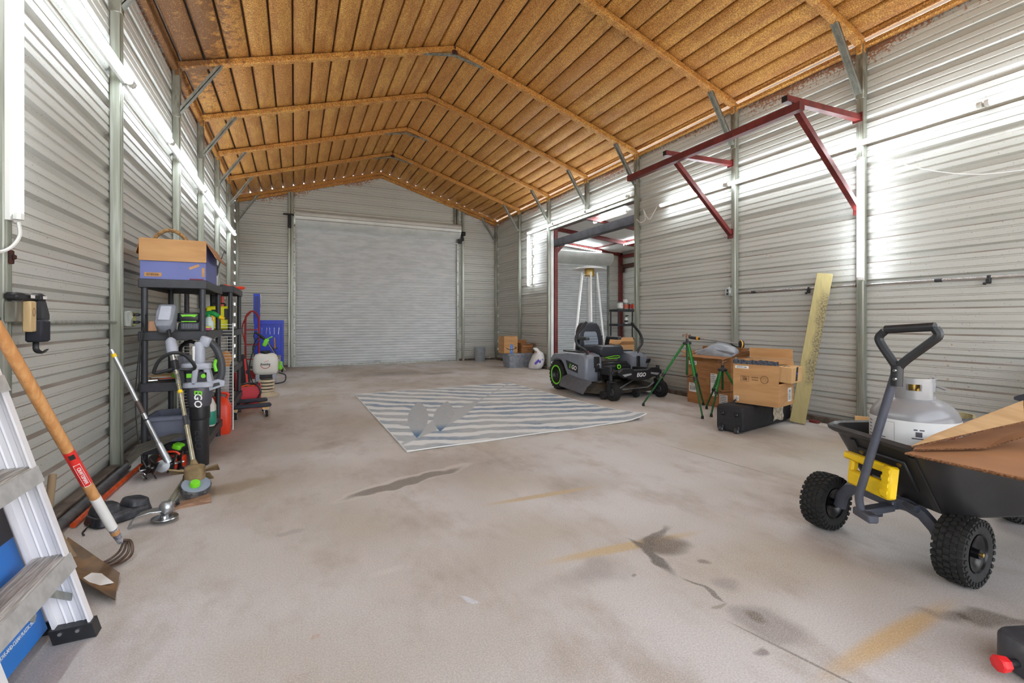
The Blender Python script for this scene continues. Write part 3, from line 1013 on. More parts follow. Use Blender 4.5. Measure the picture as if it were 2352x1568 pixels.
# steered front axle, arched
ax = Vector((-.358, .934, 0))
fw_ = Vector((.934, .358, 0))
g = G()
path = [(-.205, .137), (-.19, .20), (-.155, .243), (-.10, .255), (0, .242), (.08, .246), (.14, .225), (.185, .18), (.207, .137)]
g.tube([ax * -a + Vector((0, 0, z)) for a, z in path], .023, 8, flat=1.3)
g.build('axle_arch', cart_grey, cart)
g = G(); g.cyl((-.19, -.10, .215), (-.05, -.04, .225), .014, n=8); g.cb((-.10, -.055, .222), (.18, .05, .03), .005, (0, 0, 14)); g.cb((-.185, -.095, .215), (.045, .11, .035), .006, (0, 0, -8)); g.cb((-.06, -.02, .20), (.03, .03, .05), .004)
g.build('tongue', cart_grey, cart)
g = G()
g.tube(spline([(-.185, -.075, .215), (-.20, -.078, .29), (-.195, -.10, .38), (-.175, -.15, .60), (-.150, -.212, .86)], 4), .0165, 10)
sh = g.build('handle_shaft', cart_grey, cart)
g = G(); g.tube(spline([(-.150, -.212, .83), (-.149, -.216, .87), (-.166, -.16, .965), (-.170, -.150, 1.0), (-.162, -.17, 1.028)], 4), .017, 8)
g.tube(spline([(-.149, -.214, .86), (-.14, -.235, .90), (-.11, -.32, .985), (-.100, -.345, 1.015), (-.105, -.335, 1.042)], 4), .017, 8)
g.tube([(-.150, -.212, .80), (-.149, -.216, .885)], .022, 10)
g.tube([(-.160, -.172, 1.034), (-.104, -.335, 1.048)], .018, 10)
gp = g.build('handle_grip', black_pl, cart)
g = G()
for z in (.83, .865):
    G().cyl((-.165, -.225, z), (-.175, -.227, z), .006, n=8).build('screw', chrome, gp)
def tyre_mesh(r=.137, w=.105):
    g = G()
    pr = [(r * .52, -w * .36), (r * .60, -w * .46), (r * .78, -w * .5), (r * .92, -w * .46), (r * .965, -w * .36), (r * .975, 0), (r * .965, w * .36), (r * .92, w * .46), (r * .78, w * .5), (r * .60, w * .46), (r * .52, w * .36)]
    M = Matrix.Rotation(R(-90), 4, 'X')
    g.lathe(pr, 36, M=M, c0=False, c1=False)
    for k in range(30):
        for j, (yy, ww, da) in enumerate(((-.40, .17, 0), (-.20, .15, .5), (0, .17, 0), (.20, .15, .5), (.40, .17, 0))):
            a = 2 * PI * (k + da) / 30
            rr = r * (.985 if abs(yy) < .3 else .955)
            g.add(*boxdata(rr - .006, rr + .005 , -.0085, .0085, yy * w - ww * w / 2, yy * w + ww * w / 2), M=M @ Matrix.Rotation(a, 4, 'Z'))
        a = 2 * PI * k / 30
        for q in (-1, 1):
            g.add(*boxdata(r * .80, r * .93, -.006, .006, q * w * .5 - .003, q * w * .5 + .003), M=M @ Matrix.Rotation(a, 4, 'Z'))
    return g
def boxdata(x0, x1, y0, y1, z0, z1):
    return ([(x0, y0, z0), (x1, y0, z0), (x1, y1, z0), (x0, y1, z0), (x0, y0, z1), (x1, y0, z1), (x1, y1, z1), (x0, y1, z1)],
            [(0, 1, 2, 3), (4, 5, 6, 7), (0, 1, 5, 4), (1, 2, 6, 5), (2, 3, 7, 6), (3, 0, 4, 7)])
tm = tyre_mesh().mesh('tyre', rubber)
g = G(); M = Matrix.Rotation(R(-90), 4, 'X')
g.lathe([(.012, -.030), (.045, -.034), (.055, -.04), (.074, -.044), (.077, -.05), (.072, -.044), (.074, .044), (.077, .05), (.074, .044), (.055, .04), (.045, .034), (.012, .030)], 24, M=M)
g.lathe([(.020, -.055), (.020, .055)], 12, M=M)
rim = g.mesh('rim', mat('black_gloss_steel', (26, 26, 28), .25, .4))
g = G(); g.lathe([(.0, -.066), (.008, -.064), (.008, .064), (0, .066)], 10, M=M); hubm = g.mesh('hub_bolt', brass)
def wheel_on(parent, p, rz):
    w = bpy.data.objects.new('wheel', tm); COL.objects.link(w); w.parent = parent; w.location = p; w.rotation_euler = (0, R(random.uniform(0, 90)), R(rz))
    for n_, me in (('rim', rim), ('hub_bolt', hubm)):
        o = bpy.data.objects.new(n_, me); COL.objects.link(o); o.parent = w
    return w
wheel_on(cart, (-.089, .266, .139), 21)
wheel_on(cart, (.089, -.266, .139), 21)
wheel_on(cart, (.98, .262, .139), 0)
wheel_on(cart, (.98, -.36, .139), 0)
g = G(); g.cyl((.98, -.36, .139), (.98, .262, .139), .012); g.beam((.76, -.2, .25), (.98, -.26, .14), .03, .012); g.beam((.76, .12, .25), (.98, .17, .14), .03, .012)
g.build('rear_axle', black_m, cart)

# ---- gas cylinder in the cart
tank_m = mat('silver_grey_enamel', (148, 147, 148), 0.28, 0.15, var=.08, scale=5)
tank = thing('gas_cylinder', 'grey propane cylinder with white safety label standing in the black cart', 'gas cylinder', (2.677, 1.221, .278))
rt = .168
g = G()
g.lathe([(.10, 0), (.125, .0), (.15, .02), (.18, .05), (rt, .09), (rt, .335), (rt * .985, .352), (rt * .93, .375), (rt * .80, .402), (rt * .62, .420), (rt * .40, .432), (.05, .437)], 48)
bdy = g.build('body', tank_m, tank)
g = G()                                            # wrap-round label
n = 48
g.loft([[Vector((r_ * math.cos(2 * PI * k / n), r_ * math.sin(2 * PI * k / n), z)) for k in range(n)] for r_, z in ((rt + .0006, .10), (rt + .0012, .10), (rt + .0012, .338), (rt + .0006, .338))], False, False)
lab = g.build('label_wrap', white_m, bdy)
# collar with hand slots: curved plate pieces
g = G()
def cpt(a, z, r_):
    return Vector((r_ * math.cos(R(a)), r_ * math.sin(R(a)), z))
def cplate(a0, a1, z0, z1, rc=.080, t=.005, n=10):
    rings = []
    for i in range(n + 1):
        a = a0 + (a1 - a0) * i / n
        rings.append([cpt(a, z0, rc), cpt(a, z1, rc), cpt(a, z1, rc - t), cpt(a, z0, rc - t)])
    g.loft(rings)
back = math.degrees(math.atan2(-1.221, -2.677))    # angle facing the camera
cplate(back - 150, back + 120, .505, .525)         # top band
cplate(back - 150, back - 20, .445, .505)
cplate(back + 22, back + 95, .465, .505)
cplate(back + 22, back + 60, .445, .465)
cplate(back - 20, back + 22, .445, .468)           # below the slot
cplate(back - 20, back + 22, .498, .506)
cplate(back - 60, back + 85, .425, .446)
cplate(back - 30, back + 5, .405, .426)
for i in range(2):
    cplate(back - 20, back - 15, .468, .498); cplate(back + 17, back + 22, .468, .498)
g.build('collar', tank_m, tank)
g = G(); g.tube(arc((0.080 * math.cos(R(back + 120)), .080 * math.sin(R(back + 120)), .518), .015, 0, 300, 8, 'xy'), .004, 6); g.cyl(cpt(back + 85, .49, .081), cpt(back + 80, .478, .115), .007, n=6)
g.build('collar_lug', tank_m, tank)
g = G(); g.cyl((0, 0, .43), (0, 0, .475), .022, n=12); g.cyl((0, 0, .462), (.045, -.03, .462), .013, n=10); g.cyl((0, 0, .475), (0, 0, .498), .028, n=10)
g.build('valve', brass, tank)
def on_tank(a, z, s):                              # decal frame on the cylinder side; a degrees from the camera direction
    th = R(back + a)
    nrm = Vector((math.cos(th), math.sin(th), 0))
    return frame(nrm * (rt + .0022) + Vector((0, 0, z)), Vector((-nrm.y, nrm.x, 0)), (0, 0, 1))
def wrap_rects(rects, m, name):
    """flat print following the curve: rects of (arc x0, x1, z0, z1) in metres from the camera-facing line"""
    g = G()
    for x0, x1, z0, z1 in rects:
        k = max(1, int(abs(x1 - x0) / .03))
        for i in range(k):
            xs = (x0 + (x1 - x0) * i / k, x0 + (x1 - x0) * (i + 1) / k)
            g.add([cpt(back + math.degrees(x * .82 / rt), z, rt + .002) for x in xs for z in (z0, z1)], [(0, 1, 3, 2)])
    return tag(g.build(name, m, lab), kind='stuff')
rr = []
for i in range(11):
    z = .232 - i * .0085
    if i == 5: continue
    rr.append((-.06, .06 + .05 * random.random() + (.02 if i > 5 else 0), z - .0042, z))
wrap_rects(rr, mat('pink_print', (214, 140, 140), .6), 'warning_print')
rr = [(-.205, -.204, .12, .325), (-.085, -.084, .12, .325), (-.205, -.085, .3245, .3255)]
for i in range(9):
    z = .268 - i * .016
    rr.append((-.195, -.195 + random.uniform(.02, .1), z - .004, z))
for i in range(12):
    z = .315 - i * .016
    rr.append((-.262, -.235 + random.uniform(0, .012), z - .004, z))
for i in range(9):
    z = .212 - i * .011
    rr.append((.135, .20 - .02 * random.random(), z - .004, z))
rr += [(.0, .045, .3, .306), (.008, .036, .272, .294), (-.008, .052, .262, .267)]
wrap_rects(rr, mat('grey_print', (88, 86, 92), .6), 'small_print')
wrap_rects([(.135, .188, .288, .2885), (.135, .188, .238, .2385), (.135, .1355, .238, .288)], ink_red, 'red_frame')
for a_, sz, m_ in ((-48, .020, ink), (62, .034, mat('orange_print', (226, 92, 40), .5))):
    M = on_tank(a_ - (0 if a_ < 0 else 5), .285 if a_ < 0 else .262, 1)
    g = G()
    if a_ < 0:
        for r0 in (1.0,):
            pts = [(-sz, 0), (0, -sz), (sz, 0), (0, sz)]
            for i in range(4):
                p, q = pts[i], pts[(i + 1) % 4]
                g.beam(M @ Vector((p[0], p[1], 0)), M @ Vector((q[0], q[1], 0)), .002, .0006, up=M.to_3x3() @ Vector((0, 0, 1)))
        g.add([(-.005, -.008, .0004), (.005, -.008, .0004), (.007, 0, .0004), (0, .011, .0004), (-.006, .002, .0004)], [(0, 1, 2, 3, 4)], M)
    else:
        g.add([(-sz * .75, 0, .0004), (0, -sz, .0004), (sz * .75, 0, .0004), (0, sz, .0004)], [(0, 1, 2, 3)], M)
        h = G(); h.add([(-.006, .008, .0010), (.006, .008, .0010), (.004, .014, .001), (0, .022, .0010), (-.005, .015, .001)], [(0, 1, 2, 3, 4)], M)
        h.add([(-.014, -.004, .0010), (.014, -.004, .0010), (.014, -.001, .0010), (-.014, -.001, .0010)], [(0, 1, 2, 3)], M); h.build('flame_mark', ink_white, lab)
    g.build('hazard_diamond', m_, lab)
text('PROPANE', .010, ink_red, lab, on_tank(47.5, .271, 1), sx=.9)
text('UN 1075', .010, ink_red, lab, on_tank(47.5, .254, 1), sx=.9)

# ---- flattened cartons lying across the cart
def sheet_card(name, label, pts, m, wdt, grp):
    """folded cardboard sheet: pts the profile (y, z), extruded in x over wdt=(x0, x1)"""
    o = thing(name, label, 'cardboard', (0, 0, 0), group=grp)
    t = .006
    for i, (a, b) in enumerate(zip(pts[:-1], pts[1:])):
        g = G()
        p, q = Vector(((wdt[0] + wdt[1]) / 2, a[0], a[1])), Vector(((wdt[0] + wdt[1]) / 2, b[0], b[1]))
        g.beam(p, q, wdt[1] - wdt[0], t, up=(0, 0, 1))
        pn = g.build('panel', m, o)
        g = G()
        g.beam(p + Vector((-(wdt[1] - wdt[0]) / 2 - .0008, 0, 0)), q + Vector((-(wdt[1] - wdt[0]) / 2 - .0008, 0, 0)), .0015, t * .9, up=(0, 0, 1))
        g.build('fluted_edge', flute_m, pn)
    return o
cg = 'flattened cartons across the black cart'
sheet_card('flattened_carton', 'lowest flattened brown carton lying across the black cart', [(.985, .557), (.10, .557)], kraft_dark, (2.135, 2.95), cg)
sheet_card('flattened_carton', 'second flattened brown carton just above the lowest one on the cart', [(.99, .566), (.75, .568), (.12, .572)], kraft_dark, (2.110, 2.9), cg)
def sheet_quads(label, quads, m):
    """carton sheet of flat panels given by four corners each"""
    o = thing('flattened_carton', label, 'cardboard', quads[0][0], group=cg)
    org = Vector(quads[0][0])
    for q in quads:
        q = [Vector(p) - org for p in q]
        nr = (q[1] - q[0]).cross(q[3] - q[0]).normalized()
        if nr.z < 0:
            nr = -nr
        g = G(); g.loft([q, [p + nr * .006 for p in q]]); pn = g.build('panel', m, o)
        g = G()
        out = (q[0] - q[3]).normalized() * .0008
        g.loft([[q[0] + out, q[1] + out], [q[0] + out + nr * .006, q[1] + out + nr * .006]], False, False)
        g.add([q[0] + out, q[1] + out, q[1] + out + nr * .006, q[0] + out + nr * .006], [(0, 1, 2, 3)])
        g.build('fluted_edge', flute_m, pn)
    return o
sheet_quads('bent middle carton sheet rising towards the right on the cart',
            [[(2.135, .975, .577), (2.40, .862, .581), (2.46, .975, .582), (2.22, 1.0, .579)], [(2.40, .862, .581), (2.78, .752, .668), (2.86, .87, .655), (2.46, .975, .582)]], kraft_dark)
sheet_quads('topmost pale carton sheet slanting up over the cart',
            [[(2.125, .975, .590), (2.60, .822, .672), (2.79, .885, .730), (2.35, 1.005, .604)], [(2.60, .822, .672), (3.15, .645, .767), (3.30, .75, .870), (2.79, .885, .730)]], kraft_pale)
# ---- tan bin, curb and bits by the right wall
bin_m = mat('tan_plastic', (176, 164, 124), 0.45, var=.12, scale=8)
b = thing('tan_bin', 'tan plastic bin with rolled rim on the floor behind the gas cylinder', 'bin', (4.33, 1.79, 0), (0, 0, 20))
g = G()
def rr3(w, d, r, z, o=(0, 0)):
    return [Vector((p[0] + o[0], p[1] + o[1], z)) for p in rrect(w, d, r, 5)]
g.loft([rr3(.25, .25, .07, 0), rr3(.27, .27, .08, .02), rr3(.31, .31, .09, .38), rr3(.302, .302, .085, .385), rr3(.26, .26, .075, .03)])
g.build('body', bin_m, b)
g = G(); g.loft([rr3(.312, .312, .09, .35), rr3(.338, .338, .095, .355), rr3(.342, .342, .095, .375), rr3(.33, .33, .09, .39), rr3(.305, .305, .085, .387)], False, False); g.build('rim', bin_m, b)
curb_m = mat('dark_grey_kerb', (98, 98, 96), 0.85, col2=(76, 77, 78), scale=25, bump=.4, bscale=60)
g = G()
g.prism([(-.7, 0), (2.55, 0), (2.55, .085), (1.96, .235), (1.2, .30), (-.7, .30)], 'x', XR - .10, XR - .066)
tag(g.build('trim_kerb_right', curb_m), 'dark grey sloping kerb along the foot of the near right wall', None, None, 'structure')
g = G(); g.beam((4.86, 3.02, .012), (4.93, 2.62, .012), .025, .018); g.beam((4.93, 2.64, .012), (4.955, 2.45, .012), .035, .014)
tag(g.build('wood_strip', mat('white_painted_wood', (222, 218, 208), .7, var=.1, scale=12)), 'white painted wood strip on the floor by the right wall', 'wood strip')
g = G(); g.rbox((4.955, 3.13, .014), (.06, .10, .026), .02); tag(g.build('red_scrap', mat('dark_red_scrap', (112, 40, 38), .6)), 'small dark red scrap at the foot of the right wall', 'scrap')
o = carton('carton', 'small kraft carton on the floor behind the front of the black cart', (4.45, 2.34, 0), 25, (.26, .2, .19), kraft_pale, (('-x', .09, 20), ('-y', .08, 50)))
# black fabric bag at the right edge
bag = thing('camp_chair_bag', 'purple grey fabric bag leaning on the wall at the right edge', 'bag', (4.70, 1.36, 0), (0, 0, 0))
cloth_p = mat('purple_grey_fabric', (92, 80, 94), 0.9, var=.25, scale=25, bump=.3, bscale=300)
g = G()
g.loft([[Vector((.14 * k * math.cos(a) + dx, .11 * k * math.sin(a) + dy, z)) for a in [2 * PI * i / 14 for i in range(14)]] for z, k, dx, dy in ((0, .8, 0, 0), (.02, 1, 0, 0), (.3, 1.02, .03, .01), (.55, .92, .08, .0), (.68, .86, .11, .01), (.77, .80, .13, .03), (.80, .55, .13, .03))])
g.build('body', cloth_p, bag, ang=60)
g = G(); g.loft([[Vector(p) for p in ((-.02, .13, .55), (.10, .02, .62), (.10, .02, .5), (-.02, .13, .5))], [Vector(p) for p in ((-.05, .165, .53), (.06, .05, .57), (.06, .05, .46), (-.05, .165, .51))]])
g.build('flap', mat('black_fabric', (44, 44, 50), .85, var=.3, scale=30), bag)

# ================================================================ BOXES, BAG, BOARD BY THE RIGHT WALL
low = carton('carton', 'sealed brown carton at the bottom of the stack behind the tall sprinkler tripod', (4.87, 4.33, 0), 0, (.27, .68, .33), kraft_dark, group='cartons along the right wall')
Mx = lambda x, y, z: frame((x, y, z), (0, -1, 0), (0, 0, 1))      # decal on a face that looks towards -x
barcode(low, Mx(-.1362, .245, .20), .125, .115)
lines(low, Mx(-.1362, -.10, .30), .09, 3, .012, ink_brown)
g = G(); g.box(-.1366, -.1346, -.30, -.18, .03, .17); st = g.build('label_sticker', white_m, low)
lines(st, Mx(-.1372, -.19, .16), .10, 6, .02, ink)
up = carton('carton', 'open brown carton with splayed flaps on the sealed one behind the tripod', (4.87, 4.33, .332), 0, (.28, .70, .30), kraft_dark,
            (('-x', .13, 100), ('+x', .10, 8), ('-y', .18, 62), ('+y', .12, 75)), group='cartons along the right wall')
g = G(); g.box(-.1416, -.1398, -.15, -.05, -.20, .08); st = g.build('label_sticker', white_m, up); lines(st, Mx(-.1422, -.06, .07), .08, 5, .022, ink)
barcode(up, Mx(-.1412, .24, .19), .13, .05)
# grey tarp bundle
tarp_m = mat('grey_vinyl', (166, 172, 180), 0.28, var=.2, scale=10, bump=.5, bscale=14)
tp = thing('tarp_bundle', 'folded grey vinyl tarp heaped on the open carton by the wall', 'tarp', (4.84, 4.27, .575))
g = G()
rings = []
for i, (z, k) in enumerate(((0, .8), (.015, .97), (.05, 1.0), (.09, .97), (.125, .92), (.165, .78), (.20, .5), (.215, .12))):
    ring = []
    for j in range(28):
        a = 2 * PI * j / 28
        w = 1 + .06 * math.sin(3 * a + z * 40) + .05 * math.sin(7 * a + i)
        zz = z * (1 - .45 * max(0, math.sin(a))) + .008 * math.sin(5 * a + i * 2)
        ring.append(Vector((.125 * k * w * math.cos(a), .315 * k * w * math.sin(a) + .02, zz + .008)))
    rings.append(ring)
g.loft(rings)
g.build('fold', tarp_m, tp, ang=70)
g = G()
for q in range(3):
    g.tube(spline([(-.11, .26 - .05 * q, .09 - .01 * q), (-.095, .05, .135 - .02 * q), (-.10 + .02 * q, -.20, .13 - .02 * q), (-.06, -.30, .11)], 5), [.014] * 15 + [.006], 6)
g.build('crease', tarp_m, tp)
# long-handled wheel tool across the tarp
tl = thing('edging_tool', 'wheeled edging tool with black grip lying across the grey tarp', 'garden tool', (0, 0, 0))
A, B = Vector((4.62, 4.52, .855)), Vector((4.70, 3.84, .80))
d = (B - A).normalized()
g = G(); g.cyl(A + d * .16, B - d * .02, .009, n=8); g.build('shaft', alu, tl)
g = G(); g.tube([A, A + d * .03, A + d * .12, A + d * .16], [.016, .021, .019, .012], 10); gh = g.build('grip', black_pl, tl)
g = G(); g.tube([A + d * .115, A + d * .14], [.0235, .0235], 10); g.build('grip_band', mat('amber_band', (232, 160, 40), .4), gh)
g = G(); g.tube(spline([B - d * .12, B - d * .06 + Vector((0, 0, -.03)), B + Vector((0, 0, -.035)), B + d * .03]), .007, 6); g.build('fork', black_m, tl)
Mw = frame(B + d * .03, (0, 0, 1), (-.45, -.89, 0))
g = G(); g.lathe([(.012, -.018), (.036, -.02), (.044, -.014), (.044, .014), (.036, .02), (.012, .018)], 18, M=Mw); whl = g.build('wheel', black_pl, tl)
g = G(); g.lathe([(.044, -.016), (.0475, -.012), (.0475, -.004), (.044, -.002)], 18, M=Mw, c0=False, c1=False); g.build('wheel_band', mat('amber_band', (232, 160, 40), .4), whl)

# wheeled canopy bag
cb_ = thing('canopy_bag', 'long black wheeled canopy bag lying on the floor under an open carton', 'bag', (3.80, 3.215, 0), (0, 0, 12))
bag_m = mat('black_nylon', (36, 35, 38), 0.78, var=.3, scale=7, bump=.45, bscale=22)
g = G()
rings = []
for x, w, h in ((0, .245, .225), (.01, .262, .24), (.03, .268, .245), (.3, .262, .238), (.6, .268, .236), (.85, .262, .235), (1.02, .255, .232), (1.04, .235, .215)):
    ring = []
    for j, (yy, zz) in enumerate(rrect(w, h, .035, 3)):
        wv = .006 * math.sin(x * 23 + j) if .02 < x < 1 else 0
        ring.append(Vector((x, yy + wv, .012 + h / 2 + zz * (1 + wv) )))
    rings.append(ring)
g.loft(rings)
g.build('body', bag_m, cb_, ang=60)
g = G(); g.prism([(-.118, .02), (.118, .02), (.118, .20), (-.118, .20)], 'x', -.006, .004); g.build('end_panel', black_pl, cb_)
for y in (-.085, .07):
    g = G(); g.cb((-.012, y, .042), (.03, .045, .05), .006); hs = g.build('castor_housing', black_pl, cb_)
    g = G(); g.cyl((-.026, y - .014, .026), (-.026, y + .014, .026), .026, n=16); g.build('castor_wheel', dark_pl, hs)
    g = G(); g.cyl((-.026, y - .016, .026), (-.026, y + .016, .026), .010, n=10); g.build('castor_hub', grey_lt, hs)
for y in (-.075, .06):
    g = G(); g.cb((-.014, y, .175), (.03, .04, .03), .008); g.build('foot_stud', black_pl, cb_)
g = G(); g.tube(spline([(.12, .02, .25), (.16, .03, .285), (.30, .03, .285), (.36, .02, .25)], 5), .011, 6, flat=.5); g.build('carry_strap', bag_m, cb_)
g = G(); g.loft([[Vector((x, -.1385, z)) for z in (.045, .12, .20)] for x in (.62, .70, .78, .84)], False, False)
g = G()
pts = []
for i in range(7):
    for j in range(5):
        x = .60 + .22 * i / 6 + .015 * math.sin(j * 2)
        pts.append((x, -.1385 - .002 * math.sin(i * 2 + j), .05 + .155 * j / 4 + .012 * math.sin(i * .9)))
g.add(pts, [(i * 5 + j, i * 5 + j + 1, i * 5 + j + 6, i * 5 + j + 5) for i in range(6) for j in range(4)])
lb = g.build('paper_label', mat('crumpled_paper', (196, 186, 168), .8, col2=(150, 138, 120), scale=30), cb_)

# open carton standing on the bag
ob = carton('carton', 'open kraft carton with torn black tape standing on the black canopy bag', (4.19, 3.15, .262), -75, (.42, .36, .42), kraft,
            (('+y', .11, -4),), group='cartons along the right wall')
ob_body = [c for c in ob.children if c.name.startswith('body')][0]
g = G()
g.box(-.21, .21, -.18, .18, 0, .006); g.box(-.21, .21, -.18, -.174, .006, .42); g.box(-.21, .21, .174, .18, .006, .42); g.box(-.21, -.204, -.174, .174, .006, .42); g.box(.204, .21, -.174, .174, .006, .215)
old = ob_body.data; ob_body.data = g.mesh('body', kraft, 20); bpy.data.meshes.remove(old)
Mf = lambda x, z: frame((x, -.1808, z), (1, 0, 0), (0, 0, 1))
g = G(); rnd = random.Random(3)
xs = [-.21 + .42 * i / 16 for i in range(17)]
top = [(x, .427 + rnd.uniform(-.006, .008)) for x in xs]
poly = [(-.21, .385)] + top + [(.21, .388)]
g.prism([(x, z) for x, z in poly], 'y', -.183, -.1795); g.build('black_tape', mat('torn_black_tape', (40, 40, 44), .35, col2=(90, 96, 108), scale=60), ob)
barcode(ob, Mf(-.125, .355), .13, .026)
g = G(); 
for (x0, x1, z0, z1) in ((-.135, -.06, .268, .27), (-.135, -.06, .218, .22), (-.136, -.134, .218, .27), (-.061, -.059, .218, .27)):
    g.box(x0, x1, -.1816, -.1802, z0, z1)
fr = g.build('print_frame', ink_brown, ob)
barcode(fr, Mf(-.097, .244), .06, .055, ink_brown, 13, False)
text('S+M/F 81', .016, ink_brown, ob, Mf(.0, .262)); text('WH8SA', .017, ink_brown, ob, Mf(0, .238))
for r_ in (.036, .030):
    g = G(); g.tube([(.085 + r_ * math.cos(a), -.1812, .248 + r_ * math.sin(a)) for a in [2 * PI * i / 24 for i in range(24)]], .0010, 4, closed=True); g.build('round_stamp', ink_brown, ob)
g = G(); g.tube([(.085 + .016 * math.cos(a), -.1812, .248 + .012 * math.sin(a)) for a in [2 * PI * i / 14 for i in range(14)]], .0010, 4, closed=True); g.build('round_stamp', ink_brown, ob)
barcode(ob, Mf(-.175, .045), .04, .05)
Mr = lambda y, z: frame((.2108, y, z), (0, 1, 0), (0, 0, 1))
barcode(ob, Mr(.08, .10) @ Matrix.Rotation(R(90), 4, 'Z'), .13, .085)
# small prime-style carton sticking out of it
ib = thing('small_carton', 'smaller tan carton with black tape tipped out of the open carton', 'box', (4.30, 3.095, .492), (0, 4, -75))
g = G(); g.box(-.10, .19, -.14, .13, 0, .15, .004); g.build('body', kraft_pale, ib)
g = G(); g.box(.03, .07, -.1412, .1312, -.0012, .1512); g.box(.1895, .1915, -.045, -.0, .02, .152); tpz = g.build('black_tape', mat('glossy_black_tape', (32, 34, 40), .3), ib)
text('WAREHOUSE', .02, ink, ib, frame((.10, -.07, .1515), (0, -1, 0), (1, 0, 0)), sx=.8)
text('PRIME', .016, ink, ib, frame((.13, -.07, .1515), (0, -1, 0), (1, 0, 0)))
lines(ib, frame((.06, .02, .1515), (0, -1, 0), (1, 0, 0)), .1, 4, .012, ink)
g = G(); g.cb((.1925, -.022, .09), (.001, .030, .012)); g.build('tape_logo', ink_blue, tpz)

# pressure-treated board
o = thing('wooden_plank', 'weathered yellowish plank leaning upright against the right wall', 'plank', (4.735, 3.17, 0))
base, topc = Vector((0, 0, 0)), Vector((.275, -.115, 1.56))
wd = Vector((.07, -.115, 0)).normalized()
wood_y = mat('treated_pine', (186, 174, 108), 0.75, col2=(160, 146, 88), scale=4, stretch=(14, 14, 1.2), bump=.1, bscale=60)
def board_mat():
    t = NT('stained_treated_pine')
    v = t.n('ShaderNodeTexCoord').outputs['Object']
    c = t.mix(t.noise(t.mapping(v, sc=(16, 16, 1.2)), 4, 2), rgb((186, 174, 122)), rgb((160, 146, 98)))
    sp = t.n('ShaderNodeSeparateXYZ'); t.l(v, sp.inputs[0])
    w = t.mapr(t.math('ADD', sp.outputs[2], t.math('MULTIPLY', t.noise(v, 6, 1), .3)), .55, .62)
    w2 = t.mapr(t.math('ADD', sp.outputs[2], t.math('MULTIPLY', t.noise(v, 6, 1), .3)), 1.52, 1.42)
    side = t.mapr(t.math('ADD', t.math('SUBTRACT', sp.outputs[0], t.math('MULTIPLY', sp.outputs[2], .176)), t.math('MULTIPLY', t.noise(v, 9, 1), .06)), .0, .03)
    gr = t.mapr(t.noise(v, 70, 1), .4, .6, .25, .9)
    f = t.math('MULTIPLY', t.math('MULTIPLY', w, w2), t.math('MULTIPLY', gr, side))
    c = t.mix(f, c, rgb((104, 96, 78)))
    t.l(c, t.b.inputs['Base Color']); t.b.inputs['Roughness'].default_value = .78
    return t.m
up_ = (topc - base).normalized()
nr = up_.cross(wd)
g = G(); g.beam(base + up_ * .012, topc, .14, .038, up=nr, b=.003); g.build('board', board_mat(), o)

# ================================================================ SPRINKLER TRIPODS
green_m = mat('green_enamel', (34, 118, 48), 0.32, 0.1)
green_d = mat('dark_green_enamel', (26, 84, 40), 0.4, 0.1)
copper = mat('bronze_head', (146, 112, 92), 0.4, 0.8)
def tripod(label, top, feet, r):
    o = thing('sprinkler_tripod', label, 'sprinkler', (top[0], top[1], 0), group='sprinkler tripods')
    tz = top[2]
    for fx_, fy_ in feet:
        f = Vector((fx_ - top[0], fy_ - top[1], .012))
        t_ = Vector((0, 0, tz - .10)) + Vector((f.x, f.y, 0)).normalized() * .028
        m_ = t_.lerp(f, .52)
        lg = G().tube([t_, m_.lerp(f, .06)], r, 10).build('leg', green_m, o)
        G().tube([m_, f + Vector((0, 0, .02))], r * .78, 10).build('lower_tube', green_d, lg)
        G().tube([m_.lerp(t_, .07), m_.lerp(f, .03)], r * 1.5, 10).build('leg_clamp', black_pl, lg)
        G().tube([f + Vector((0, 0, .025)), f - Vector((0, 0, .008))], [r * .95, r * 1.25], 10).build('rubber_foot', rubber, lg)
        g = G(); g.tube([m_.lerp(t_, .06), Vector((0, 0, m_.z + .0))], .0035, 6); g.build('spreader', black_m, o)
    G().tube([(0, 0, tz - .10), (0, 0, tz * .46)], r * .9, 8).build('centre_tube', green_d, o)
    g = G(); g.lathe([(.018, tz - .125), (.05, tz - .115), (.05, tz - .095), (.03, tz - .085), (.016, tz - .07), (.016, tz - .05)], 14); g.build('hub', black_pl, o)
    g = G(); g.lathe([(.012, tz - .055), (.012, tz - .03), (.018, tz - .028), (.018, tz - .018), (.008, tz - .012), (.008, tz + .012)], 10)
    g.tube([(-.01, .01, tz - .03), (.03, -.03, tz - .005)], .008, 8); g.tube([(-.035, .02, tz - .01), (0, 0, tz), (.03, .01, tz - .012)], .004, 6); g.cb((-.04, .024, tz - .012), (.03, .008, .03), .002, (0, 0, 30)); g.tube([(-.02, -.02, tz + .012), (.02, .02, tz + .012)], .005, 6)
    g.build('sprinkler_head', copper, o)
    return o
tripod('tall green sprinkler tripod standing in front of the stacked cartons', (4.30, 4.245, .905), ((3.978, 4.648), (4.035, 3.762), (4.69, 4.36)), .0135)
tripod('short green sprinkler tripod beside the open carton on the bag', (4.43, 3.84, .615), ((4.53, 4.16), (4.21, 3.80), (4.66, 3.66)), .0135)

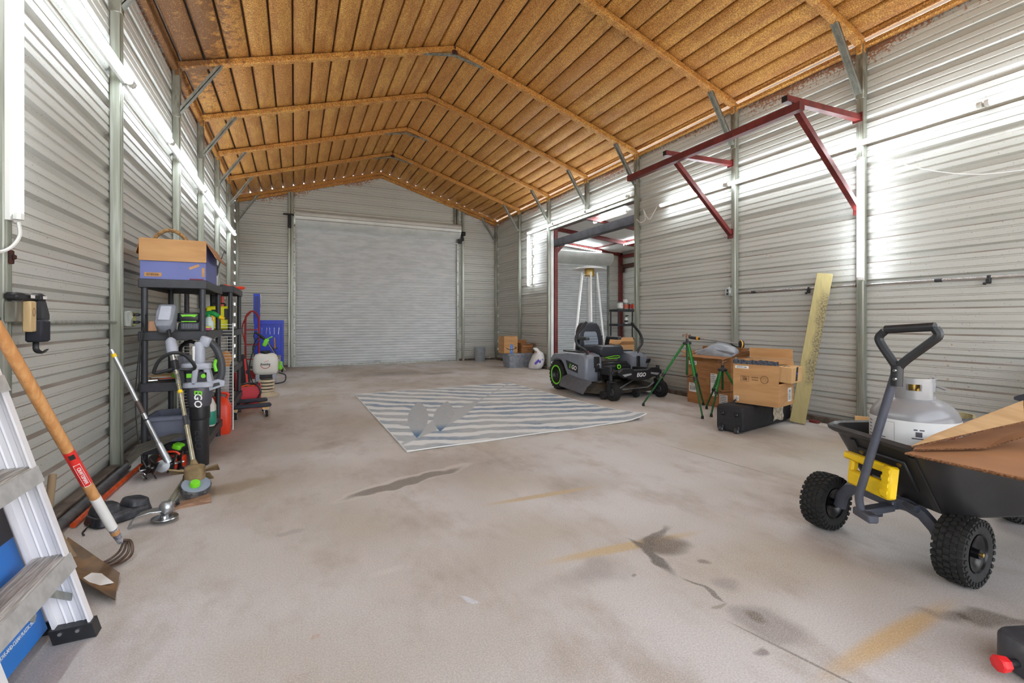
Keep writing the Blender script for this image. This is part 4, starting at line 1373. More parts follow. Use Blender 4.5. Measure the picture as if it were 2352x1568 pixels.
# ================================================================ RED RACK ON THE RIGHT WALL
rk = thing('wall_rack', 'dark red steel rack of beam, arms and braces on the right wall', 'rack', (XR - .075, 3.5, 2.9))
def W(x, y, z):
    return Vector((x - (XR - .075), y - 3.5, z - 2.9))
g = G(); g.beam(W(3.98, 2.62, 2.93), W(3.98, 4.93, 2.93), .065, .07); bm_ = g.build('beam', rust_red, rk)
for y in (2.745, 4.225):
    g = G(); g.beam(W(3.93, y, 3.03), W(XR - .075, y, 3.06), .055, .055); am = g.build('arm', rust_red, rk)
    g = G(); g.beam(W(3.925, y, 3.03), W(3.931, y, 3.03), .045, .045); g.build('tube_end', black_m, am)
    g = G(); g.beam(W(4.06, y, 2.99), W(XR - .075, y, 2.17), .05, .05, up=(1, 0, .3)); g.build('brace', rust_red, rk)
    g = G(); g.cb(W(XR - .074, y, 3.06), (.006, .09, .09)); g.cb(W(XR - .074, y, 2.17), (.006, .08, .12)); g.build('mounting_plate', rust_red, rk)

# ================================================================ CONDUIT AND OUTLET, RIGHT WALL
cd = thing('conduit_pipe', 'galvanised conduit pipe with black clips along the right wall', 'conduit', (XR - .03, 2.5, 1.42))
g = G(); g.tube([(0, 1.68, .008), (0, -3.1, -.012)], .0125, 10); g.build('pipe', chrome, cd)
g = G()
for y in (1.45, .28, -.35): G().tube([(0, y, 0), (0, y - .05, 0)], .0165, 10).build('coupling', dark_pl, cd)
for y in (.75, -.70, -.98):
    g = G(); g.cb((-.01, y, -.03), (.03, .03, .045), .005); g.cb((-.02, y + .02, -.05), (.02, .02, .02), .004, (20, 0, 0)); g.cb((0, y, .0), (.04, .022, .034), .006); g.build('clip', black_pl, cd)
ox = thing('outlet_box', 'galvanised outlet box beside the post on the right wall', 'outlet', (XR - .075, 4.235, 1.43))
g = G(); g.cb((-.01, 0, 0), (.05, .075, .11), .006); bx_ = g.build('box', galv, ox)
g = G(); g.cb((-.037, 0, 0), (.004, .072, .106), .003); g.build('cover', chrome, bx_)
g = G()
for z in (-.022, .022): G().cb((-.0395, 0, z), (.002, .028, .030), .003).build('socket', dark_pl, bx_)
g = G(); g.tube([(0, 0, .055), (0, 0, .085), (.02, 0, .09)], .006, 6); g.build('cable_stub', galv, ox)

# ================================================================ RIDING MOWER
mw = thing('riding_mower', 'grey and black zero-turn riding mower with lime green accents by the opening', 'riding mower', (4.27, 5.70, 0))
mgrey = mat('mower_grey_body', (122, 127, 138), 0.36, 0.05, var=.1, scale=9)
mblack = mat('mower_black_body', (34, 34, 36), 0.42, 0.05, var=.2, scale=12)
mdeck = mat('dusty_black_deck', (52, 49, 46), 0.6, 0.1, col2=(92, 80, 64), scale=7)
seat_m = mat('black_vinyl', (47, 49, 56), 0.42, bump=.15, bscale=180)
seat_g = mat('grey_vinyl_seat', (134, 144, 156), 0.5, bump=.12, bscale=180)
MX = Matrix.Rotation(R(90), 4, 'Y')
def mtyre(r, w, blocks):
    g = G()
    pr = [(r * .56, -w * .40), (r * .66, -w * .5), (r * .84, -w * .5), (r * .95, -w * .44), (r * .985, -w * .3), (r * .99, 0), (r * .985, w * .3), (r * .95, w * .44), (r * .84, w * .5), (r * .66, w * .5), (r * .56, w * .40)]
    g.lathe(pr, 40, M=MX, c0=False, c1=False)
    if blocks:
        for k in range(blocks):
            for q in (-.36, -.12, .12, .36):
                a = 2 * PI * (k + (.5 if abs(q) > .2 else 0)) / blocks
                g.add(*boxdata(r * .965, r * 1.012, -.013, .013, q * w - .09 * w, q * w + .09 * w), M=MX @ Matrix.Rotation(a, 4, 'Z'))
    else:
        for q in (-.36, -.18, 0, .18, .36):
            g.lathe([(r * .98, q * w - .004), (r * 1.02, q * w - .003), (r * 1.02, q * w + .003), (r * .98, q * w + .004)], 32, M=MX, c0=False, c1=False)
    return g
rear = mtyre(.226, .20, 26).mesh('rear_tyre', rubber)
for sx in (-1, 1):
    w = bpy.data.objects.new('rear_wheel', rear); COL.objects.link(w); w.parent = mw; w.location = (sx * .46, .66, .228)
    g = G(); g.lathe([(.02, sx * .06), (.10, sx * .05), (.125, sx * .085), (.128, sx * .10), (.128, -sx * .09), (.02, -sx * .06)], 24, M=MX); g.build('rim', mblack, w)
    g = G(); g.lathe([(.128, sx * .098), (.134, sx * .104), (.150, sx * .104), (.155, sx * .096)], 32, M=MX, c0=False, c1=False); g.build('green_ring', lime, w)
    g = G(); g.lathe([(.0, sx * .075), (.03, sx * .075), (.035, sx * .05)], 12, M=MX); g.build('hub', dark_pl, w)
cst = mtyre(.113, .088, 0).mesh('castor_tyre', rubber)
for sx in (-1, 1):
    x = sx * .405
    cs = G(); cs.cyl((x, -.535, .25), (x, -.535, .44), .026, n=12); cs.box(x - .055, x + .055, -.60, -.50, .225, .262, .012)
    for q in (-1, 1):
        cs.beam((x + q * .056, -.55, .25), (x + q * .056, -.585, .105), .012, .055, up=(0, 1, 0))
    c_ = cs.build('castor', mblack, mw)
    w = bpy.data.objects.new('castor_wheel', cst); COL.objects.link(w); w.parent = c_; w.location = (x, -.59, .115)
    g = G(); g.lathe([(.0, .05), (.05, .045), (.062, .03), (.062, -.03), (.05, -.045), (0, -.05)], 16, M=Matrix.Translation((x, -.59, .115)) @ MX); g.build('castor_hub', dark_pl, c_)
# side bodies with wheel-arch fenders
side = [(.86, .42), (.84, .49), (.76, .555), (.45, .585), (.36, .60), (.02, .60), (-.10, .575), (-.155, .53), (-.165, .30), (-.14, .205), (-.02, .185), (.16, .19), (.30, .25), (.385, .36), (.44, .44), (.52, .49), (.66, .505), (.78, .47)]
for sx in (-1, 1):
    g = G()
    def ring(x, k, dz):
        return [Vector((x, .35 + (y - .35) * k, .42 + (z - .42) * k + dz)) for y, z in side]
    g.loft([ring(sx * .27, .93, 0), ring(sx * .29, 1.0, 0), ring(sx * .50, 1.0, 0), ring(sx * .545, .985, -.004), ring(sx * .562, .94, -.008)])
    b_ = g.build('side_body', mgrey, mw, ang=45)
    g = G(); g.box(sx * .30, sx * .50, .10, .56, .597, .618, .008); g.build('battery_lid', mblack, b_)
    g = G(); g.box(sx * .34, sx * .40, -.178, -.158, .34, .55, .006); g.box(sx * .30, sx * .36, -.20, -.16, .22, .36, .008); g.build('front_vent', mblack, b_)
    if sx < 0:
        Ms = frame((-.5635, .20, .40), (0, -1, 0), (0, 0, 1))
        g = G(); g.add([(-.17, .085, 0), (.17, .03, 0), (.17, -.09, 0), (-.10, -.05, 0)], [(0, 1, 2, 3)], Ms); dk_ = g.build('decal', mblack, b_)
        M2 = frame((-.5655, .17, .388), (0, -1, -.13), (0, 0, 1))
        text('E', .088, lime, dk_, M2 @ Matrix.Translation((-.075, 0, 0)), shear=.2, bold=.002); text('GO', .088, ink_white, dk_, M2 @ Matrix.Translation((.035, 0, 0)), shear=.2, bold=.002)
        g = G(); g.box(-.42, -.33, -.172, -.164, .40, .56); pz = g.build('dial_panel', mblack, b_)
        text('2', .075, lime, pz, frame((-.365, -.1735, .50), (1, 0, 0), (0, 0, 1)), bold=.002)
        g = G(); g.tube(arc((-.35, -.175, .435), .022, 0, 180, 8), .004, 6); g.build('dial_arc', ink_white, pz)
        g = G(); g.lathe([(.0, .03), (.018, .028), (.02, 0)], 12, M=Matrix.Translation((-.40, .02, .60))); g.build('red_knob', red_pl, b_)
# centre body, hood under the seat
g = G(); g.box(-.285, .285, -.13, .82, .20, .43, .03); g.box(-.28, .28, .55, .86, .40, .56, .03); g.box(-.24, .24, -.11, .12, .40, .47, .02); g.build('chassis', mblack, mw)
g = G(); g.lathe([(.0, .032), (.030, .030), (.034, .0)], 20, M=Matrix.Translation((.02, -.13, .40)) @ Matrix.Rotation(R(90), 4, 'X')); kn = g.build('knob', mblack, mw)
g = G(); g.lathe([(.018, .0325), (.034, .0325), (.036, .026)], 20, M=Matrix.Translation((.02, -.13, .40)) @ Matrix.Rotation(R(90), 4, 'X'), c0=False, c1=False); g.lathe([(0, .034), (.012, .034)], 12, M=Matrix.Translation((.02, -.13, .40)) @ Matrix.Rotation(R(90), 4, 'X')); g.build('knob_ring', lime, kn)
# seat
g = G(); g.box(-.15, .15, .02, .45, .45, .54, .02); g.build('seat_bracket', mat('dusty_bracket', (104, 98, 84), .6, .2, col2=(70, 66, 58), scale=15), mw)
st = thing_seat = G()
rings = []
for y, z0, z1, w in ((-.02, .585, .625, .34), (-.015, .55, .665, .42), (.06, .535, .69, .47), (.20, .53, .665, .49), (.38, .53, .655, .48), (.50, .54, .67, .44), (.53, .56, .65, .36)):
    ring = []
    for px_, pz_ in rrect(w, z1 - z0, .05, 4):
        lift = .03 * (abs(px_) / (w / 2)) ** 2 if pz_ > 0 else 0
        ring.append(Vector((px_, y, (z0 + z1) / 2 + pz_ + lift)))
    rings.append(ring)
st.loft(rings); seat = st.build('seat_cushion', seat_m, mw, ang=60)
g = G()
for y in (.10, .20, .30, .40): g.tube(spline([(-.15, y, .668), (0, y, .662), (.15, y, .668)], 3), .016, 6, flat=.5)
g.build('seat_insert', seat_g, seat)
tilt = Matrix.Translation((0, .56, .62)) @ Matrix.Rotation(R(-10), 4, 'X')
g = G()
rings = []
for z, w, d_, yo in ((0, .40, .06, 0), (.02, .46, .09, 0), (.15, .475, .10, 0), (.28, .45, .105, 0), (.34, .40, .115, -.005), (.40, .33, .11, -.008), (.425, .27, .07, 0), (.435, .2, .03, .01)):
    rings.append([tilt @ Vector((p[0], yo - p[1] - .01, z)) for p in rrect(w, d_, .045, 4)])
g.loft(rings); bk = g.build('backrest', seat_m, mw, ang=60)
g = G()
poly = [(-.13, .015), (.13, .015), (.142, .12), (.125, .25), (.10, .275), (-.10, .275), (-.125, .25), (-.142, .12)]
g.loft([[tilt @ Vector((x, -.052, z)) for x, z in poly], [tilt @ Vector((x * .93, -.068, .14 + (z - .14) * .95)) for x, z in poly]]); ins = g.build('backrest_insert', seat_g, bk)
g = G()
for z in (.06, .105, .15, .195): g.tube([tilt @ Vector((-.12, -.0685, z)), tilt @ Vector((.12, -.0685, z))], .0025, 4)
g.build('seam', dark_pl, ins)
text('EGO', .05, mat('gold_thread', (150, 134, 84), .6), bk, tilt @ frame((0, -.0715, .375), (1, 0, 0), (0, 0, 1)), shear=.2)
g = G(); g.box(-.15, .15, .60, .66, .60, .95, .02); g.build('seat_back_shell', mblack, mw)
for sx in (-1, 1):
    g = G(); g.rbox((sx * .295, .33, .80), (.075, .33, .05), .03, 3); ar = g.build('armrest', dark_pl, mw)
    g = G(); g.beam((sx * .27, .50, .62), (sx * .285, .46, .79), .05, .04, up=(0, 1, 0)); g.build('armrest_post', mblack, ar)
    g = G(); g.tube(spline([(sx * .43, -.05, .56), (sx * .48, -.04, .645), (sx * .575, .0, .715), (sx * .60, .03, .80), (sx * .56, .04, .89), (sx * .47, .04, .98), (sx * .41, .04, 1.05)], 5), .019, 10); lv = g.build('control_lever', black_pl, mw)
    g = G(); g.cyl((sx * .415, -.055, .53), (sx * .438, -.047, .60), .016, n=8); g.build('lever_stem', alu, lv)
# green latch wire under the seat
g = G(); g.tube(spline([(-.12, -.03, .525), (-.04, -.06, .545), (.09, -.06, .55), (.10, -.05, .52), (-.10, -.05, .515)], 4), .006, 6); g.build('seat_latch', lime, mw)
# front frame, footplate and bumper
for sx in (-1, 1):
    g = G(); g.beam((sx * .30, -.10, .35), (sx * .36, -.55, .365), .055, .085, b=.006); g.build('front_rail', mblack, mw)
g = G(); g.box(-.42, .42, -.585, -.505, .335, .395, .01); g.build('cross_beam', mblack, mw)
g = G(); g.add([(-.30, -.12, .30), (.30, -.12, .30), (.31, -.50, .345), (-.31, -.50, .345), (-.30, -.12, .32), (.30, -.12, .32), (.31, -.50, .365), (-.31, -.50, .365)], [(0, 1, 2, 3), (4, 5, 6, 7), (0, 1, 5, 4), (1, 2, 6, 5), (2, 3, 7, 6), (3, 0, 4, 7)]); g.build('foot_plate', dark_pl, mw)
g = G()
bp = [(-.36, .375), (-.30, .425), (-.17, .425), (-.11, .395), (.11, .395), (.17, .425), (.30, .425), (.36, .375), (.36, .345), (.29, .305), (.20, .30), (.12, .265), (-.12, .265), (-.20, .30), (-.29, .305), (-.36, .345)]
g.prism(bp, 'y', -.665, -.605); bpx = g.build('bumper', mblack, mw)
for sx in (-1, 1):
    g = G(); g.prism([(sx * .32, .35), (sx * .17, .365), (sx * .165, .345), (sx * .28, .322)], 'y', -.671, -.664); g.build('lamp_lens', mat('lamp_glass', (170, 172, 176), .15, .3), bpx)
text('EGO', .075, ink_white, bpx, frame((.0, -.667, .335), (1, 0, 0), (0, 0, 1)), shear=.2, bold=.0015)
g = G(); g.cb((.31, -.45, .50), (.075, .02, .07), .008, (20, 0, 0)); g.beam((.30, -.44, .37), (.31, -.45, .48), .012, .012); g.build('foot_pedal', mblack, mw)
# cutting deck
g = G()
poly = [(-.55, .30), (-.60, .10), (-.60, -.18), (-.46, -.40), (-.20, -.46), (.05, -.42), (.22, -.46), (.48, -.38), (.56, -.15), (.54, .15), (.42, .32), (.1, .36), (-.3, .36)]
g.loft([[Vector((x, y, .065)) for x, y in poly], [Vector((x, y, .10)) for x, y in poly], [Vector((x * .96, y * .96, .155)) for x, y in poly], [Vector((x * .80, y * .80, .185)) for x, y in poly]]); dk = g.build('cutting_deck', mdeck, mw)
g = G(); g.loft([[Vector(p) for p in ((-.56, .31, .275), (-.55, -.27, .235), (-.57, -.33, .215), (-.57, .31, .255))], [Vector(p) for p in ((-.665, .30, .235), (-.65, -.28, .20), (-.66, -.36, .175), (-.675, .30, .215))], [Vector(p) for p in ((-.735, .27, .13), (-.735, -.26, .085), (-.72, -.34, .07), (-.73, .26, .11))]])
g.build('discharge_chute', mat('grey_rubber_chute', (92, 94, 100), .6, var=.15, scale=14), dk)
for (x, y) in ((-.47, -.42), (.05, -.47), (.50, -.34)):
    g = G(); g.cyl((x - .025, y - .03, .062), (x + .025, y - .03, .062), .055, n=16); g.build('gauge_wheel', rubber, dk)
    g = G(); g.beam((x + .035, y - .03, .06), (x + .035, y + .03, .15), .01, .03); g.build('wheel_bracket', mdeck, dk)
for x in (-.28, .02, .30):
    g = G(); g.lathe([(.09, .18), (.085, .215), (.05, .23), (.03, .25), (0, .252)], 16, o=(x, -.08, 0)); g.build('spindle_cover', mdeck, dk)
g = G(); g.tube([(-.22, -.48, .14), (.05, -.50, .27)], .009, 6); g.tube([(-.20, -.52, .13), (.26, -.50, .135)], .010, 6); g.tube([(.26, -.50, .135), (.40, -.54, .24)], .009, 6); g.build('lift_linkage', alu, dk)

# ================================================================ THINGS BY THE BACK RIGHT CORNER
def tote(label, loc, rot, size, m, lid=None):
    o = thing('storage_tote', label, 'tote', loc, (0, 0, rot))
    w, d, h = size
    g = G(); g.loft([rr3(w * .90, d * .90, .03, 0), rr3(w, d, .035, h - .03), rr3(w, d, .035, h), rr3(w - .014, d - .014, .03, h), rr3(w * .89, d * .89, .03, .01)]); g.build('body', m, o)
    g = G(); g.loft([rr3(w + .002, d + .002, .035, h - .035), rr3(w + .035, d + .035, .045, h - .03), rr3(w + .035, d + .035, .045, h - .005), rr3(w + .002, d + .002, .035, h)], False, False); g.build('rim', m, o)
    if lid:
        g = G(); g.loft([rr3(w + .045, d + .045, .05, h - .012), rr3(w + .05, d + .05, .05, h + .012), rr3(w + .02, d + .02, .04, h + .022)]); g.build('lid', lid, o)
    return o
tote_m = mat('dusty_grey_tote', (118, 124, 138), 0.55, col2=(142, 144, 148), scale=16)
tote('dusty grey tote on the floor under the cartons in the far right corner', (4.68, 9.80, 0), 0, (.60, .40, .305), tote_m, tote_m)
sb = carton('carton', 'upright kraft carton with printed smile arrow and blue tape in the far corner', (4.45, 9.80, .330), 3, (.35, .28, .385), kraft, group='cartons in the far right corner')
g = G(); g.box(-.015, .050, -.1425, -.1395, -.001, .20); bt = g.build('blue_tape', ink_blue, sb)
for k, ch in enumerate(('1', '2', 'S')): text(ch, .035, ink_white, bt, frame((.018, -.1432, .16 - k * .05), (1, 0, 0), (0, 0, 1)))
g = G(); g.tube(spline([(-.12, -.1415, .125), (-.06, -.1415, .09), (.02, -.1415, .082), (.10, -.1415, .105), (.125, -.1415, .125)], 5), [.003] + [.008] * 19 + [.005], 6); g.tube([(.09, -.1415, .135), (.135, -.1415, .14), (.13, -.1415, .095)], .006, 6); g.build('smile_arrow', ink, sb)
text('bu', .03, ink_brown, sb, frame((0, -.1412, .30), (1, 0, 0), (0, 0, 1)))
ob2 = carton('carton', 'open brown carton lying on the grey tote beside the smile carton', (4.86, 9.80, .330), 0, (.28, .30, .17), kraft_dark, (('-x', .05, 5), ('-y', .09, 110), ('+y', .12, -6), ('+x', .1, 75)), group='cartons in the far right corner')
g = G(); g.tube(spline([(.02, -.1515, .09), (.07, -.1515, .06), (.12, -.1515, .085)], 4), .006, 6); g.build('smile_arrow', ink, ob2)
# white feed sack
sk = thing('feed_sack', 'white feed sack with purple print slumped against the grey tote', 'sack', (4.88, 9.22, 0), (0, 0, 0))
sack_m = mat('white_woven_sack', (226, 224, 224), 0.5, var=.12, scale=7, bump=.3, bscale=16)
g = G()
rings = []
for z, wx, wy, dx in ((0, .20, .10, -.04), (.02, .29, .15, -.03), (.09, .33, .19, -.01), (.20, .31, .18, .02), (.30, .25, .15, .05), (.36, .17, .11, .06), (.40, .11, .06, .02), (.44, .13, .04, -.02), (.47, .10, .015, -.04)):
    rings.append([Vector((dx + wx / 2 * math.cos(a) * (1 + .05 * math.sin(3 * a + z * 20)), wy * math.sin(a) * (1 + .05 * math.sin(4 * a + z * 30)), z)) for a in [2 * PI * i / 22 for i in range(22)]])
g.loft(rings); sb_ = g.build('body', sack_m, sk, ang=70)
pur = mat('purple_print', (82, 66, 170), .6)
for (x0, z0, w, h, ang) in ((-.05, .17, .14, .05, 38), (.05, .19, .12, .04, 38)):
    M = frame((x0 - .03, -.176, z0), (math.cos(R(ang)), .12, math.sin(R(ang))), (-math.sin(R(ang)), .25, math.cos(R(ang))))
    g = G(); g.box(-w / 2, w / 2, -h / 2, h / 2, -.004, .002); g.v = [M @ p for p in g.v]; g.build('printed_panel', pur, sb_)
g = G(); g.box(-.045, .02, -.045, -.035, .36, .40); g.build('brown_print', kraft_dark, sb_)
# paint bucket
def bucket(label, loc, m, r=.15, h=.37):
    o = thing('plastic_bucket', label, 'bucket', loc)
    g = G(); g.lathe([(r * .84, 0), (r * .86, .005), (r * .97, h * .80), (r * 1.0, h), (r * .96, h), (r * .84, .02)], 24); b_ = g.build('body', m, o)
    for z in (.80, .87, .96):
        g = G(); g.lathe([(r * .97, h * z - .008), (r * 1.06, h * z - .006), (r * 1.06, h * z + .002), (r * .97, h * z + .004)], 24, c0=False, c1=False); g.build('rib', m, b_)
    g = G(); g.tube(spline([(-r, 0, h * .85), (-r * .9, -r * .75, h * .62), (0, -r * 1.06, h * .5), (r * .9, -r * .75, h * .62), (r, 0, h * .85)], 5), .004, 6); g.build('bail_handle', galv, o)
    return o
bucket('grey plastic bucket by the back wall right of the roll-up door', (4.46, 11.63, 0), mat('grey_bucket_plastic', (158, 164, 170), .45, var=.12, scale=10))

# ================================================================ THINGS IN THE LEAN-TO
ht = thing('patio_heater', 'tall pyramid patio heater with white legs in the lean-to', 'patio heater', (5.74, 8.42, 0), (0, 0, 20))
hw_ = mat('white_enamel', (238, 238, 236), 0.3)
g = G(); g.loft([rr3(.50, .50, .02, 0), rr3(.50, .50, .02, .03), rr3(.44, .44, .02, .05), rr3(.40, .40, .02, .72), rr3(.42, .42, .02, .75), rr3(.30, .30, .02, .76)]); g.build('base', dark_pl, ht)
for sx in (-1, 1):
    for sy in (-1, 1):
        g = G(); g.beam((sx * .235, sy * .235, .40), (sx * .115, sy * .115, 2.10), .030, .030, up=(sx, sy, 0)); lg = g.build('leg', hw_, ht)
g = G(); g.lathe([(.055, .76), (.055, 2.0)], 16, c0=False, c1=False); g.build('glass_tube', mat('pale_glass', (206, 210, 212), .1), ht)
for k in range(4):
    a = Matrix.Rotation(R(90 * k), 4, 'Z')
    g = G()
    for i in range(24):
        z = .80 + 1.25 * i / 23
        w = .235 - (z - .4) * .0706 - .02
        g.beam(a @ Vector((-w, -w - .01, z)), a @ Vector((w, -w - .01, z)), .003, .003)
    for q in (-.5, .5):
        g.beam(a @ Vector((.18 * q * 2, -.20, .80)), a @ Vector((.09 * q * 2, -.112, 2.04)), .004, .004)
    g.build('guard_grille', chrome, ht)
g = G(); g.lathe([(.10, 2.02), (.105, 2.04), (.105, 2.16), (.09, 2.19), (.03, 2.20)], 20); g.build('burner_head', brass, ht)
g = G(); g.lathe([(.0, 2.232), (.12, 2.228), (.25, 2.205), (.37, 2.16), (.372, 2.165), (.25, 2.212), (.12, 2.238), (0, 2.245)], 32); g.build('reflector', hw_, ht)
# shelf unit shared by three places
shelf_m = mat('charcoal_resin', (52, 53, 58), 0.48, var=.15, scale=20, bump=.1, bscale=200)
def shelf_unit(label, loc, w, d, tops, lip=.065, leg=.021, rot=0):
    """resin shelf unit; loc is the front-left foot corner, w in x, d in y"""
    o = thing('shelf_unit', label, 'shelf', loc, (0, 0, rot), 'charcoal resin shelf units')
    for zt in tops:
        g = G()
        g.box(0, w, 0, .02, zt - lip, zt, .004); g.box(0, w, d - .02, d, zt - lip, zt, .004); g.box(0, .02, .02, d - .02, zt - lip, zt, .004); g.box(w - .02, w, .02, d - .02, zt - lip, zt, .004)
        g.box(.018, w - .018, .018, d - .018, zt - .014, zt - .004)
        for k in range(1, 6):
            g.box(.02, w - .02, d * k / 6 - .005, d * k / 6 + .005, zt - .035, zt - .012)
        g.build('shelf_board', shelf_m, o)
    for x in (.032, w - .032):
        for y in (.032, d - .032):
            zs = [0] + sorted(tops)
            g = G()
            for a, b_ in zip(zs[:-1], zs[1:]):
                z1 = b_ - lip + .001
                if z1 - a > .02:
                    g.cyl((x, y, a), (x, y, z1), leg, n=14)
            g.cyl((x, y, 0), (x, y, tops[0] - .02), leg * .8, n=10)
            g.build('leg', shelf_m, o)
    return o
shelf_unit('dark resin shelf with paint cans against the lean-to back wall', (8.45, 10.95, 0), .86, .42, (1.40, .98, .55, .14))
def can(label, loc, r, h, m, lab, cat='can', group=None):
    o = thing('paint_can', label, cat, loc, group=group)
    g = G(); g.lathe([(r * .97, 0), (r, .004), (r, h - .006), (r * 1.02, h), (r * .92, h), (r * .9, h - .01), (0, h - .01)], 18); g.build('body', m, o)
    g = G(); g.lathe([(r * 1.006, h * .14), (r * 1.012, h * .14), (r * 1.012, h * .84), (r * 1.006, h * .84)], 18, c0=False, c1=False); g.build('paper_label', lab, o)
    g = G(); g.tube(spline([(-r, 0, h * .8), (0, -r * 1.15, h * .55), (r, 0, h * .8)], 4), .003, 5); g.build('wire_handle', chrome, o)
    return o
gp_ = 'cans on the lean-to shelf'
can('white paint can at the left end of the lean-to shelf', (8.60, 11.05, 1.402), .085, .21, galv, white_m, group=gp_)
can('orange-labelled paint can right of the white one on the lean-to shelf', (8.80, 11.06, 1.402), .085, .17, galv, mat('rust_label', (190, 96, 72), .5), group=gp_)
can('small white can stacked on the orange-labelled can', (8.80, 11.06, 1.574), .075, .14, galv, white_m, group=gp_)
can('dark red can third from the left on the lean-to shelf', (8.97, 11.05, 1.402), .06, .17, galv, mat('dark_red_label', (150, 36, 36), .45), group=gp_)
can('bright orange can at the right end of the lean-to shelf', (9.10, 11.07, 1.402), .065, .19, galv, mat('bright_orange_label', (232, 84, 48), .45), group=gp_)
bt = thing('spray_bottle', 'small white bottle with dark cap on the second lean-to shelf', 'bottle', (8.80, 11.03, .982))
g = G(); g.lathe([(.05, 0), (.052, .01), (.052, .13), (.035, .17), (.02, .185), (.02, .2)], 14); g.build('body', white_m, bt)
g = G(); g.lathe([(.023, .195), (.023, .235), (0, .24)], 12); g.cb((.03, 0, .235), (.09, .03, .03), .006); g.build('cap', black_pl, bt)
g = G(); g.lathe([(.0527, .04), (.0527, .10)], 14, c0=False, c1=False); g.build('label', dark_pl, bt)
carton('carton', 'wide kraft carton with open flap behind the mower in the lean-to', (6.05, 7.55, 0), -8, (.62, .40, .60), kraft, (('-y', .16, 62), ('+y', .16, 40), ('+x', .14, 60), ('-x', .14, 80)), group='cartons in the lean-to')
tote('blue plastic bin behind the mower in the lean-to', (5.72, 6.95, 0), 0, (.40, .34, .46), mat('blue_bin_plastic', (40, 66, 176), .45))
# loose white cable at the near jamb
g = G(); g.tube(spline([(4.95, 5.47, 2.80), (4.97, 5.60, 2.69), (4.98, 5.68, 2.64), (4.99, 5.76, 2.70), (5.0, 5.84, 2.82), (5.0, 5.80, 2.66), (4.99, 5.90, 2.63), (5.0, 6.0, 2.70)], 6), .006, 6)
tag(g.build('power_cable', cap_m), 'white lamp cable looped beside the near jamb of the opening', 'cable')
g = G(); g.tube(spline([(5.0, 2.64, 2.70), (5.03, 2.3, 2.45), (5.04, 1.9, 2.27), (5.04, 1.5, 2.21), (5.04, 1.0, 2.20)], 6), .0045, 6)
tag(g.build('power_cable', cap_m), 'thin white cable sagging across the right wall from the upright tube', 'cable')

# ================================================================ AREA RUG
def rug_material():
    t = NT('palm_leaf_rug')
    v = t.n('ShaderNodeTexCoord').outputs['Object']            # x along short side, y along long side, metres
    streak = t.noise(t.mapping(v, sc=(14, 60, 1)), 1.0, 3.0, .7)
    blot = t.noise(v, 3.0, 2.0)
    white, pale, grey, blue = rgb((226, 228, 226)), rgb((196, 200, 200)), rgb((164, 170, 174)), rgb((84, 120, 156))
    sp = t.n('ShaderNodeSeparateXYZ'); t.l(v, sp.inputs[0])
    X, Y = sp.outputs[0], sp.outputs[1]
    # leaf rib: runs from the near left corner to the far right
    # side of the rib
    a = R(52.3)
    dX, dY = t.math('ADD', X, 1.236), t.math('ADD', Y, 1.467)
    along = t.math('ADD', t.math('MULTIPLY', dX, math.cos(a)), t.math('MULTIPLY', dY, math.sin(a)))
    across = t.math('SUBTRACT', t.math('MULTIPLY', dX, math.sin(a)), t.math('MULTIPLY', dY, math.cos(a)))
    # leaflets: stripes slanting away from the rib on both sides
    ab = t.math('ABSOLUTE', across)
    ph = t.math('SUBTRACT', t.math('MULTIPLY', along, 3.4), t.math('MULTIPLY', t.math('MAXIMUM', across, 0.0), 1.3))
    ph = t.math('ADD', ph, t.math('MULTIPLY', t.math('SUBTRACT', blot, .5), .8))
    fr_ = t.math('FRACT', ph)
    wv_ = t.mapr(t.noise(v, .9, 1.0), .3, .7, -.12, .12)
    fr_ = t.math('ADD', fr_, wv_)
    stripe = t.math('MULTIPLY', t.mapr(fr_, .14, .20), t.mapr(fr_, .76, .64))
    wbl = t.mapr(t.noise(v, 1.4, 1.0), .40, .60)
    lc = t.mix(wbl, grey, blue)
    lc = t.mix(t.mapr(streak, .35, .68, 0, .8), lc, pale)
    c = t.mix(t.math('MULTIPLY', stripe, .95), white, lc)
    # broad grey rib
    ribw = t.mapr(t.math('ABSOLUTE', t.math('SUBTRACT', along, 1.1)), .0, 1.2, .15, .018)
    rib = t.mapr(t.math('SUBTRACT', ribw, ab), -.01, .02)
    c = t.mix(rib, c, t.mix(streak, pale, grey))
    # two feather-shaped leaves near the left edge
    for (x, y, an, hl) in ((-.86, -.39, 75.8, 1.0), (-.56, -.38, 70.7, .86)):
        m = t.mapping(v, (x, y, 0), (0, 0, R(an)), (hl, .115, 1), 'TEXTURE')
        sx_ = t.n('ShaderNodeSeparateXYZ'); t.l(m, sx_.inputs[0])
        f = t.mapr(t.math('SUBTRACT', t.math('SUBTRACT', 1.0, t.math('MULTIPLY', sx_.outputs[0], sx_.outputs[0])), t.math('ABSOLUTE', sx_.outputs[1])), 0.0, .06)
        fc = t.mix(t.mapr(t.math('ADD', sx_.outputs[0], t.math('MULTIPLY', streak, .3)), -.45, -.72), t.mix(streak, pale, rgb((150, 156, 162))), blue)
        c = t.mix(f, c, fc)
    c = t.mix(t.mapr(t.noise(v, 220, 1), .4, .7, 0, .25), c, rgb((150, 150, 150)))
    t.l(c, t.b.inputs['Base Color'])
    t.b.inputs['Roughness'].default_value = .95
    t.b.inputs['Specular IOR Level'].default_value = .1
    t.bump(t.noise(v, 260, 1), .3, .003)
    return t.m
rg = thing('area_rug', 'pale blue and white rug with a palm leaf pattern on the concrete', 'rug', (2.105, 5.545, 0), (0, 0, 0))
cor = [(-1.274, -1.73), (1.36, -1.546), (1.23, 1.746), (-1.315, 1.532)]
g = G()
nx, ny = 24, 30
vs, fs = [], []
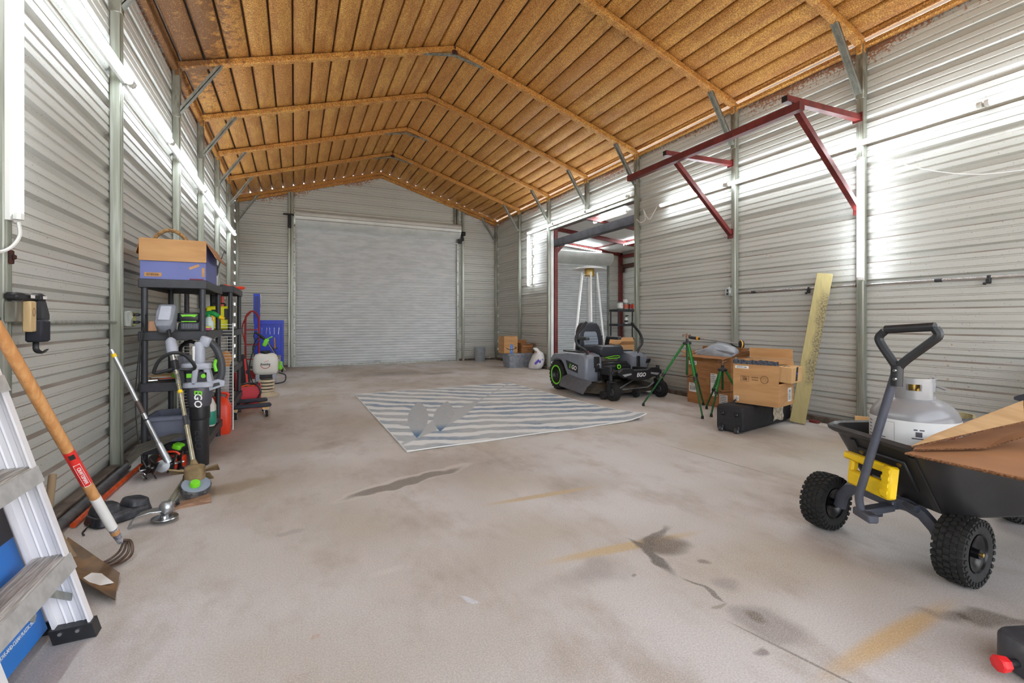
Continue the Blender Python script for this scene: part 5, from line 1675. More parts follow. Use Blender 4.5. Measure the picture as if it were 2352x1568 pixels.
for layer in (0, 1):
    for i in range(nx + 1):
        for j in range(ny + 1):
            u, w = i / nx, j / ny
            x = (cor[0][0] * (1 - u) + cor[1][0] * u) * (1 - w) + (cor[3][0] * (1 - u) + cor[2][0] * u) * w
            y = (cor[0][1] * (1 - u) + cor[1][1] * u) * (1 - w) + (cor[3][1] * (1 - u) + cor[2][1] * u) * w
            cu = max(0, (u - .86) / .14) * max(0, (.30 - w) / .30)
            vs.append((x, y, .002 + layer * .009 + .06 * cu * cu + .002 * math.sin(u * 17 + w * 9)))
N = (nx + 1) * (ny + 1)
for i in range(nx):
    for j in range(ny):
        k = i * (ny + 1) + j
        fs.append((N + k, N + k + ny + 1, N + k + ny + 2, N + k + 1)); fs.append((k, k + 1, k + ny + 2, k + ny + 1))
edge = [(i, 0) for i in range(nx)] + [(nx, j) for j in range(ny)] + [(nx - i, ny) for i in range(nx)] + [(0, ny - j) for j in range(ny)]
ids = [i * (ny + 1) + j for i, j in edge]
for q in range(len(ids)):
    a, b_ = ids[q], ids[(q + 1) % len(ids)]
    fs.append((a, b_, N + b_, N + a))
g.add(vs, fs); g.build('pile', rug_material(), rg, ang=60)
g = G(); g.tube([Vector(vs[N + i]) - Vector((0, 0, .003)) for i in ids], .006, 5, closed=True); g.build('bound_edge', mat('white_binding', (220, 221, 218), .9), rg)

# ================================================================ LEFT WALL, FOREGROUND
# ---- aluminium step ladder leaning folded on the wall
ld = thing('step_ladder', 'folded aluminium step ladder leaning on the left wall in the foreground', 'ladder', (-.66, 1.84, 0))
alu_w = mat('bright_aluminium', (238, 236, 238), 0.42, 0.08, col2=(226, 224, 228), scale=10, stretch=(1, 1, .15))
alu_d = mat('worn_aluminium', (216, 211, 205), 0.5, 0.25, col2=(172, 166, 158), scale=9, stretch=(14, .8, 1))
LS = -.2715
def L(x, y, z):                       # x measured back from the front edge of the leaning rail
    return Vector((-.618 + LS * z + x + .66, y - 1.84, z))
HT = 1.66
for yy, s in ((2.075, -1), (1.585, 1)):
    g = G()
    g.loft([[L(0, yy, z), L(0, yy + .004 * s, z), L(-.092, yy + .004 * s, z), L(-.092, yy, z)] for z in (.035, HT)])
    g.loft([[L(.003, yy - .004 * s * 0, z), L(.003, yy + s * .030, z), L(-.003, yy + s * .030, z), L(-.003, yy, z)] for z in (.035, HT)])
    g.loft([[L(-.089, yy, z), L(-.089, yy + s * .030, z), L(-.095, yy + s * .030, z), L(-.095, yy, z)] for z in (.035, HT)])
    for k in range(3):
        x = -.022 - .022 * k
        g.loft([[L(x + .004, yy + s * .004, z), L(x, yy + s * .0075, z), L(x - .004, yy + s * .004, z)] for z in (.035, HT)])
    rl = g.build('rail', alu_w, ld, ang=25)
    g = G(); g.loft([[L(.010, yy - s * .008, z), L(.010, yy + s * .040, z), L(-.102, yy + s * .040, z), L(-.102, yy - s * .008, z)] for z in (.002, .05)])
    ft = g.build('rubber_foot', black_pl, rl)
    g = G()
    for x in (-.03, -.075): g.cyl(L(x, yy + s * .038, .036), L(x, yy + s * .044, .036), .006, n=8)
    g.build('rivet', chrome, ft)
for k in range(5):
    z = .285 + .305 * k
    g = G()
    g.loft([[L(.006, y, z), L(.006, y, z - .008), L(-.088, y, z - .008), L(-.088, y, z)] for y in (1.588, 2.072)])
    for q in range(9):
        x = -.078 + .0095 * q
        g.loft([[L(x, y, z + .0025), L(x + .004, y, z + .0025), L(x + .004, y, z - .001), L(x, y, z - .001)] for y in (1.588, 2.072)])
    sp_ = g.build('step', alu_d, ld)
    g = G(); g.loft([[L(.008, y, z + .002), L(.011, y, z - .05), L(.006, y, z - .05), L(.004, y, z)] for y in (1.588, 2.072)]); g.build('step_lip', mat('paint_spotted_aluminium', (172, 172, 170), .45, .25, col2=(190, 190, 188), scale=20), sp_)
    if k == 0:
        g = G(); g.beam(L(-.03, 1.90, z - .03), L(-.03, 2.07, z - .15), .022, .004, up=(1, 0, 0)); g.beam(L(-.06, 1.80, z - .03), L(-.075, 1.95, z - .14), .022, .004, up=(1, 0, 0)); g.build('step_brace', galv, ld)
for yy in (2.135, 1.53):
    g = G(); g.loft([[L(-.135, yy - .014, z), L(-.135, yy + .014, z), L(-.175, yy + .014, z), L(-.175, yy - .014, z)] for z in (.03, 1.55)]); rr_ = g.build('rear_rail', alu_w, ld)
    g = G(); g.loft([[L(-.125, yy - .022, z), L(-.125, yy + .022, z), L(-.185, yy + .022, z), L(-.185, yy - .022, z)] for z in (.002, .045)]); g.build('rubber_foot', black_pl, rr_)
g = G(); g.loft([[L(.01, y, HT + .03), L(.01, y, HT - .02), L(-.14, y, HT - .02), L(-.14, y, HT + .03)] for y in (1.55, 2.11)]); g.build('top_cap', dark_pl, ld)

# ---- flat dog-crate carton behind the ladder
cr = thing('crate_carton', 'blue and black printed flat carton standing behind the step ladder', 'box', (-.748, 1.75, 0), (0, -15, 0))
blue_m = mat('blue_print_board', (52, 128, 214), 0.42, var=.06, scale=5)
g = G(); g.box(-.11, 0, -.185, .352, .030, .66, .003); g.build('body', blue_m, cr)
Mc = lambda y, z: frame((.0012, y, z), (0, 1, 0), (0, 0, 1))
g = G(); g.add([(.0006, -.185, .37), (.0006, .352, .37), (.0006, .352, .66), (.0006, -.185, .66)], [(0, 1, 2, 3)]); bkp = g.build('black_panel', mat('black_print_board', (44, 46, 56), .4), cr)
text('ULTRA', .115, ink_white, bkp, Mc(.13, .455), sx=.95)
for k, s in enumerate(('INCLUDES DIVIDER PANEL SO YOUR', 'PUPPY CAN GROW INTO IT', 'RUBBER FEET TO PROTECT FLOOR &', 'PREVENT CRATE FROM SLIDING', 'LEAK-PROOF, EASY TO CLEAN', 'REMOVE-AND-CLEAN PLASTIC PAN')):
    text(s, .0165, ink_white, cr, Mc(.19, .235 - .021 * k - .018 * (k // 2)), sx=.85)

# ---- four-tine cultivator with wooden handle
hoe = thing('garden_cultivator', 'four-tine cultivator with long orange wooden handle leaning by the ladder', 'garden tool', (-.70, 2.66, 0))
wood_o = mat('varnished_orange_wood', (208, 154, 98), 0.25, col2=(192, 134, 80), scale=5, stretch=(12, 12, 1), clear=.3)
P0, P1 = Vector((-.012, .0, .078)), Vector((-.166, -.625, 1.075))
u = (P1 - P0).normalized()
g = G(); g.tube([P0 + u * .06, P0 + u * .3, P0 + u * .8, P1], [.017, .0185, .0195, .0185], 14); hd = g.build('handle', wood_o, hoe)
g = G(); g.tube([P1 - u * .004, P1 + u * .018], .0195, 12); g.build('handle_cap', black_pl, hd)
g = G(); g.tube([P0 + u * .40, P0 + u * .59], .0193, 14); rb = g.build('red_label', mat('red_label_film', (222, 50, 44), .3), hd)
vdir = (Vector((.70, -2.6, 1.0)) - Vector((0, 0, 0))).normalized()
sx_ = u.cross(vdir).normalized(); nn = sx_.cross(u).normalized()
if nn.dot(Vector((.6, -2.5, .5))) < 0: nn = -nn
c_ = P0 + u * .46 + nn * .0197
Mt = frame(c_, -u, u.cross(nn) if (u.cross(nn)).dot(Vector((1, .2, 0))) > 0 else nn.cross(u))
text('CRAFTSMAN', .017, ink_white, rb, Mt, sx=.95, ext=.0012)
g = G()
for (x0, x1, y0, y1) in ((-.062, .062, .0095, .0105), (-.062, .062, -.0105, -.0095), (-.062, -.061, -.0105, .0105), (.061, .062, -.0105, .0105)):
    g.box(x0, x1, y0, y1, -.003, .0008)
g.v = [Mt @ p for p in g.v]; g.build('label_frame', ink_white, rb)
c2 = P0 + u * .565 + nn * .0197; M2 = Mt.copy(); M2.translation = c2
g = G(); g.box(-.011, .011, -.009, .009, -.004, .0008); g.v = [M2 @ p for p in g.v]; g.build('label_badge', ink, rb)
g = G(); g.tube([P0 + u * .10, P0 + u * .31], .0189, 14); pw = g.build('paper_label', white_m, hd)
g = G(); g.tube([P0 - u * .005, P0 + u * .10], [.012, .0182], 12); g.build('ferrule', mat('chipped_grey_paint', (104, 104, 118), .5, .3, col2=(200, 200, 204), scale=40), hoe)
tine_m = mat('rusty_tine_steel', (108, 92, 82), 0.55, 0.5, col2=(80, 60, 48), scale=30)
for k, off in enumerate((-.04, -.014, .014, .04)):
    s_ = Vector((.85, -.5, 0)).normalized() * off
    g = G(); g.tube(spline([P0 - u * .0, P0 + Vector((.022, .008, -.004)) + s_ * .4, P0 + Vector((.024, -.012, -.045)) + s_ * .8, P0 + Vector((.0, -.04, -.066)) + s_, P0 + Vector((-.05, -.075, -.070)) + s_ * 1.0, P0 + Vector((-.085, -.095, -.072)) + s_ * 1.0], 5), [.0055] * 20 + [.005] * 5 + [.003], 6)
    g.build('tine', tine_m, hoe)

# ---- flat shovel lying with its blade out
sv = thing('flat_shovel', 'worn flat shovel blade with white sticker on the floor behind the ladder', 'shovel', (-.64, 2.34, 0))
def board_brown():
    return mat('scuffed_brown_steel', (132, 100, 66), 0.5, 0.15, col2=(92, 76, 60), scale=9, stretch=(1, 1, 1))
c0, c1 = Vector((-.022, .112, .004)), Vector((.026, -.122, .003))
b0, b1 = Vector((-.285, .40, .085)), Vector((-.225, .14, .06))
g = G()
rings = []
for t_ in (0, .06, .5, .93, 1.0):
    a, b_ = c0.lerp(b0, t_), c1.lerp(b1, t_)
    n_ = Vector((.25, -.1, .9)).normalized()
    ring = []
    for s_ in (0.02, .1, .5, .9, .98):
        p = a.lerp(b_, s_)
        lift = .022 * (abs(s_ - .5) * 2) ** 2
        ring.append(p + n_ * lift)
    ring2 = [p + n_ * .004 for p in reversed(ring)]
    rings.append(ring + ring2)
g.loft(rings); bl = g.build('blade', board_brown(), sv)
n_ = ((b0 - c0).cross(c1 - c0)).normalized()
if n_.z < 0: n_ = -n_
mid = c0.lerp(c1, .55).lerp(b0.lerp(b1, .55), .30)
Ms = frame(mid + n_ * .011, (c0 - b0), (c0 - c1))
g = G(); g.loft([[Vector(p) for p in ((-.06, 0, 0), (-.03, .045, 0), (.05, .04, 0), (.05, -.045, 0), (-.03, -.045, 0))], [Vector(p) for p in ((-.06, 0, .0012), (-.03, .045, .0012), (.05, .04, .0012), (.05, -.045, .0012), (-.03, -.045, .0012))]]); g.v = [Ms @ p for p in g.v]; g.build('sticker', white_m, bl)
g = G(); g.tube([b0.lerp(b1, .5) + Vector((.04, -.03, .0)), Vector((-.42, .60, .14)), Vector((-.455, .75, .30))], [.018, .016, .016], 10); g.build('shaft', mat('grey_wood_shaft', (150, 128, 100), .6), sv)

# ---- black charger on the floor with its cord
ch = thing('battery_charger', 'black battery charger lying on the floor behind the cultivator tines', 'charger', (-.86, 3.20, 0), (0, 0, 40))
ch_m = mat('scuffed_black_plastic', (38, 39, 44), 0.4, col2=(64, 66, 72), scale=25)
g = G(); g.rbox((0, 0, .03), (.27, .16, .058), .03, 3, .9); g.build('base', ch_m, ch)
g = G(); g.rbox((-.06, .01, .075), (.12, .13, .05), .03, 3, .8); g.build('cover', ch_m, ch)
g = G(); g.rbox((.075, .0, .070), (.11, .14, .045), .03, 3, .8, (0, 8, 0)); g.build('cover', ch_m, ch)
g = G(); g.tube(spline([(-.13, 0, .02), (-.155, -.02, .008), (-.18, -.05, .006), (-.19, -.09, .006)], 5), .004, 6); g.build('cord', black_pl, ch)

# ---- orange pole and black pipe along the foot of the wall
g = G(); g.tube([(0, -.55, .016), (.008, .0, .0165), (.02, .545, .016)], .0145, 10)
o = thing('orange_pole', 'long orange pole lying on the floor along the left wall', 'pole', (-1.036, 3.70, 0)); g.build('tube', mat('orange_paint', (222, 88, 30), .4, col2=(190, 70, 26), scale=20), o)
G().tube([(.02, .545, .016), (.021, .60, .016)], .010, 8).build('end_ferrule', dark_pl, o)
g = G(); g.tube([(-1.086, 2.35, .029), (-1.086, 3.3, .029), (-1.087, 4.2, .029)], .027, 12)
tag(g.build('drain_pipe', mat('dull_black_pipe', (62, 62, 66), .55, col2=(92, 90, 90), scale=10)), 'dull black pipe lying along the foot of the left wall', 'pipe')

# ---- wall conduit, outlet and tool holder
cd2 = thing('conduit_pipe', 'galvanised conduit pipe on the left wall ending at the outlet box', 'conduit', (XL + .028, 3.4, 1.062))
g = G(); g.tube([(0, -2.2, 0), (0, .72, 0), (.018, .80, .0)], .0125, 10); g.build('pipe', galv, cd2)
G().tube([(0, -.66, 0), (0, -.58, 0)], .017, 10).build('coupling', galv_dirty, cd2)
ox2 = thing('outlet_box', 'galvanised outlet box with plugged cords on the left wall', 'outlet', (XL + .085, 4.275, 1.085))
g = G(); g.cb((0, 0, 0), (.05, .075, .115), .006); bx_ = g.build('box', galv, ox2)
g = G(); g.cb((.028, 0, 0), (.006, .07, .11), .003); g.build('cover', chrome, bx_)
for z in (-.025, .03):
    g = G(); g.cb((.045, .015, z), (.03, .025, .022), .006); pg = g.build('plug', black_pl, ox2)
for k, pts in enumerate(([(.058, .015, .03), (.10, -.01, .03), (.11, -.05, -.05), (.075, -.055, -.35), (.085, -.055, -.62), (.13, -.05, -.80), (.19, -.05, -.98)], [(.058, .015, -.025), (.085, -.01, -.03), (.085, -.05, -.12), (.055, -.06, -.5), (.065, -.07, -.80), (.11, -.09, -1.04), (.17, -.13, -1.078)])):
    g = G(); g.tube(spline(pts, 6), .0042, 6); g.build('cord', black_pl, ox2)
th = thing('tool_holster', 'black tool with wooden block hung on the left wall conduit', 'tool', (-1.09, 2.80, 1.06))
g = G(); g.cb((.01, -.02, .115), (.05, .22, .035), .01); g.cb((.018, .075, .115), (.05, .045, .045), .01); tb = g.build('head', black_pl, th)
for y in (-.035, .075):
    g = G(); g.cb((.0445, y, .117), (.002, .035, .014), .001); g.build('badge', white_m, tb)
g = G(); g.cb((.03, -.028, .03), (.03, .05, .135), .004); wbk = g.build('wood_block', mat('pale_pine', (214, 190, 144), .7, col2=(196, 168, 122), scale=6, stretch=(8, 8, 1)), th)
g = G(); g.tube([(.0455, -.028 + .010 * math.cos(a), .05 + .018 * math.sin(a)) for a in [2 * PI * i / 14 for i in range(14)]], .0010, 4, closed=True); g.build('brand_stamp', ink_brown, wbk)
g = G(); g.loft([[Vector((.0, y, z)) for y, z in ((.02, .10), (.07, .10), (.105, .04), (.105, .015), (.03, .02))], [Vector((.05, y, z)) for y, z in ((.02, .10), (.07, .10), (.105, .04), (.105, .015), (.03, .02))]]); g.build('handle', dark_pl, th)
g = G(); g.cb((.035, .035, -.035), (.06, .085, .10), .008); g.build('pouch', mat('navy_black_fabric', (32, 34, 44), .7), th)
g = G(); g.tube(spline([(.03, .03, -.08), (.035, .02, -.12), (.04, .06, -.135), (.04, .10, -.125)], 4), .011, 6, flat=.4); g.build('strap', black_pl, th)
g = G(); g.cb((-.0, -.08, .05), (.04, .06, .09), .004); g.build('steel_body', galv_dirty, th)
g = G(); g.cb((0, 0, 0), (.012, .03, .06), .004); g.cb((.01, 0, 0), (.012, .02, .02), .004); 
tag(g.build('post_bracket', bracket_m, loc=(XL + T + .012, 2.73, 1.345)), 'small rusty bracket on the post at the left edge', 'bracket')

# ================================================================ NEAR SHELF UNIT AND WHAT IS ON IT
shelf_unit('tall charcoal resin shelf by the left wall nearest the camera', (-1.035, 4.25, 0), .425, .88, (1.38, .99, .61, .15))
bb_ = thing('blue_carton', 'open blue carton with folded kraft flap on top of the near shelf', 'box', (-.825, 4.56, 1.382))
blue_c = mat('periwinkle_board', (104, 112, 168), 0.6, var=.08, scale=5)
g = G(); g.loft(ring_open(.41, .56, .29, .006)); bdy = g.build('body', blue_c, bb_, ang=20)
g = G(); g.box(-.21, .21, -.292, -.287, .135, .300, .001); g.build('front_flap', kraft, bb_)
g = G(); g.beam((.206, 0, .29), (.275, 0, .17), .54, .005, up=(1, 0, .5)); g.build('side_flap', kraft_dark, bb_)
g = G(); g.beam((-.206, 0, .29), (-.235, 0, .19), .54, .005, up=(-1, 0, .5)); g.build('side_flap', kraft_dark, bb_)
g = G(); g.box(-.18, -.075, -.2818, -.2802, .018, .048); bs = g.build('barcode_patch', kraft, bdy)
barcode(bs, frame((-.128, -.2822, .033), (1, 0, 0), (0, 0, 1)), .10, .026, ink_brown, 9, False)
for x0, z0, ang in ((.13, .10, 25), (.188, .06, 90)):
    g = G(); g.cb((x0, -.281, z0), (.07, .001, .018), 0, (0, -ang, 0)); g.build('torn_patch', kraft, bdy)
g = G(); g.box(.10, .19, -.2815, -.2803, .0, .010); g.build('printed_strip', mat('maroon_print', (110, 32, 60), .6), bdy)
wk = thing('wicker_basket', 'brown wicker basket with hooped handle inside the blue carton', 'basket', (-.93, 4.56, 1.40))
wick = mat('brown_wicker', (166, 128, 78), 0.7, col2=(120, 86, 48), scale=60)
g = G(); g.lathe([(.085, 0), (.10, .01), (.12, .20), (.125, .215), (.112, .215), (.09, .015)], 20, M=Matrix.Diagonal((.75, 1, 1, 1))); g.build('body', wick, wk)
g = G(); g.tube([(.01 + .145 * math.cos(a) + .02, 0, .16 + .235 * math.sin(a)) for a in [PI * i / 18 for i in range(19)]], .015, 8); g.build('handle', wick, wk)
an = thing('garden_stake', 'thin dark stake standing up behind the blue carton', 'stake', (-.66, 4.96, 1.382))
g = G(); g.tube([(0, 0, 0), (.03, .0, .15), (.085, .01, .33)], [.010, .006, .003], 6); g.build('rod', dark_pl, an)
wbt = thing('squeeze_bottle', 'white bottle with black top behind the blue carton on the near shelf', 'bottle', (-.67, 5.03, 1.382))
g = G(); g.rbox((0, 0, .055), (.06, .09, .11), .025, 4); g.build('body', white_m, wbt)
g = G(); g.lathe([(.03, .10), (.04, .13), (.04, .18), (.03, .20), (0, .205)], 14); g.build('cap', dark_pl, wbt)
# second tier
tg = 'things on the second tier of the near shelf'
carton('small_carton', 'small pinkish carton at the left of the second tier, near shelf', (-.945, 4.35, .992), 0, (.10, .12, .075), mat('pink_kraft', (206, 160, 126), .8))
bc = thing('battery_charger', 'grey charger with black and lime battery on the near shelf', 'charger', (-.725, 4.36, .992), group=tg)
g = G(); g.rbox((0, 0, .034), (.17, .13, .066), .02, 3, .9); cbx = g.build('base', dark_pl, bc)
g = G()
for k in range(11): g.box(-.05 + .01 * k - .002, -.05 + .01 * k + .002, -.068, -.058, .018, .058)
g.build('vent', grey_pl, cbx); cbx.children[0]['kind'] = 'stuff'
g = G(); g.rbox((-.01, .0, .105), (.165, .12, .07), .03, 3); bty = g.build('battery', black_pl, bc)
g = G(); g.prism([(-.06, .125), (.05, .128), (.04, .118), (.03, .106), (.005, .112), (-.03, .112), (-.05, .108)], 'y', -.0655, -.050); g.build('lime_stripe', lime, bty)
g = G(); g.box(-.055, .04, -.064, -.056, .070, .076); g.build('lime_stripe', lime, bty)
gs = thing('trigger_sprayer', 'green and yellow trigger spray bottle at the right of the second tier', 'spray bottle', (-.655, 4.68, .992), (0, 0, -15), tg)
g = G(); g.lathe([(.032, 0), (.035, .01), (.034, .07), (.025, .10), (.016, .115)], 14); g.build('bottle', mat('milky_plastic', (196, 214, 212), .35), gs)
g = G(); g.tube(spline([(-.03, 0, .135), (.02, 0, .145), (.06, 0, .125), (.085, 0, .11)], 4), [.02] * 8 + [.017] * 5, 10); g.cyl((0, 0, .10), (0, 0, .135), .018, n=10); g.build('head', mat('spray_green', (34, 150, 74), .4), gs)
g = G(); g.cyl((.084, 0, .111), (.115, 0, .095), .018, .014, n=12); g.build('nozzle', yellow, gs)
g = G(); g.tube(spline([(.02, 0, .125), (.035, 0, .10), (.03, 0, .075)], 4), .007, 6); g.build('trigger', mat('amber_plastic', (240, 170, 30), .4), gs)
gl = thing('work_glove', 'pink and yellow work gloves on the edge of the second tier', 'gloves', (-.645, 4.50, .992), group=tg)
g = G(); g.rbox((0, 0, .012), (.05, .16, .02), .012, 3); g.build('palm', mat('pink_fabric', (196, 96, 140), .9), gl)
g = G(); g.rbox((.005, -.02, .028), (.045, .10, .016), .01, 3); g.build('cuff', mat('pale_yellow_fabric', (216, 222, 110), .9), gl)
# third tier: chainsaw, clippers, papers
cs_ = thing('chainsaw', 'lime green and grey cordless chainsaw on the third tier of the near shelf', 'chainsaw', (-.77, 4.50, .612), (0, 0, -8))
g = G(); g.rbox((0, 0, .075), (.16, .28, .15), .05, 4); g.build('body', lime, cs_)
g = G(); g.rbox((.0, -.12, .14), (.10, .10, .10), .03, 3); g.rbox((-.04, .03, .16), (.06, .2, .04), .02, 3); g.build('housing', grey_pl, cs_)
g = G(); g.tube(spline([(-.07, .10, .12), (-.08, .08, .24), (0, .06, .29), (.07, .08, .22), (.07, .10, .1)], 4), .014, 8); g.build('hand_guard', black_pl, cs_)
g = G(); g.box(-.012, .012, .14, .40, .035, .085, .003); g.build('guide_bar', alu, cs_)
pr_ = thing('pruning_shears', 'red-handled pruning shears lying on the third tier of the near shelf', 'shears', (-.915, 4.36, .612), (0, 0, 15))
g = G(); g.tube(spline([(-.02, .0, .012), (.05, .01, .012), (.11, .0, .012)], 3), .008, 6); g.build('handle', red_jug, pr_)
g = G(); g.tube(spline([(-.02, -.03, .012), (.05, -.045, .012), (.11, -.03, .012)], 3), .008, 6); g.build('handle', black_pl, pr_)
g = G(); g.prism([(-.02, -.02), (-.10, -.035), (-.11, -.03), (-.03, .005)], 'z', .008, .016); g.build('blade', chrome, pr_)
mg = thing('paper_pad', 'stack of brown papers on the third tier of the near shelf', 'papers', (-.95, 4.62, .612), (0, 0, 4))
for k, (a, m_) in enumerate(((0, kraft_dark), (5, white_m), (-6, kraft_pale))):
    G().cb((0, 0, .006 + .008 * k), (.16, .22, .007), 0, (0, 0, a)).build('sheet', m_, mg)
# bottom tier: grey tub, jug, bottle
tote('grey plastic tub on the bottom tier of the near shelf', (-.875, 4.47, .152), 0, (.24, .34, .20), mat('slate_tub_plastic', (108, 112, 128), .5, var=.1, scale=8))
jg = thing('fuel_jug', 'orange-red plastic jug with white label between the shelf units', 'jug', (-.66, 5.217, 0))
g = G(); g.loft([rr3(.20, .15, .03, 0), rr3(.22, .17, .04, .02), rr3(.22, .17, .04, .26), rr3(.16, .13, .04, .32), rr3(.06, .05, .02, .355)]); g.build('body', red_jug, jg)
g = G(); g.lathe([(.028, .345), (.028, .385), (0, .39)], 12); g.build('cap', black_pl, jg)
g = G(); g.tube(spline([(.06, 0, .31), (.085, 0, .37), (.03, 0, .385)], 4), .013, 8); g.build('handle', red_jug, jg)
g = G(); g.box(-.085, .01, -.0872, -.0848, .05, .23, .001); lbx = g.build('label', white_m, jg)
text('h', .06, ink_red, lbx, frame((-.04, -.088, .19), (1, 0, 0), (0, 0, 1))); lines(lbx, frame((-.075, -.088, .14), (1, 0, 0), (0, 0, 1)), .07, 4, .02, ink)
wb_ = thing('garden_spray_jug', 'white jug with green lower label on the bottom tier of the near shelf', 'jug', (-.685, 4.86, .152))
g = G(); g.loft([rr3(.10, .13, .03, 0), rr3(.11, .14, .035, .02), rr3(.11, .14, .035, .17), rr3(.07, .08, .03, .23), rr3(.04, .04, .02, .25)]); g.build('body', mat('off_white_plastic', (216, 214, 204), .4), wb_)
g = G(); g.loft([rr3(.112, .142, .036, .015), rr3(.114, .144, .036, .02), rr3(.114, .144, .036, .125), rr3(.112, .142, .036, .13)], False, False); g.build('green_label', mat('teal_label', (24, 136, 112), .45), wb_)
g = G(); g.lathe([(.022, .245), (.022, .28), (0, .285)], 12); g.build('cap', yellow, wb_)
hn = thing('socket_set', 'row of dark sockets on the edge of the bottom tier', 'tool set', (-.635, 5.02, .152))
for k in range(4):
    G().cyl((0, -.07 + .035 * k, 0), (0, -.07 + .035 * k, .045), .014, n=10).build('socket', dark_pl, hn)

# ---- cordless blower standing on its nozzle
bw_ = thing('leaf_blower', 'grey cordless leaf blower standing on its black nozzle before the near shelf', 'leaf blower', (-.637, 4.135, 0))
tubem = mat('black_blower_tube', (34, 34, 37), 0.38, var=.15, scale=12)
g = G(); g.lathe([(.058, 0), (.060, .004), (.060, .34), (.064, .345), (.066, .36), (.066, .45)], 24); nz = g.build('nozzle', tubem, bw_)
text('EGO', .07, mat('embossed_black', (50, 50, 54), .3), nz, frame((.0, -.0605, .20), (0, 0, -1), (1, 0, 0)), shear=.15)
g = G(); g.lathe([(.066, .44), (.075, .46), (.082, .55), (.078, .58)], 20); fb = g.build('fan_housing', mat('graphite_plastic', (74, 72, 80), .45), bw_)
text('E', .068, lime, fb, frame((.0, -.0815, .55), (0, 0, -1), (1, 0, 0)), shear=.15, bold=.001, ext=.003); text('GO', .068, ink_white, fb, frame((.0, -.0805, .493), (0, 0, -1), (1, 0, 0)), shear=.15, bold=.001, ext=.003)
g = G(); g.rbox((-.005, 0, .60), (.20, .15, .045), .05, 4); g.build('collar', grey_lt, bw_)
g = G(); g.box(-.085, .06, -.05, .06, .615, .70, .01); ib_ = g.build('motor_core', mat('dark_vent', (40, 42, 46), .5), bw_)
g = G(); g.box(-.075, -.03, -.054, -.048, .655, .685, .002); g.build('lime_battery', lime, ib_)
g = G(); g.cyl((.03, -.052, .665), (.03, -.046, .665), .016, n=12); g.build('lime_battery', lime, ib_)
for (a, b_, w) in (((-.095, 0, .60), (-.115, 0, .72), .05), ((-.03, -.01, .60), (-.015, -.01, .74), .045), ((.075, 0, .58), (.035, 0, .75), .05)):
    G().beam(a, b_, w * .8, .13 if w < .05 else .10, up=(0, 1, 0), b=.01).build('frame_rib', grey_lt if a[0] > -.09 else dark_pl, bw_)
g = G(); g.rbox((-.02, 0, .735), (.19, .12, .05), .04, 4); g.rbox((.0, 0, .83), (.07, .09, .17), .03, 4); g.rbox((.035, 0, .915), (.075, .075, .075), .03, 4, 1, (0, 20, 0)); g.build('upper_body', grey_lt, bw_)
g = G(); g.tube(spline([(.06, 0, .92), (.105, 0, .86), (.135, 0, .77), (.14, 0, .68), (.125, 0, .62)], 4), .021, 10, flat=1.2); hg = g.build('handle', dark_pl, bw_)
g = G(); g.tube(spline([(.105, 0, .78), (.095, 0, .74), (.105, 0, .69)], 4), .012, 8); g.build('trigger', lime, hg)
g = G(); g.prism([(.06, .55), (.16, .585), (.165, .62), (.12, .635), (.075, .62), (.03, .585)], 'y', -.045, .045); tb_ = g.build('tail', grey_lt, bw_)
g = G(); g.prism([(.085, .575), (.135, .592), (.13, .612), (.095, .607)], 'y', -.0475, -.044); g.build('tail_inset', dark_pl, tb_)
g = G(); g.cb((-.03, -.048, .83), (.016, .006, .11), .003); g.build('side_strip', white_m, bw_)

# ---- long multi-head trimmer leaning on the shelf
tr = thing('string_trimmer', 'string trimmer with muddy head and lime knob leaning on the near shelf', 'string trimmer', (-.55, 3.41, 0))
Tp = lambda x, y, z: Vector((x + .55, y - 3.41, z))
A, B = Tp(-.560, 3.475, .14), Tp(-.835, 4.165, 1.01)
ua = (B - A).normalized()
def At(t_): return A.lerp(B, t_)
g = G(); g.tube([At(0), At(.30)], .0135, 12); g.tube([At(.30), At(.72)], .0125, 12); shf = g.build('shaft', mat('olive_metal_tube', (162, 156, 128), .35, .6, col2=(184, 182, 164), scale=9), tr)
G().tube([At(.285), At(.345)], .0155, 12).build('coupler', dark_pl, shf)
G().tube([At(.505), At(.525)], .0145, 12).build('yellow_tape', yellow, shf)
G().tube([At(.57), At(.64)], .0150, 12).build('shaft_label', galv_dirty, shf)
G().tube([At(.66), At(.80)], .0235, 14).build('clamp_sleeve', chrome, tr)
G().tube([At(.79), At(.82), At(.90), At(.92)], [.026, .036, .034, .018], 14).build('coupling_body', grey_lt, tr)
G().tube([At(.90), At(1.0)], .0145, 12).build('upper_tube', black_pl, tr)
g = G(); g.tube([At(.80) + Vector((.02, -.03, 0)), At(.79) + Vector((.045, -.045, .005))], .005, 6); g.cb(At(.795) + Vector((.03, -.04, 0)), (.03, .02, .02), .005); g.build('wing_screw', chrome, tr)
hc = At(.70)
g = G(); g.tube(spline([hc + Vector((.0, -.02, -.01)), hc + Vector((-.10, -.02, -.035)), hc + Vector((-.115, -.03, -.02)), hc + Vector((-.08, -.045, .055)), hc + Vector((-.01, -.05, .10)), hc + Vector((.06, -.045, .085)), hc + Vector((.115, -.03, .01)), hc + Vector((.10, -.02, -.02)), hc + Vector((.0, -.02, -.015))], 5), .0115, 8); g.build('loop_handle', black_pl, tr)
g = G(); g.tube([hc - ua * .04, hc + ua * .045], .026, 12); g.build('handle_clamp', black_pl, tr)
hp = B + ua * .10
Mh = frame(hp, (1, 0, 0), ua)
g = G()
rings = []
for y, w, d_ in ((-.115, .05, .05), (-.10, .09, .09), (-.07, .112, .105), (.03, .118, .11), (.088, .112, .105), (.10, .10, .09)):
    rings.append([Mh @ Vector((p[0], y, p[1])) for p in rrect(w, d_, .014, 2)])
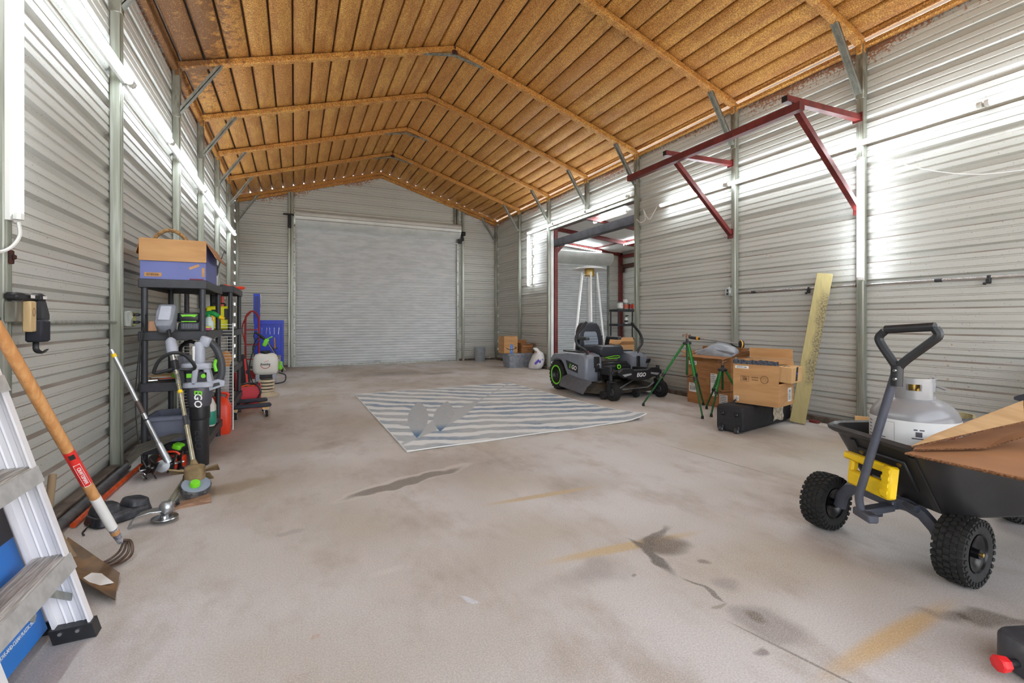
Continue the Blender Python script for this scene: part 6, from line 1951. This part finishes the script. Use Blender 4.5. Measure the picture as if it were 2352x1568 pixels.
g.loft(rings); ph_ = g.build('power_head', grey_pl, tr)
g = G(); h = G(); h.box(-.038, .038, -.06, .075, -.063, -.050, .006)
nz_ = 1 if (Mh.to_3x3() @ Vector((0, 0, 1))).y < 0 else -1
h.v = [Mh @ Vector((p[0], p[1], p[2] * -nz_)) for p in h.v]; h.build('battery_cover', grey_lt, ph_)
# muddy gearbox and spool
mud = mat('dried_mud', (150, 128, 92), 0.85, col2=(118, 98, 68), scale=14, bump=.4, bscale=40)
g = G(); g.tube([At(.06), At(.0), Tp(-.555, 3.44, .10)], [.016, .034, .038], 12); g.rbox(Tp(-.555, 3.44, .12), (.11, .09, .12), .03, 3); g.build('gear_case', mud, tr)
g = G()
for s_ in (-1, 1):
    base = Tp(-.555, 3.45, .135)
    g.loft([[base + Vector((s_ * .02, -.03, .02)), base + Vector((s_ * .02, .04, .0)), base + Vector((s_ * .02, .04, -.01)), base + Vector((s_ * .02, -.03, .01))], [base + Vector((s_ * .125, -.06, .055)), base + Vector((s_ * .125, .03, .0)), base + Vector((s_ * .125, .03, -.01)), base + Vector((s_ * .125, -.06, .045))]])
g.loft([[base + Vector((-.07, .04, -.02)), base + Vector((.07, .04, -.02)), base + Vector((.07, .045, -.03)), base + Vector((-.07, .045, -.03))], [base + Vector((-.085, .10, -.07)), base + Vector((.085, .10, -.07)), base + Vector((.085, .10, -.08)), base + Vector((-.085, .10, -.08))]])
g.build('guard', mud, tr)
Msp = Matrix.Translation(Tp(-.540, 3.375, .068)) @ Matrix.Rotation(R(22), 4, 'X') @ Matrix.Rotation(R(8), 4, 'Y')
g = G(); g.lathe([(.055, -.028), (.078, -.024), (.080, .012), (.076, .018), (.03, .02)], 26, M=Msp); sp2 = g.build('spool', mat('scuffed_black_spool', (54, 54, 58), .6, col2=(104, 102, 100), scale=30), tr)
g = G(); g.lathe([(.0, .0225), (.074, .0205), (.074, .0190)], 26, M=Msp); g.build('spool_face', mat('blue_grey_plastic', (136, 148, 162), .45), sp2)
g = G(); g.lathe([(.0, .048), (.024, .046), (.028, .038), (.028, .020)], 12, M=Msp @ Matrix.Translation((-.005, -.012, 0))); g.build('bump_knob', lime, sp2)
wbk = thing('wood_offcut', 'rough wood offcut under the trimmer head', 'wood block', (-.535, 3.262, 0), (0, 0, 10))
g = G(); g.loft([[Vector(p) for p in ((-.10, -.035, 0), (.085, -.03, 0), (.08, .05, 0), (-.09, .045, 0))], [Vector(p) for p in ((-.10, -.035, .012), (.085, -.03, .034), (.08, .05, .034), (-.09, .045, .012))]]); g.build('block', mat('rough_brown_wood', (164, 128, 100), .8, col2=(128, 96, 74), scale=8, stretch=(2, 10, 10)), wbk)

# ---- edger attachment lying on the floor
ed = thing('edger_attachment', 'silver edger attachment with curved guard lying on the floor', 'garden tool', (-.64, 3.10, 0))
E_ = lambda x, y, z: Vector((x + .64, y - 3.10, z))
g = G(); g.tube([E_(-.64, 3.60, .05), E_(-.628, 3.14, .062)], .0135, 12); g.build('shaft', mat('olive_metal_tube', (162, 156, 128), .35, .6), ed)
g = G(); g.lathe([(.0, .10), (.022, .096), (.034, .08), (.036, .05), (.026, .035)], 16, o=(.015, -.02, 0)); g.tube([E_(-.628, 3.15, .062), E_(-.623, 3.10, .062)], [.02, .028], 12); g.build('gear_case', alu, ed)
for k, (dx, dy) in enumerate(((-.02, .03), (.05, -.01), (.04, .035))):
    G().cyl((.015 + dx * .9, -.02 + dy * .9, .075), (.015 + dx * 1.15, -.02 + dy * 1.15, .082), .007, n=8).build('bolt', black_m, ed)
g = G(); g.lathe([(.0, .006), (.014, .008), (.02, .02), (.018, .036)], 14, o=(.012, -.055, 0)); g.lathe([(.0, .028), (.06, .024), (.062, .020), (0, .02)], 20, o=(.012, -.045, 0)); g.build('blade_hub', chrome, ed)
g = G()
pts = [(-.0, -.03, .058), (-.05, -.04, .062), (-.10, -.05, .052), (-.125, -.055, .032), (-.135, -.06, .004)]
g.loft([[Vector(p) + Vector((0, .035, 0)), Vector(p) + Vector((0, -.03, 0)), Vector(p) + Vector((0, -.03, .004)), Vector(p) + Vector((0, .035, .004))] for p in pts]); gd_ = g.build('guard', mat('grey_guard', (122, 122, 120), .5, .3), ed)
g = G(); g.tube([Vector(p) + Vector((0, -.031, .002)) for p in pts], .0035, 6); g.build('guard_edge', chrome, gd_)

# ---- tiller attachment leaning on the wall post
tl_ = thing('tiller_attachment', 'silver-shafted tiller with black star tines leaning on the left wall', 'garden tool', (-.82, 3.93, 0))
T_ = lambda x, y, z: Vector((x + .82, y - 3.93, z))
A, B = T_(-.815, 3.93, .16), T_(-1.085, 3.875, .885)
ub = (B - A).normalized()
g = G(); g.tube([A + ub * .02, B], .0135, 12); sh_ = g.build('shaft', alu, tl_)
for t0, t1, m_ in ((.40, .52, mat('dark_label', (84, 70, 64), .5)), (.93, .96, yellow), (.33, .345, dark_pl)):
    G().tube([A.lerp(B, t0), A.lerp(B, t1)], .0142, 12).build('shaft_band', m_, sh_)
g = G(); g.tube([A + ub * .08, A - ub * .02, A - ub * .07], [.019, .023, .03], 12); g.lathe([(.0, -.025), (.042, -.022), (.045, 0), (.042, .022), (0, .025)], 18, M=Matrix.Translation((.005, -.005, .075)) @ Matrix.Rotation(R(75), 4, 'X') @ Matrix.Rotation(R(0), 4, 'Y')); g.build('gear_case', alu, tl_)
g = G()
gr_ = []
for t_, x, y, z, w in ((0, -1.0, 3.90, .135, .10), (1, -.95, 3.97, .205, .12), (2, -.86, 4.05, .225, .12), (3, -.79, 4.15, .235, .08), (4, -.75, 4.19, .225, .04)):
    c = T_(x, y, z)
    gr_.append([c + Vector((.3 * w, -.95 * w, -.1 * w)), c, c + Vector((-.3 * w, .5 * w, 0)), c + Vector((-.3 * w, .5 * w, .006)), c + Vector((0, 0, .006)), c + Vector((.3 * w, -.95 * w, -.1 * w + .006))])
g.loft(gr_); g.build('shield', mat('dusty_shield', (76, 74, 68), .6, col2=(98, 92, 80), scale=12), tl_)
ax_ = Vector((.78, .40, .02)).normalized()
for k, off in enumerate((-.10, -.055, .055, .10)):
    c = Vector((.0, .0, .075)) + ax_ * off
    s1 = Vector((0, 0, 1)); s2 = ax_.cross(s1).normalized()
    poly = []
    for i in range(12):
        a = 2 * PI * i / 12 + k * .4
        r_ = .078 if i % 2 == 0 else .045
        tw = .018 if i % 4 == 0 else (-.018 if i % 4 == 2 else 0)
        poly.append((c + (s1 * math.sin(a + (.25 if i % 2 == 0 else 0)) + s2 * math.cos(a + (.25 if i % 2 == 0 else 0))) * r_, tw))
    zmin = min(p.z for p, _ in poly)
    g = G(); g.loft([[p + ax_ * (tw - .003) for p, tw in poly], [p + ax_ * (tw + .003) for p, tw in poly]]); g.build('star_tine', mat('black_tine_steel', (28, 28, 30), .45, .3, col2=(52, 48, 46), scale=30), tl_)
g = G(); g.cyl(Vector((0, 0, .075)) - ax_ * .125, Vector((0, 0, .075)) + ax_ * .125, .010, n=10); g.build('axle', chrome, tl_)
e_ = Vector((0, 0, .075)) - ax_ * .128
g = G(); g.tube(spline([e_ + Vector((0, 0, .03)), e_, e_ + Vector((.01, -.005, -.03)), e_ + Vector((.03, -.01, -.045)), e_ + Vector((.03, -.01, -.02)), e_ + Vector((.005, 0, -.01))], 4), .003, 6); g.build('hitch_pin', chrome, tl_)
# gloves and orange case behind the tiller
gv = thing('work_glove', 'black and lime work glove lying behind the tiller tines', 'gloves', (-.79, 4.14, .0), (0, 0, -20))
g = G(); g.rbox((0, 0, .152), (.12, .07, .040), .02, 3, 1, (0, 12, 0)); g.rbox((-.08, .01, .162), (.09, .05, .04), .018, 3, 1, (0, 12, 0)); gvb = g.build('palm', mat('black_knit', (40, 42, 40), .9), gv)
g = G(); g.rbox((.03, -.01, .158), (.06, .075, .035), .015, 3, 1, (0, 20, 0)); g.build('lime_patch', lime, gv)
oc = thing('orange_case', 'orange-red plastic case on the floor under the gloves', 'case', (-.805, 4.13, 0), (0, 0, -12))
g = G(); g.rbox((0, 0, .047), (.17, .10, .09), .03, 3); g.build('body', red_jug, oc)
g = G(); g.tube(spline([(-.07, -.02, .10), (-.04, -.025, .125), (.03, -.025, .125), (.06, -.02, .10)], 4), .008, 6); g.build('handle', red_jug, oc)

# ================================================================ SECOND SHELF UNIT AND BEYOND
shelf_unit('charcoal resin shelf unit standing behind the near one', (-.985, 5.46, 0), .43, .90, (1.42, .98, .60, .25))
yc_ = thing('yellow_case', 'yellow plastic tool case standing on the second shelf unit', 'case', (-.70, 5.60, .982))
g = G(); g.box(-.10, .10, -.06, .06, 0, .235, .012); yb = g.build('body', mat('lemon_plastic', (226, 222, 20), .4), yc_)
g = G(); g.box(-.055, .0, -.066, -.055, .15, .20, .004); g.box(.055, .09, -.066, -.055, .10, .21, .004); g.build('latch', black_pl, yb)
g = G(); g.tube(spline([(-.05, 0, .232), (-.05, 0, .262), (.05, 0, .262), (.05, 0, .232)], 4), .009, 6); g.build('handle', black_pl, yc_)
for k, (x, h, m_, lb_) in enumerate(((-.90, .36, dark_pl, 'black upright binder at the left of the rear shelf'), (-.84, .37, white_m, 'white upright binder in the rear shelf'), (-.785, .37, dark_pl, 'black upright binder behind the yellow case'), (-.73, .36, red_jug, 'red upright folder behind the yellow case'))):
    o = thing('binder', lb_, 'binder', (x, 6.0, .982), group='binders on the rear shelf')
    g = G(); g.box(-.022, .022, -.10, .10, 0, h, .003); g.build('cover', m_, o)
    g = G(); g.box(-.018, .018, -.102, -.099, .03, h * .6); g.build('spine_label', white_m if k != 1 else dark_pl, o)
rs_ = thing('red_snip_tool', 'red-handled long tool lying on top of the second shelf unit', 'tool', (-.62, 6.0, 1.422), (0, 0, 80))
g = G(); g.tube(spline([(-.25, 0, .02), (0, .01, .022), (.18, .0, .022), (.28, -.04, .03)], 4), [.014] * 9 + [.02] * 3 + [.014], 8); g.build('handle', red_jug, rs_)
g = G(); g.cb((-.30, 0, .012), (.12, .03, .02), .004); g.build('jaw', dark_pl, rs_)
gb = thing('glass_jar', 'clear glass jar at the front of the second shelf top', 'jar', (-.74, 5.56, 1.422))
g = G(); g.lathe([(.035, 0), (.037, .01), (.037, .06), (.03, .075), (.03, .085)], 14); g.build('body', mat('dull_glass', (168, 182, 188), .15), gb)
g = G(); g.lathe([(.033, .08), (.033, .095), (0, .097)], 14); g.build('lid', galv, gb)
# white wire rack between the units
wr = thing('wire_rack', 'white wire rack panel standing between the two shelf units', 'wire rack', (-.77, 5.315, 0))
wire_m = mat('white_coated_wire', (222, 222, 216), .4)
for x in (-.225, .225):
    G().tube([(x, 0, .004), (x, 0, 1.05)], .006, 6).build('side_rod', wire_m, wr)
for k in range(34):
    z = .06 + .0295 * k
    o_ = G().tube([(-.225, 0, z), (.225, 0, z)], .0022, 5).build('cross_wire', wire_m, wr)
# leaning odds on the second shelf side
dr = thing('drywall_square', 'tan-handled saw hanging between the wire rack and the second shelf', 'saw', (-.60, 5.375, 0))
g = G(); g.loft([[Vector((-.02, 0, .02)), Vector((.01, 0, .02)), Vector((.01, .004, .02)), Vector((-.02, .004, .02))], [Vector((-.09, 0, .62)), Vector((.02, 0, .62)), Vector((.02, .004, .62)), Vector((-.09, .004, .62))]]); g.build('blade', alu, dr)
g = G(); g.prism([(-.09, .62), (.02, .62), (.05, .72), (.0, .78), (-.08, .74)], 'y', -.012, .016); g.build('handle', wood_o, dr)
rl_ = thing('red_level', 'red folded panel leaning beside the second shelf unit', 'panel', (-.60, 6.415, 0), (0, -4, 0))
g = G(); g.box(-.012, .012, -.045, .045, .0, .46, .004); g.build('panel', mat('deep_red_paint', (176, 32, 36), .45), rl_)
g = G(); g.box(.012, .016, -.045, .045, .20, .24); g.build('trim_strip', dark_pl, rl_)

# ---- furniture dolly with carpeted rails
dl = thing('furniture_dolly', 'wooden furniture dolly with carpeted dark rails on castors', 'dolly', (-.47, 6.07, 0), (0, 0, 8))
carpet = mat('charcoal_carpet', (60, 64, 74), 0.95, bump=.5, bscale=250)
ply = mat('pale_plywood', (214, 178, 124), 0.7, col2=(196, 156, 102), scale=5, stretch=(1, 8, 1))
for y in (-.20, .20):
    g = G(); g.box(-.21, .21, y - .035, y + .035, .115, .155, .012); g.build('carpet_rail', carpet, dl)
for x in (-.15, .15):
    g = G(); g.box(x - .035, x + .035, -.24, .24, .092, .114, .003); g.build('plank', ply, dl)
for x in (-.15, .15):
    for y in (-.20, .20):
        g = G(); g.box(x - .022, x + .022, y - .022, y + .022, .08, .091, .003)
        for q in (-1, 1): g.beam((x + q * .016, y, .085), (x + .015 + q * .016, y, .034), .004, .028, up=(0, 1, 0))
        cf = g.build('castor_fork', chrome, dl)
        g = G(); g.lathe([(.018, -.012), (.036, -.012), (.038, -.008), (.038, .008), (.036, .012), (.018, .012)], 18, M=Matrix.Translation((x + .015, y, .039)) @ Matrix.Rotation(R(90), 4, 'Y')); g.build('castor_wheel', rubber, cf)
        g = G(); g.lathe([(0, -.014), (.018, -.013), (.018, .013), (0, .014)], 12, M=Matrix.Translation((x + .015, y, .039)) @ Matrix.Rotation(R(90), 4, 'Y')); g.build('castor_hub', dark_pl, cf)
# ---- red bin with hose loop
rb_ = thing('red_tool_bin', 'red rectangular bin filled with tools behind the dolly', 'bin', (-.52, 6.72, 0), (0, 0, 4))
g = G(); g.loft(ring_open(.27, .36, .265, .008)); rbb = g.build('body', mat('crimson_plastic', (206, 32, 52), .42, var=.06, scale=6), rb_)
g = G(); g.cb((-.02, -.05, .26), (.18, .05, .04), .01, (0, 10, 20)); g.build('orange_tool', orange, rb_)
g = G(); g.tube([(-.05, -.08, .25), (.10, .0, .29)], .014, 8); g.build('black_tool', black_pl, rb_)
g = G(); g.tube(spline([(-.22, -.22, .12), (-.10, -.20, .27), (.02, -.19, .31), (.10, -.19, .29), (.145, -.20, .20), (.10, -.20, .11), (-.02, -.20, .06), (-.14, -.22, .02)], 6), .010, 8)
tag(g.build('black_hose', black_pl, loc=(-.52, 6.72, 0)), 'black hose looping in front of the red tool bin', 'hose')
# ---- beige floor vent
bv = thing('floor_vent', 'beige round slotted vent cap lying on the floor behind the red bin', 'vent cap', (-.36, 7.55, 0), (0, 0, 20))
beige = mat('beige_plastic', (206, 192, 164), 0.55, var=.08, scale=8)
g = G(); g.lathe([(.16, 0), (.165, .008), (.165, .025), (.10, .045), (.095, .06)], 26); g.build('flange', beige, bv)
for k in range(4):
    g = G(); z = .065 + .045 * k; g.lathe([(.085, z), (.105, z + .002), (.105, z + .026), (.085, z + .030)], 26); g.build('louvre', beige, bv)
g = G(); g.lathe([(.08, .05), (.08, .245)], 20, c0=False); g.build('core', mat('dark_gap', (66, 60, 52), .7), bv)

# ---- backpack sprayer
sy_ = thing('backpack_sprayer', 'white backpack sprayer tank with black harness by the left wall', 'sprayer', (-.44, 8.98, 0))
g = G()
rings = []
for z, w, d_ in ((.155, .25, .12), (.17, .33, .17), (.22, .385, .20), (.34, .395, .21), (.44, .37, .20), (.50, .31, .17), (.52, .22, .12)):
    rings.append([Vector((p[0], p[1], z)) for p in rrect(w, d_, .07, 5)])
g.loft(rings); tkb = g.build('tank', mat('milky_white_plastic', (226, 226, 218), .38), sy_, ang=60)
text('Roundup', .055, ink, tkb, frame((.0, -.1065, .34), (1, 0, 0), (0, 0, 1)), shear=.15, sx=.72, bold=.001, ext=.002)
g = G(); g.tube(arc((0, -.1065, .345), .075, 190, 340, 12), .004, 5); g.tube([(-.02, -.1065, .375), (.05, -.1065, .40)], .003, 5); g.build('logo_swoosh', red_pl, tkb)
g = G(); g.lathe([(.075, .51), (.08, .52), (.08, .55), (.07, .56), (0, .565)], 18); g.build('cap', black_pl, sy_)
g = G(); g.tube([(-.14, 0, .16), (-.15, 0, .02), (-.15, -.1, .01), (.15, -.1, .01), (.15, 0, .02), (.14, 0, .16)], .016, 8); g.cb((-.12, -.06, .10), (.06, .06, .14), .01); g.cb((.13, -.06, .10), (.06, .06, .14), .01); g.build('stand', grey_lt, sy_)
g = G(); g.cb((0, -.04, .13), (.22, .08, .06), .015); g.tube([(0, -.05, .14), (0, -.06, .05)], .012, 6); g.build('pump_base', black_pl, sy_)
g = G(); g.tube(spline([(-.15, .10, .45), (-.20, .12, .60), (-.12, .10, .78), (.0, .08, .72), (.10, .08, .60), (.16, .10, .48)], 5), .018, 8, flat=.5); g.build('harness_strap', black_pl, sy_)
g = G(); g.tube([(-.16, .02, .88), (-.06, .0, .80), (.02, -.02, .72)], [.016, .022, .018], 10); g.tube(spline([(-.16, .02, .87), (-.18, .02, .80), (-.14, .01, .76), (-.08, 0, .79)], 4), .008, 6); g.build('wand_grip', black_pl, sy_)
g = G(); g.rbox((.0, -.03, .70), (.07, .06, .13), .02, 3, 1, (0, 25, 0)); g.tube([(-.03, -.02, .73), (.10, -.03, .80)], .010, 6); g.build('wand_valve', lime, sy_)
g = G(); g.tube([(.02, -.02, .72), (.30, -.06, .22)], .006, 6); g.build('wand', alu, sy_)
g = G(); g.rbox((.225, .02, .30), (.07, .10, .14), .03, 3); g.build('lime_pad', lime, sy_)
g = G(); g.tube(spline([(.20, -.02, .18), (.30, -.06, .14), (.29, -.10, .04), (.18, -.12, .012), (.05, -.14, .012)], 6), .010, 8); g.tube(spline([(-.10, .02, .74), (-.19, .0, .55), (-.24, -.02, .30), (-.20, -.05, .06), (-.12, -.10, .012)], 6), .009, 8); g.build('hose', black_pl, sy_)
# ---- black bag behind the sprayer
kb = thing('tool_bag', 'black and red tool bag slumped left of the sprayer', 'bag', (-.77, 8.70, 0))
g = G(); g.loft([[Vector((p[0], p[1], z)) for p in rrect(w, d_, .05, 4)] for z, w, d_ in ((0, .20, .30), (.02, .24, .34), (.25, .22, .30), (.42, .14, .22), (.52, .05, .12))]); g.build('body', mat('black_canvas', (36, 36, 40), .85), kb, ang=60)
g = G(); g.beam((.09, -.17, .08), (.05, -.10, .46), .03, .012); g.build('red_stripe', red_pl, kb)

# ---- red hand truck
htk = thing('hand_truck', 'dark red tubular hand truck standing behind the sprayer', 'hand truck', (-.735, 10.02, 0))
red_t = mat('dark_red_tube', (150, 38, 40), .4, .2)
g = G(); g.tube(spline([(-.09, 0, .10), (-.09, 0, .60), (-.09, 0, 1.05), (-.07, .0, 1.17), (.02, .0, 1.25), (.11, .0, 1.17), (.13, .0, 1.05), (.13, 0, .6), (.13, 0, .10)], 4), .017, 8); g.build('frame', red_t, htk)
g = G(); g.tube(spline([(.0, .0, 1.24), (-.10, .03, 1.10), (-.15, .05, .92), (-.12, .03, .75), (-.09, 0, .62)], 5), .012, 8); g.build('loop_handle', red_t, htk)
for z in (.35, .62, .9):
    G().tube([(-.09, 0, z), (.13, 0, z)], .011, 8).build('cross_bar', red_t, htk)
g = G(); g.box(-.12, .16, -.20, .01, .004, .018, .003); g.box(-.12, .16, .0, .015, .004, .14, .003); g.build('toe_plate', red_t, htk)
for x in (-.14, .18):
    g = G(); g.lathe([(.03, -.02), (.10, -.025), (.11, 0), (.10, .025), (.03, .02)], 22, M=Matrix.Translation((x, .09, .112)) @ MX); wv = g.build('wheel', rubber, htk)
G().cyl((-.14, .09, .112), (.18, .09, .112), .01, n=8).build('axle', galv, htk)

# ---- blue service cart
bc_ = thing('service_cart', 'blue steel service cart with raised lid and hanging tools by the back wall', 'tool cart', (-.475, 11.05, 0))
bl_m = mat('royal_blue_steel', (22, 52, 182), .35, .1, var=.08, scale=5)
for (x, y) in ((-.245, -.20), (.245, -.20), (-.245, .20), (.245, .20)):
    g = G(); g.box(x - .022, x + .022, y - .022, y + .022, .10, 1.04, .004); lg = g.build('leg', bl_m, bc_)
    g = G(); g.lathe([(.015, -.013), (.046, -.013), (.05, 0), (.046, .013), (.015, .013)], 16, M=Matrix.Translation((x, y, .052)) @ MX); g.build('castor_wheel', rubber, lg)
g = G(); g.loft(ring_open(.55, .46, .08, .008)); g.v = [p + Vector((0, 0, 1.0)) for p in g.v]; g.build('top_tray', bl_m, bc_)
g = G(); g.loft(ring_open(.53, .44, .10, .008)); g.v = [p + Vector((0, 0, .36)) for p in g.v]; g.build('lower_tray', bl_m, bc_)
g = G(); g.box(-.25, .25, -.205, -.190, .44, 1.0, .003); pnl = g.build('back_panel', bl_m, bc_)
g = G(); g.box(-.28, -.16, -.19, -.17, 1.07, 1.62, .004); lid_ = g.build('raised_lid', bl_m, bc_)
g = G(); g.box(-.255, -.185, -.193, -.190, 1.13, 1.57); g.build('lid_recess', mat('navy_steel', (30, 44, 120), .4), lid_)
g = G(); g.tube([(-.155, -.18, 1.60), (-.15, -.18, 1.35)], .012, 8); g.build('gas_strut', chrome, bc_)
for k in range(6):
    x = -.20 + .075 * k
    t_ = thing('screwdriver', 'steel screwdriver hanging on the blue cart panel, number %s from its left edge' % ('one', 'two', 'three', 'four', 'five', 'six')[k], 'screwdriver', (bc_.location.x + x, 11.05 - .212, .80), (0, 6 * (k % 3 - 1), 0), 'screwdrivers on the blue cart')
    G().tube([(0, 0, -.01), (0, 0, .12)], .004, 6).build('shank', chrome, t_)
    G().tube([(0, 0, .11), (0, 0, .125)], .006, 6).build('tip', chrome, t_)
hm = thing('hammer', 'wood-handled hammer hanging on the blue cart', 'hammer', (-.36, 10.825, .50), (0, -4, 0))
G().tube([(0, 0, 0), (0, 0, .22)], [.017, .012], 8).build('handle', wood_o, hm)
G().cb((0, 0, .0), (.09, .022, .03), .006).build('head', dark_pl, hm)

# ---- thing at the lower right corner: black tank with red cap
st_ = thing('garden_sprayer', 'dark grey plastic tank with red cap at the lower right corner', 'sprayer', (2.005, .625, 0), (0, 0, -20))
g = G(); g.rbox((.06, 0, .055), (.20, .16, .11), .05, 4); g.build('tank', mat('dusty_dark_tank', (62, 63, 68), .5, col2=(86, 86, 88), scale=14), st_)
g = G(); g.tube([(-.04, .0, .045), (-.075, .0, .045)], .012, 10); g.build('neck', black_pl, st_)
g = G(); g.tube([(-.07, .0, .045), (-.076, .0, .045), (-.102, 0, .047), (-.106, 0, .047)], [.014, .021, .024, .020], 8); g.build('cap', mat('bright_red_plastic', (222, 36, 40), .35), st_)
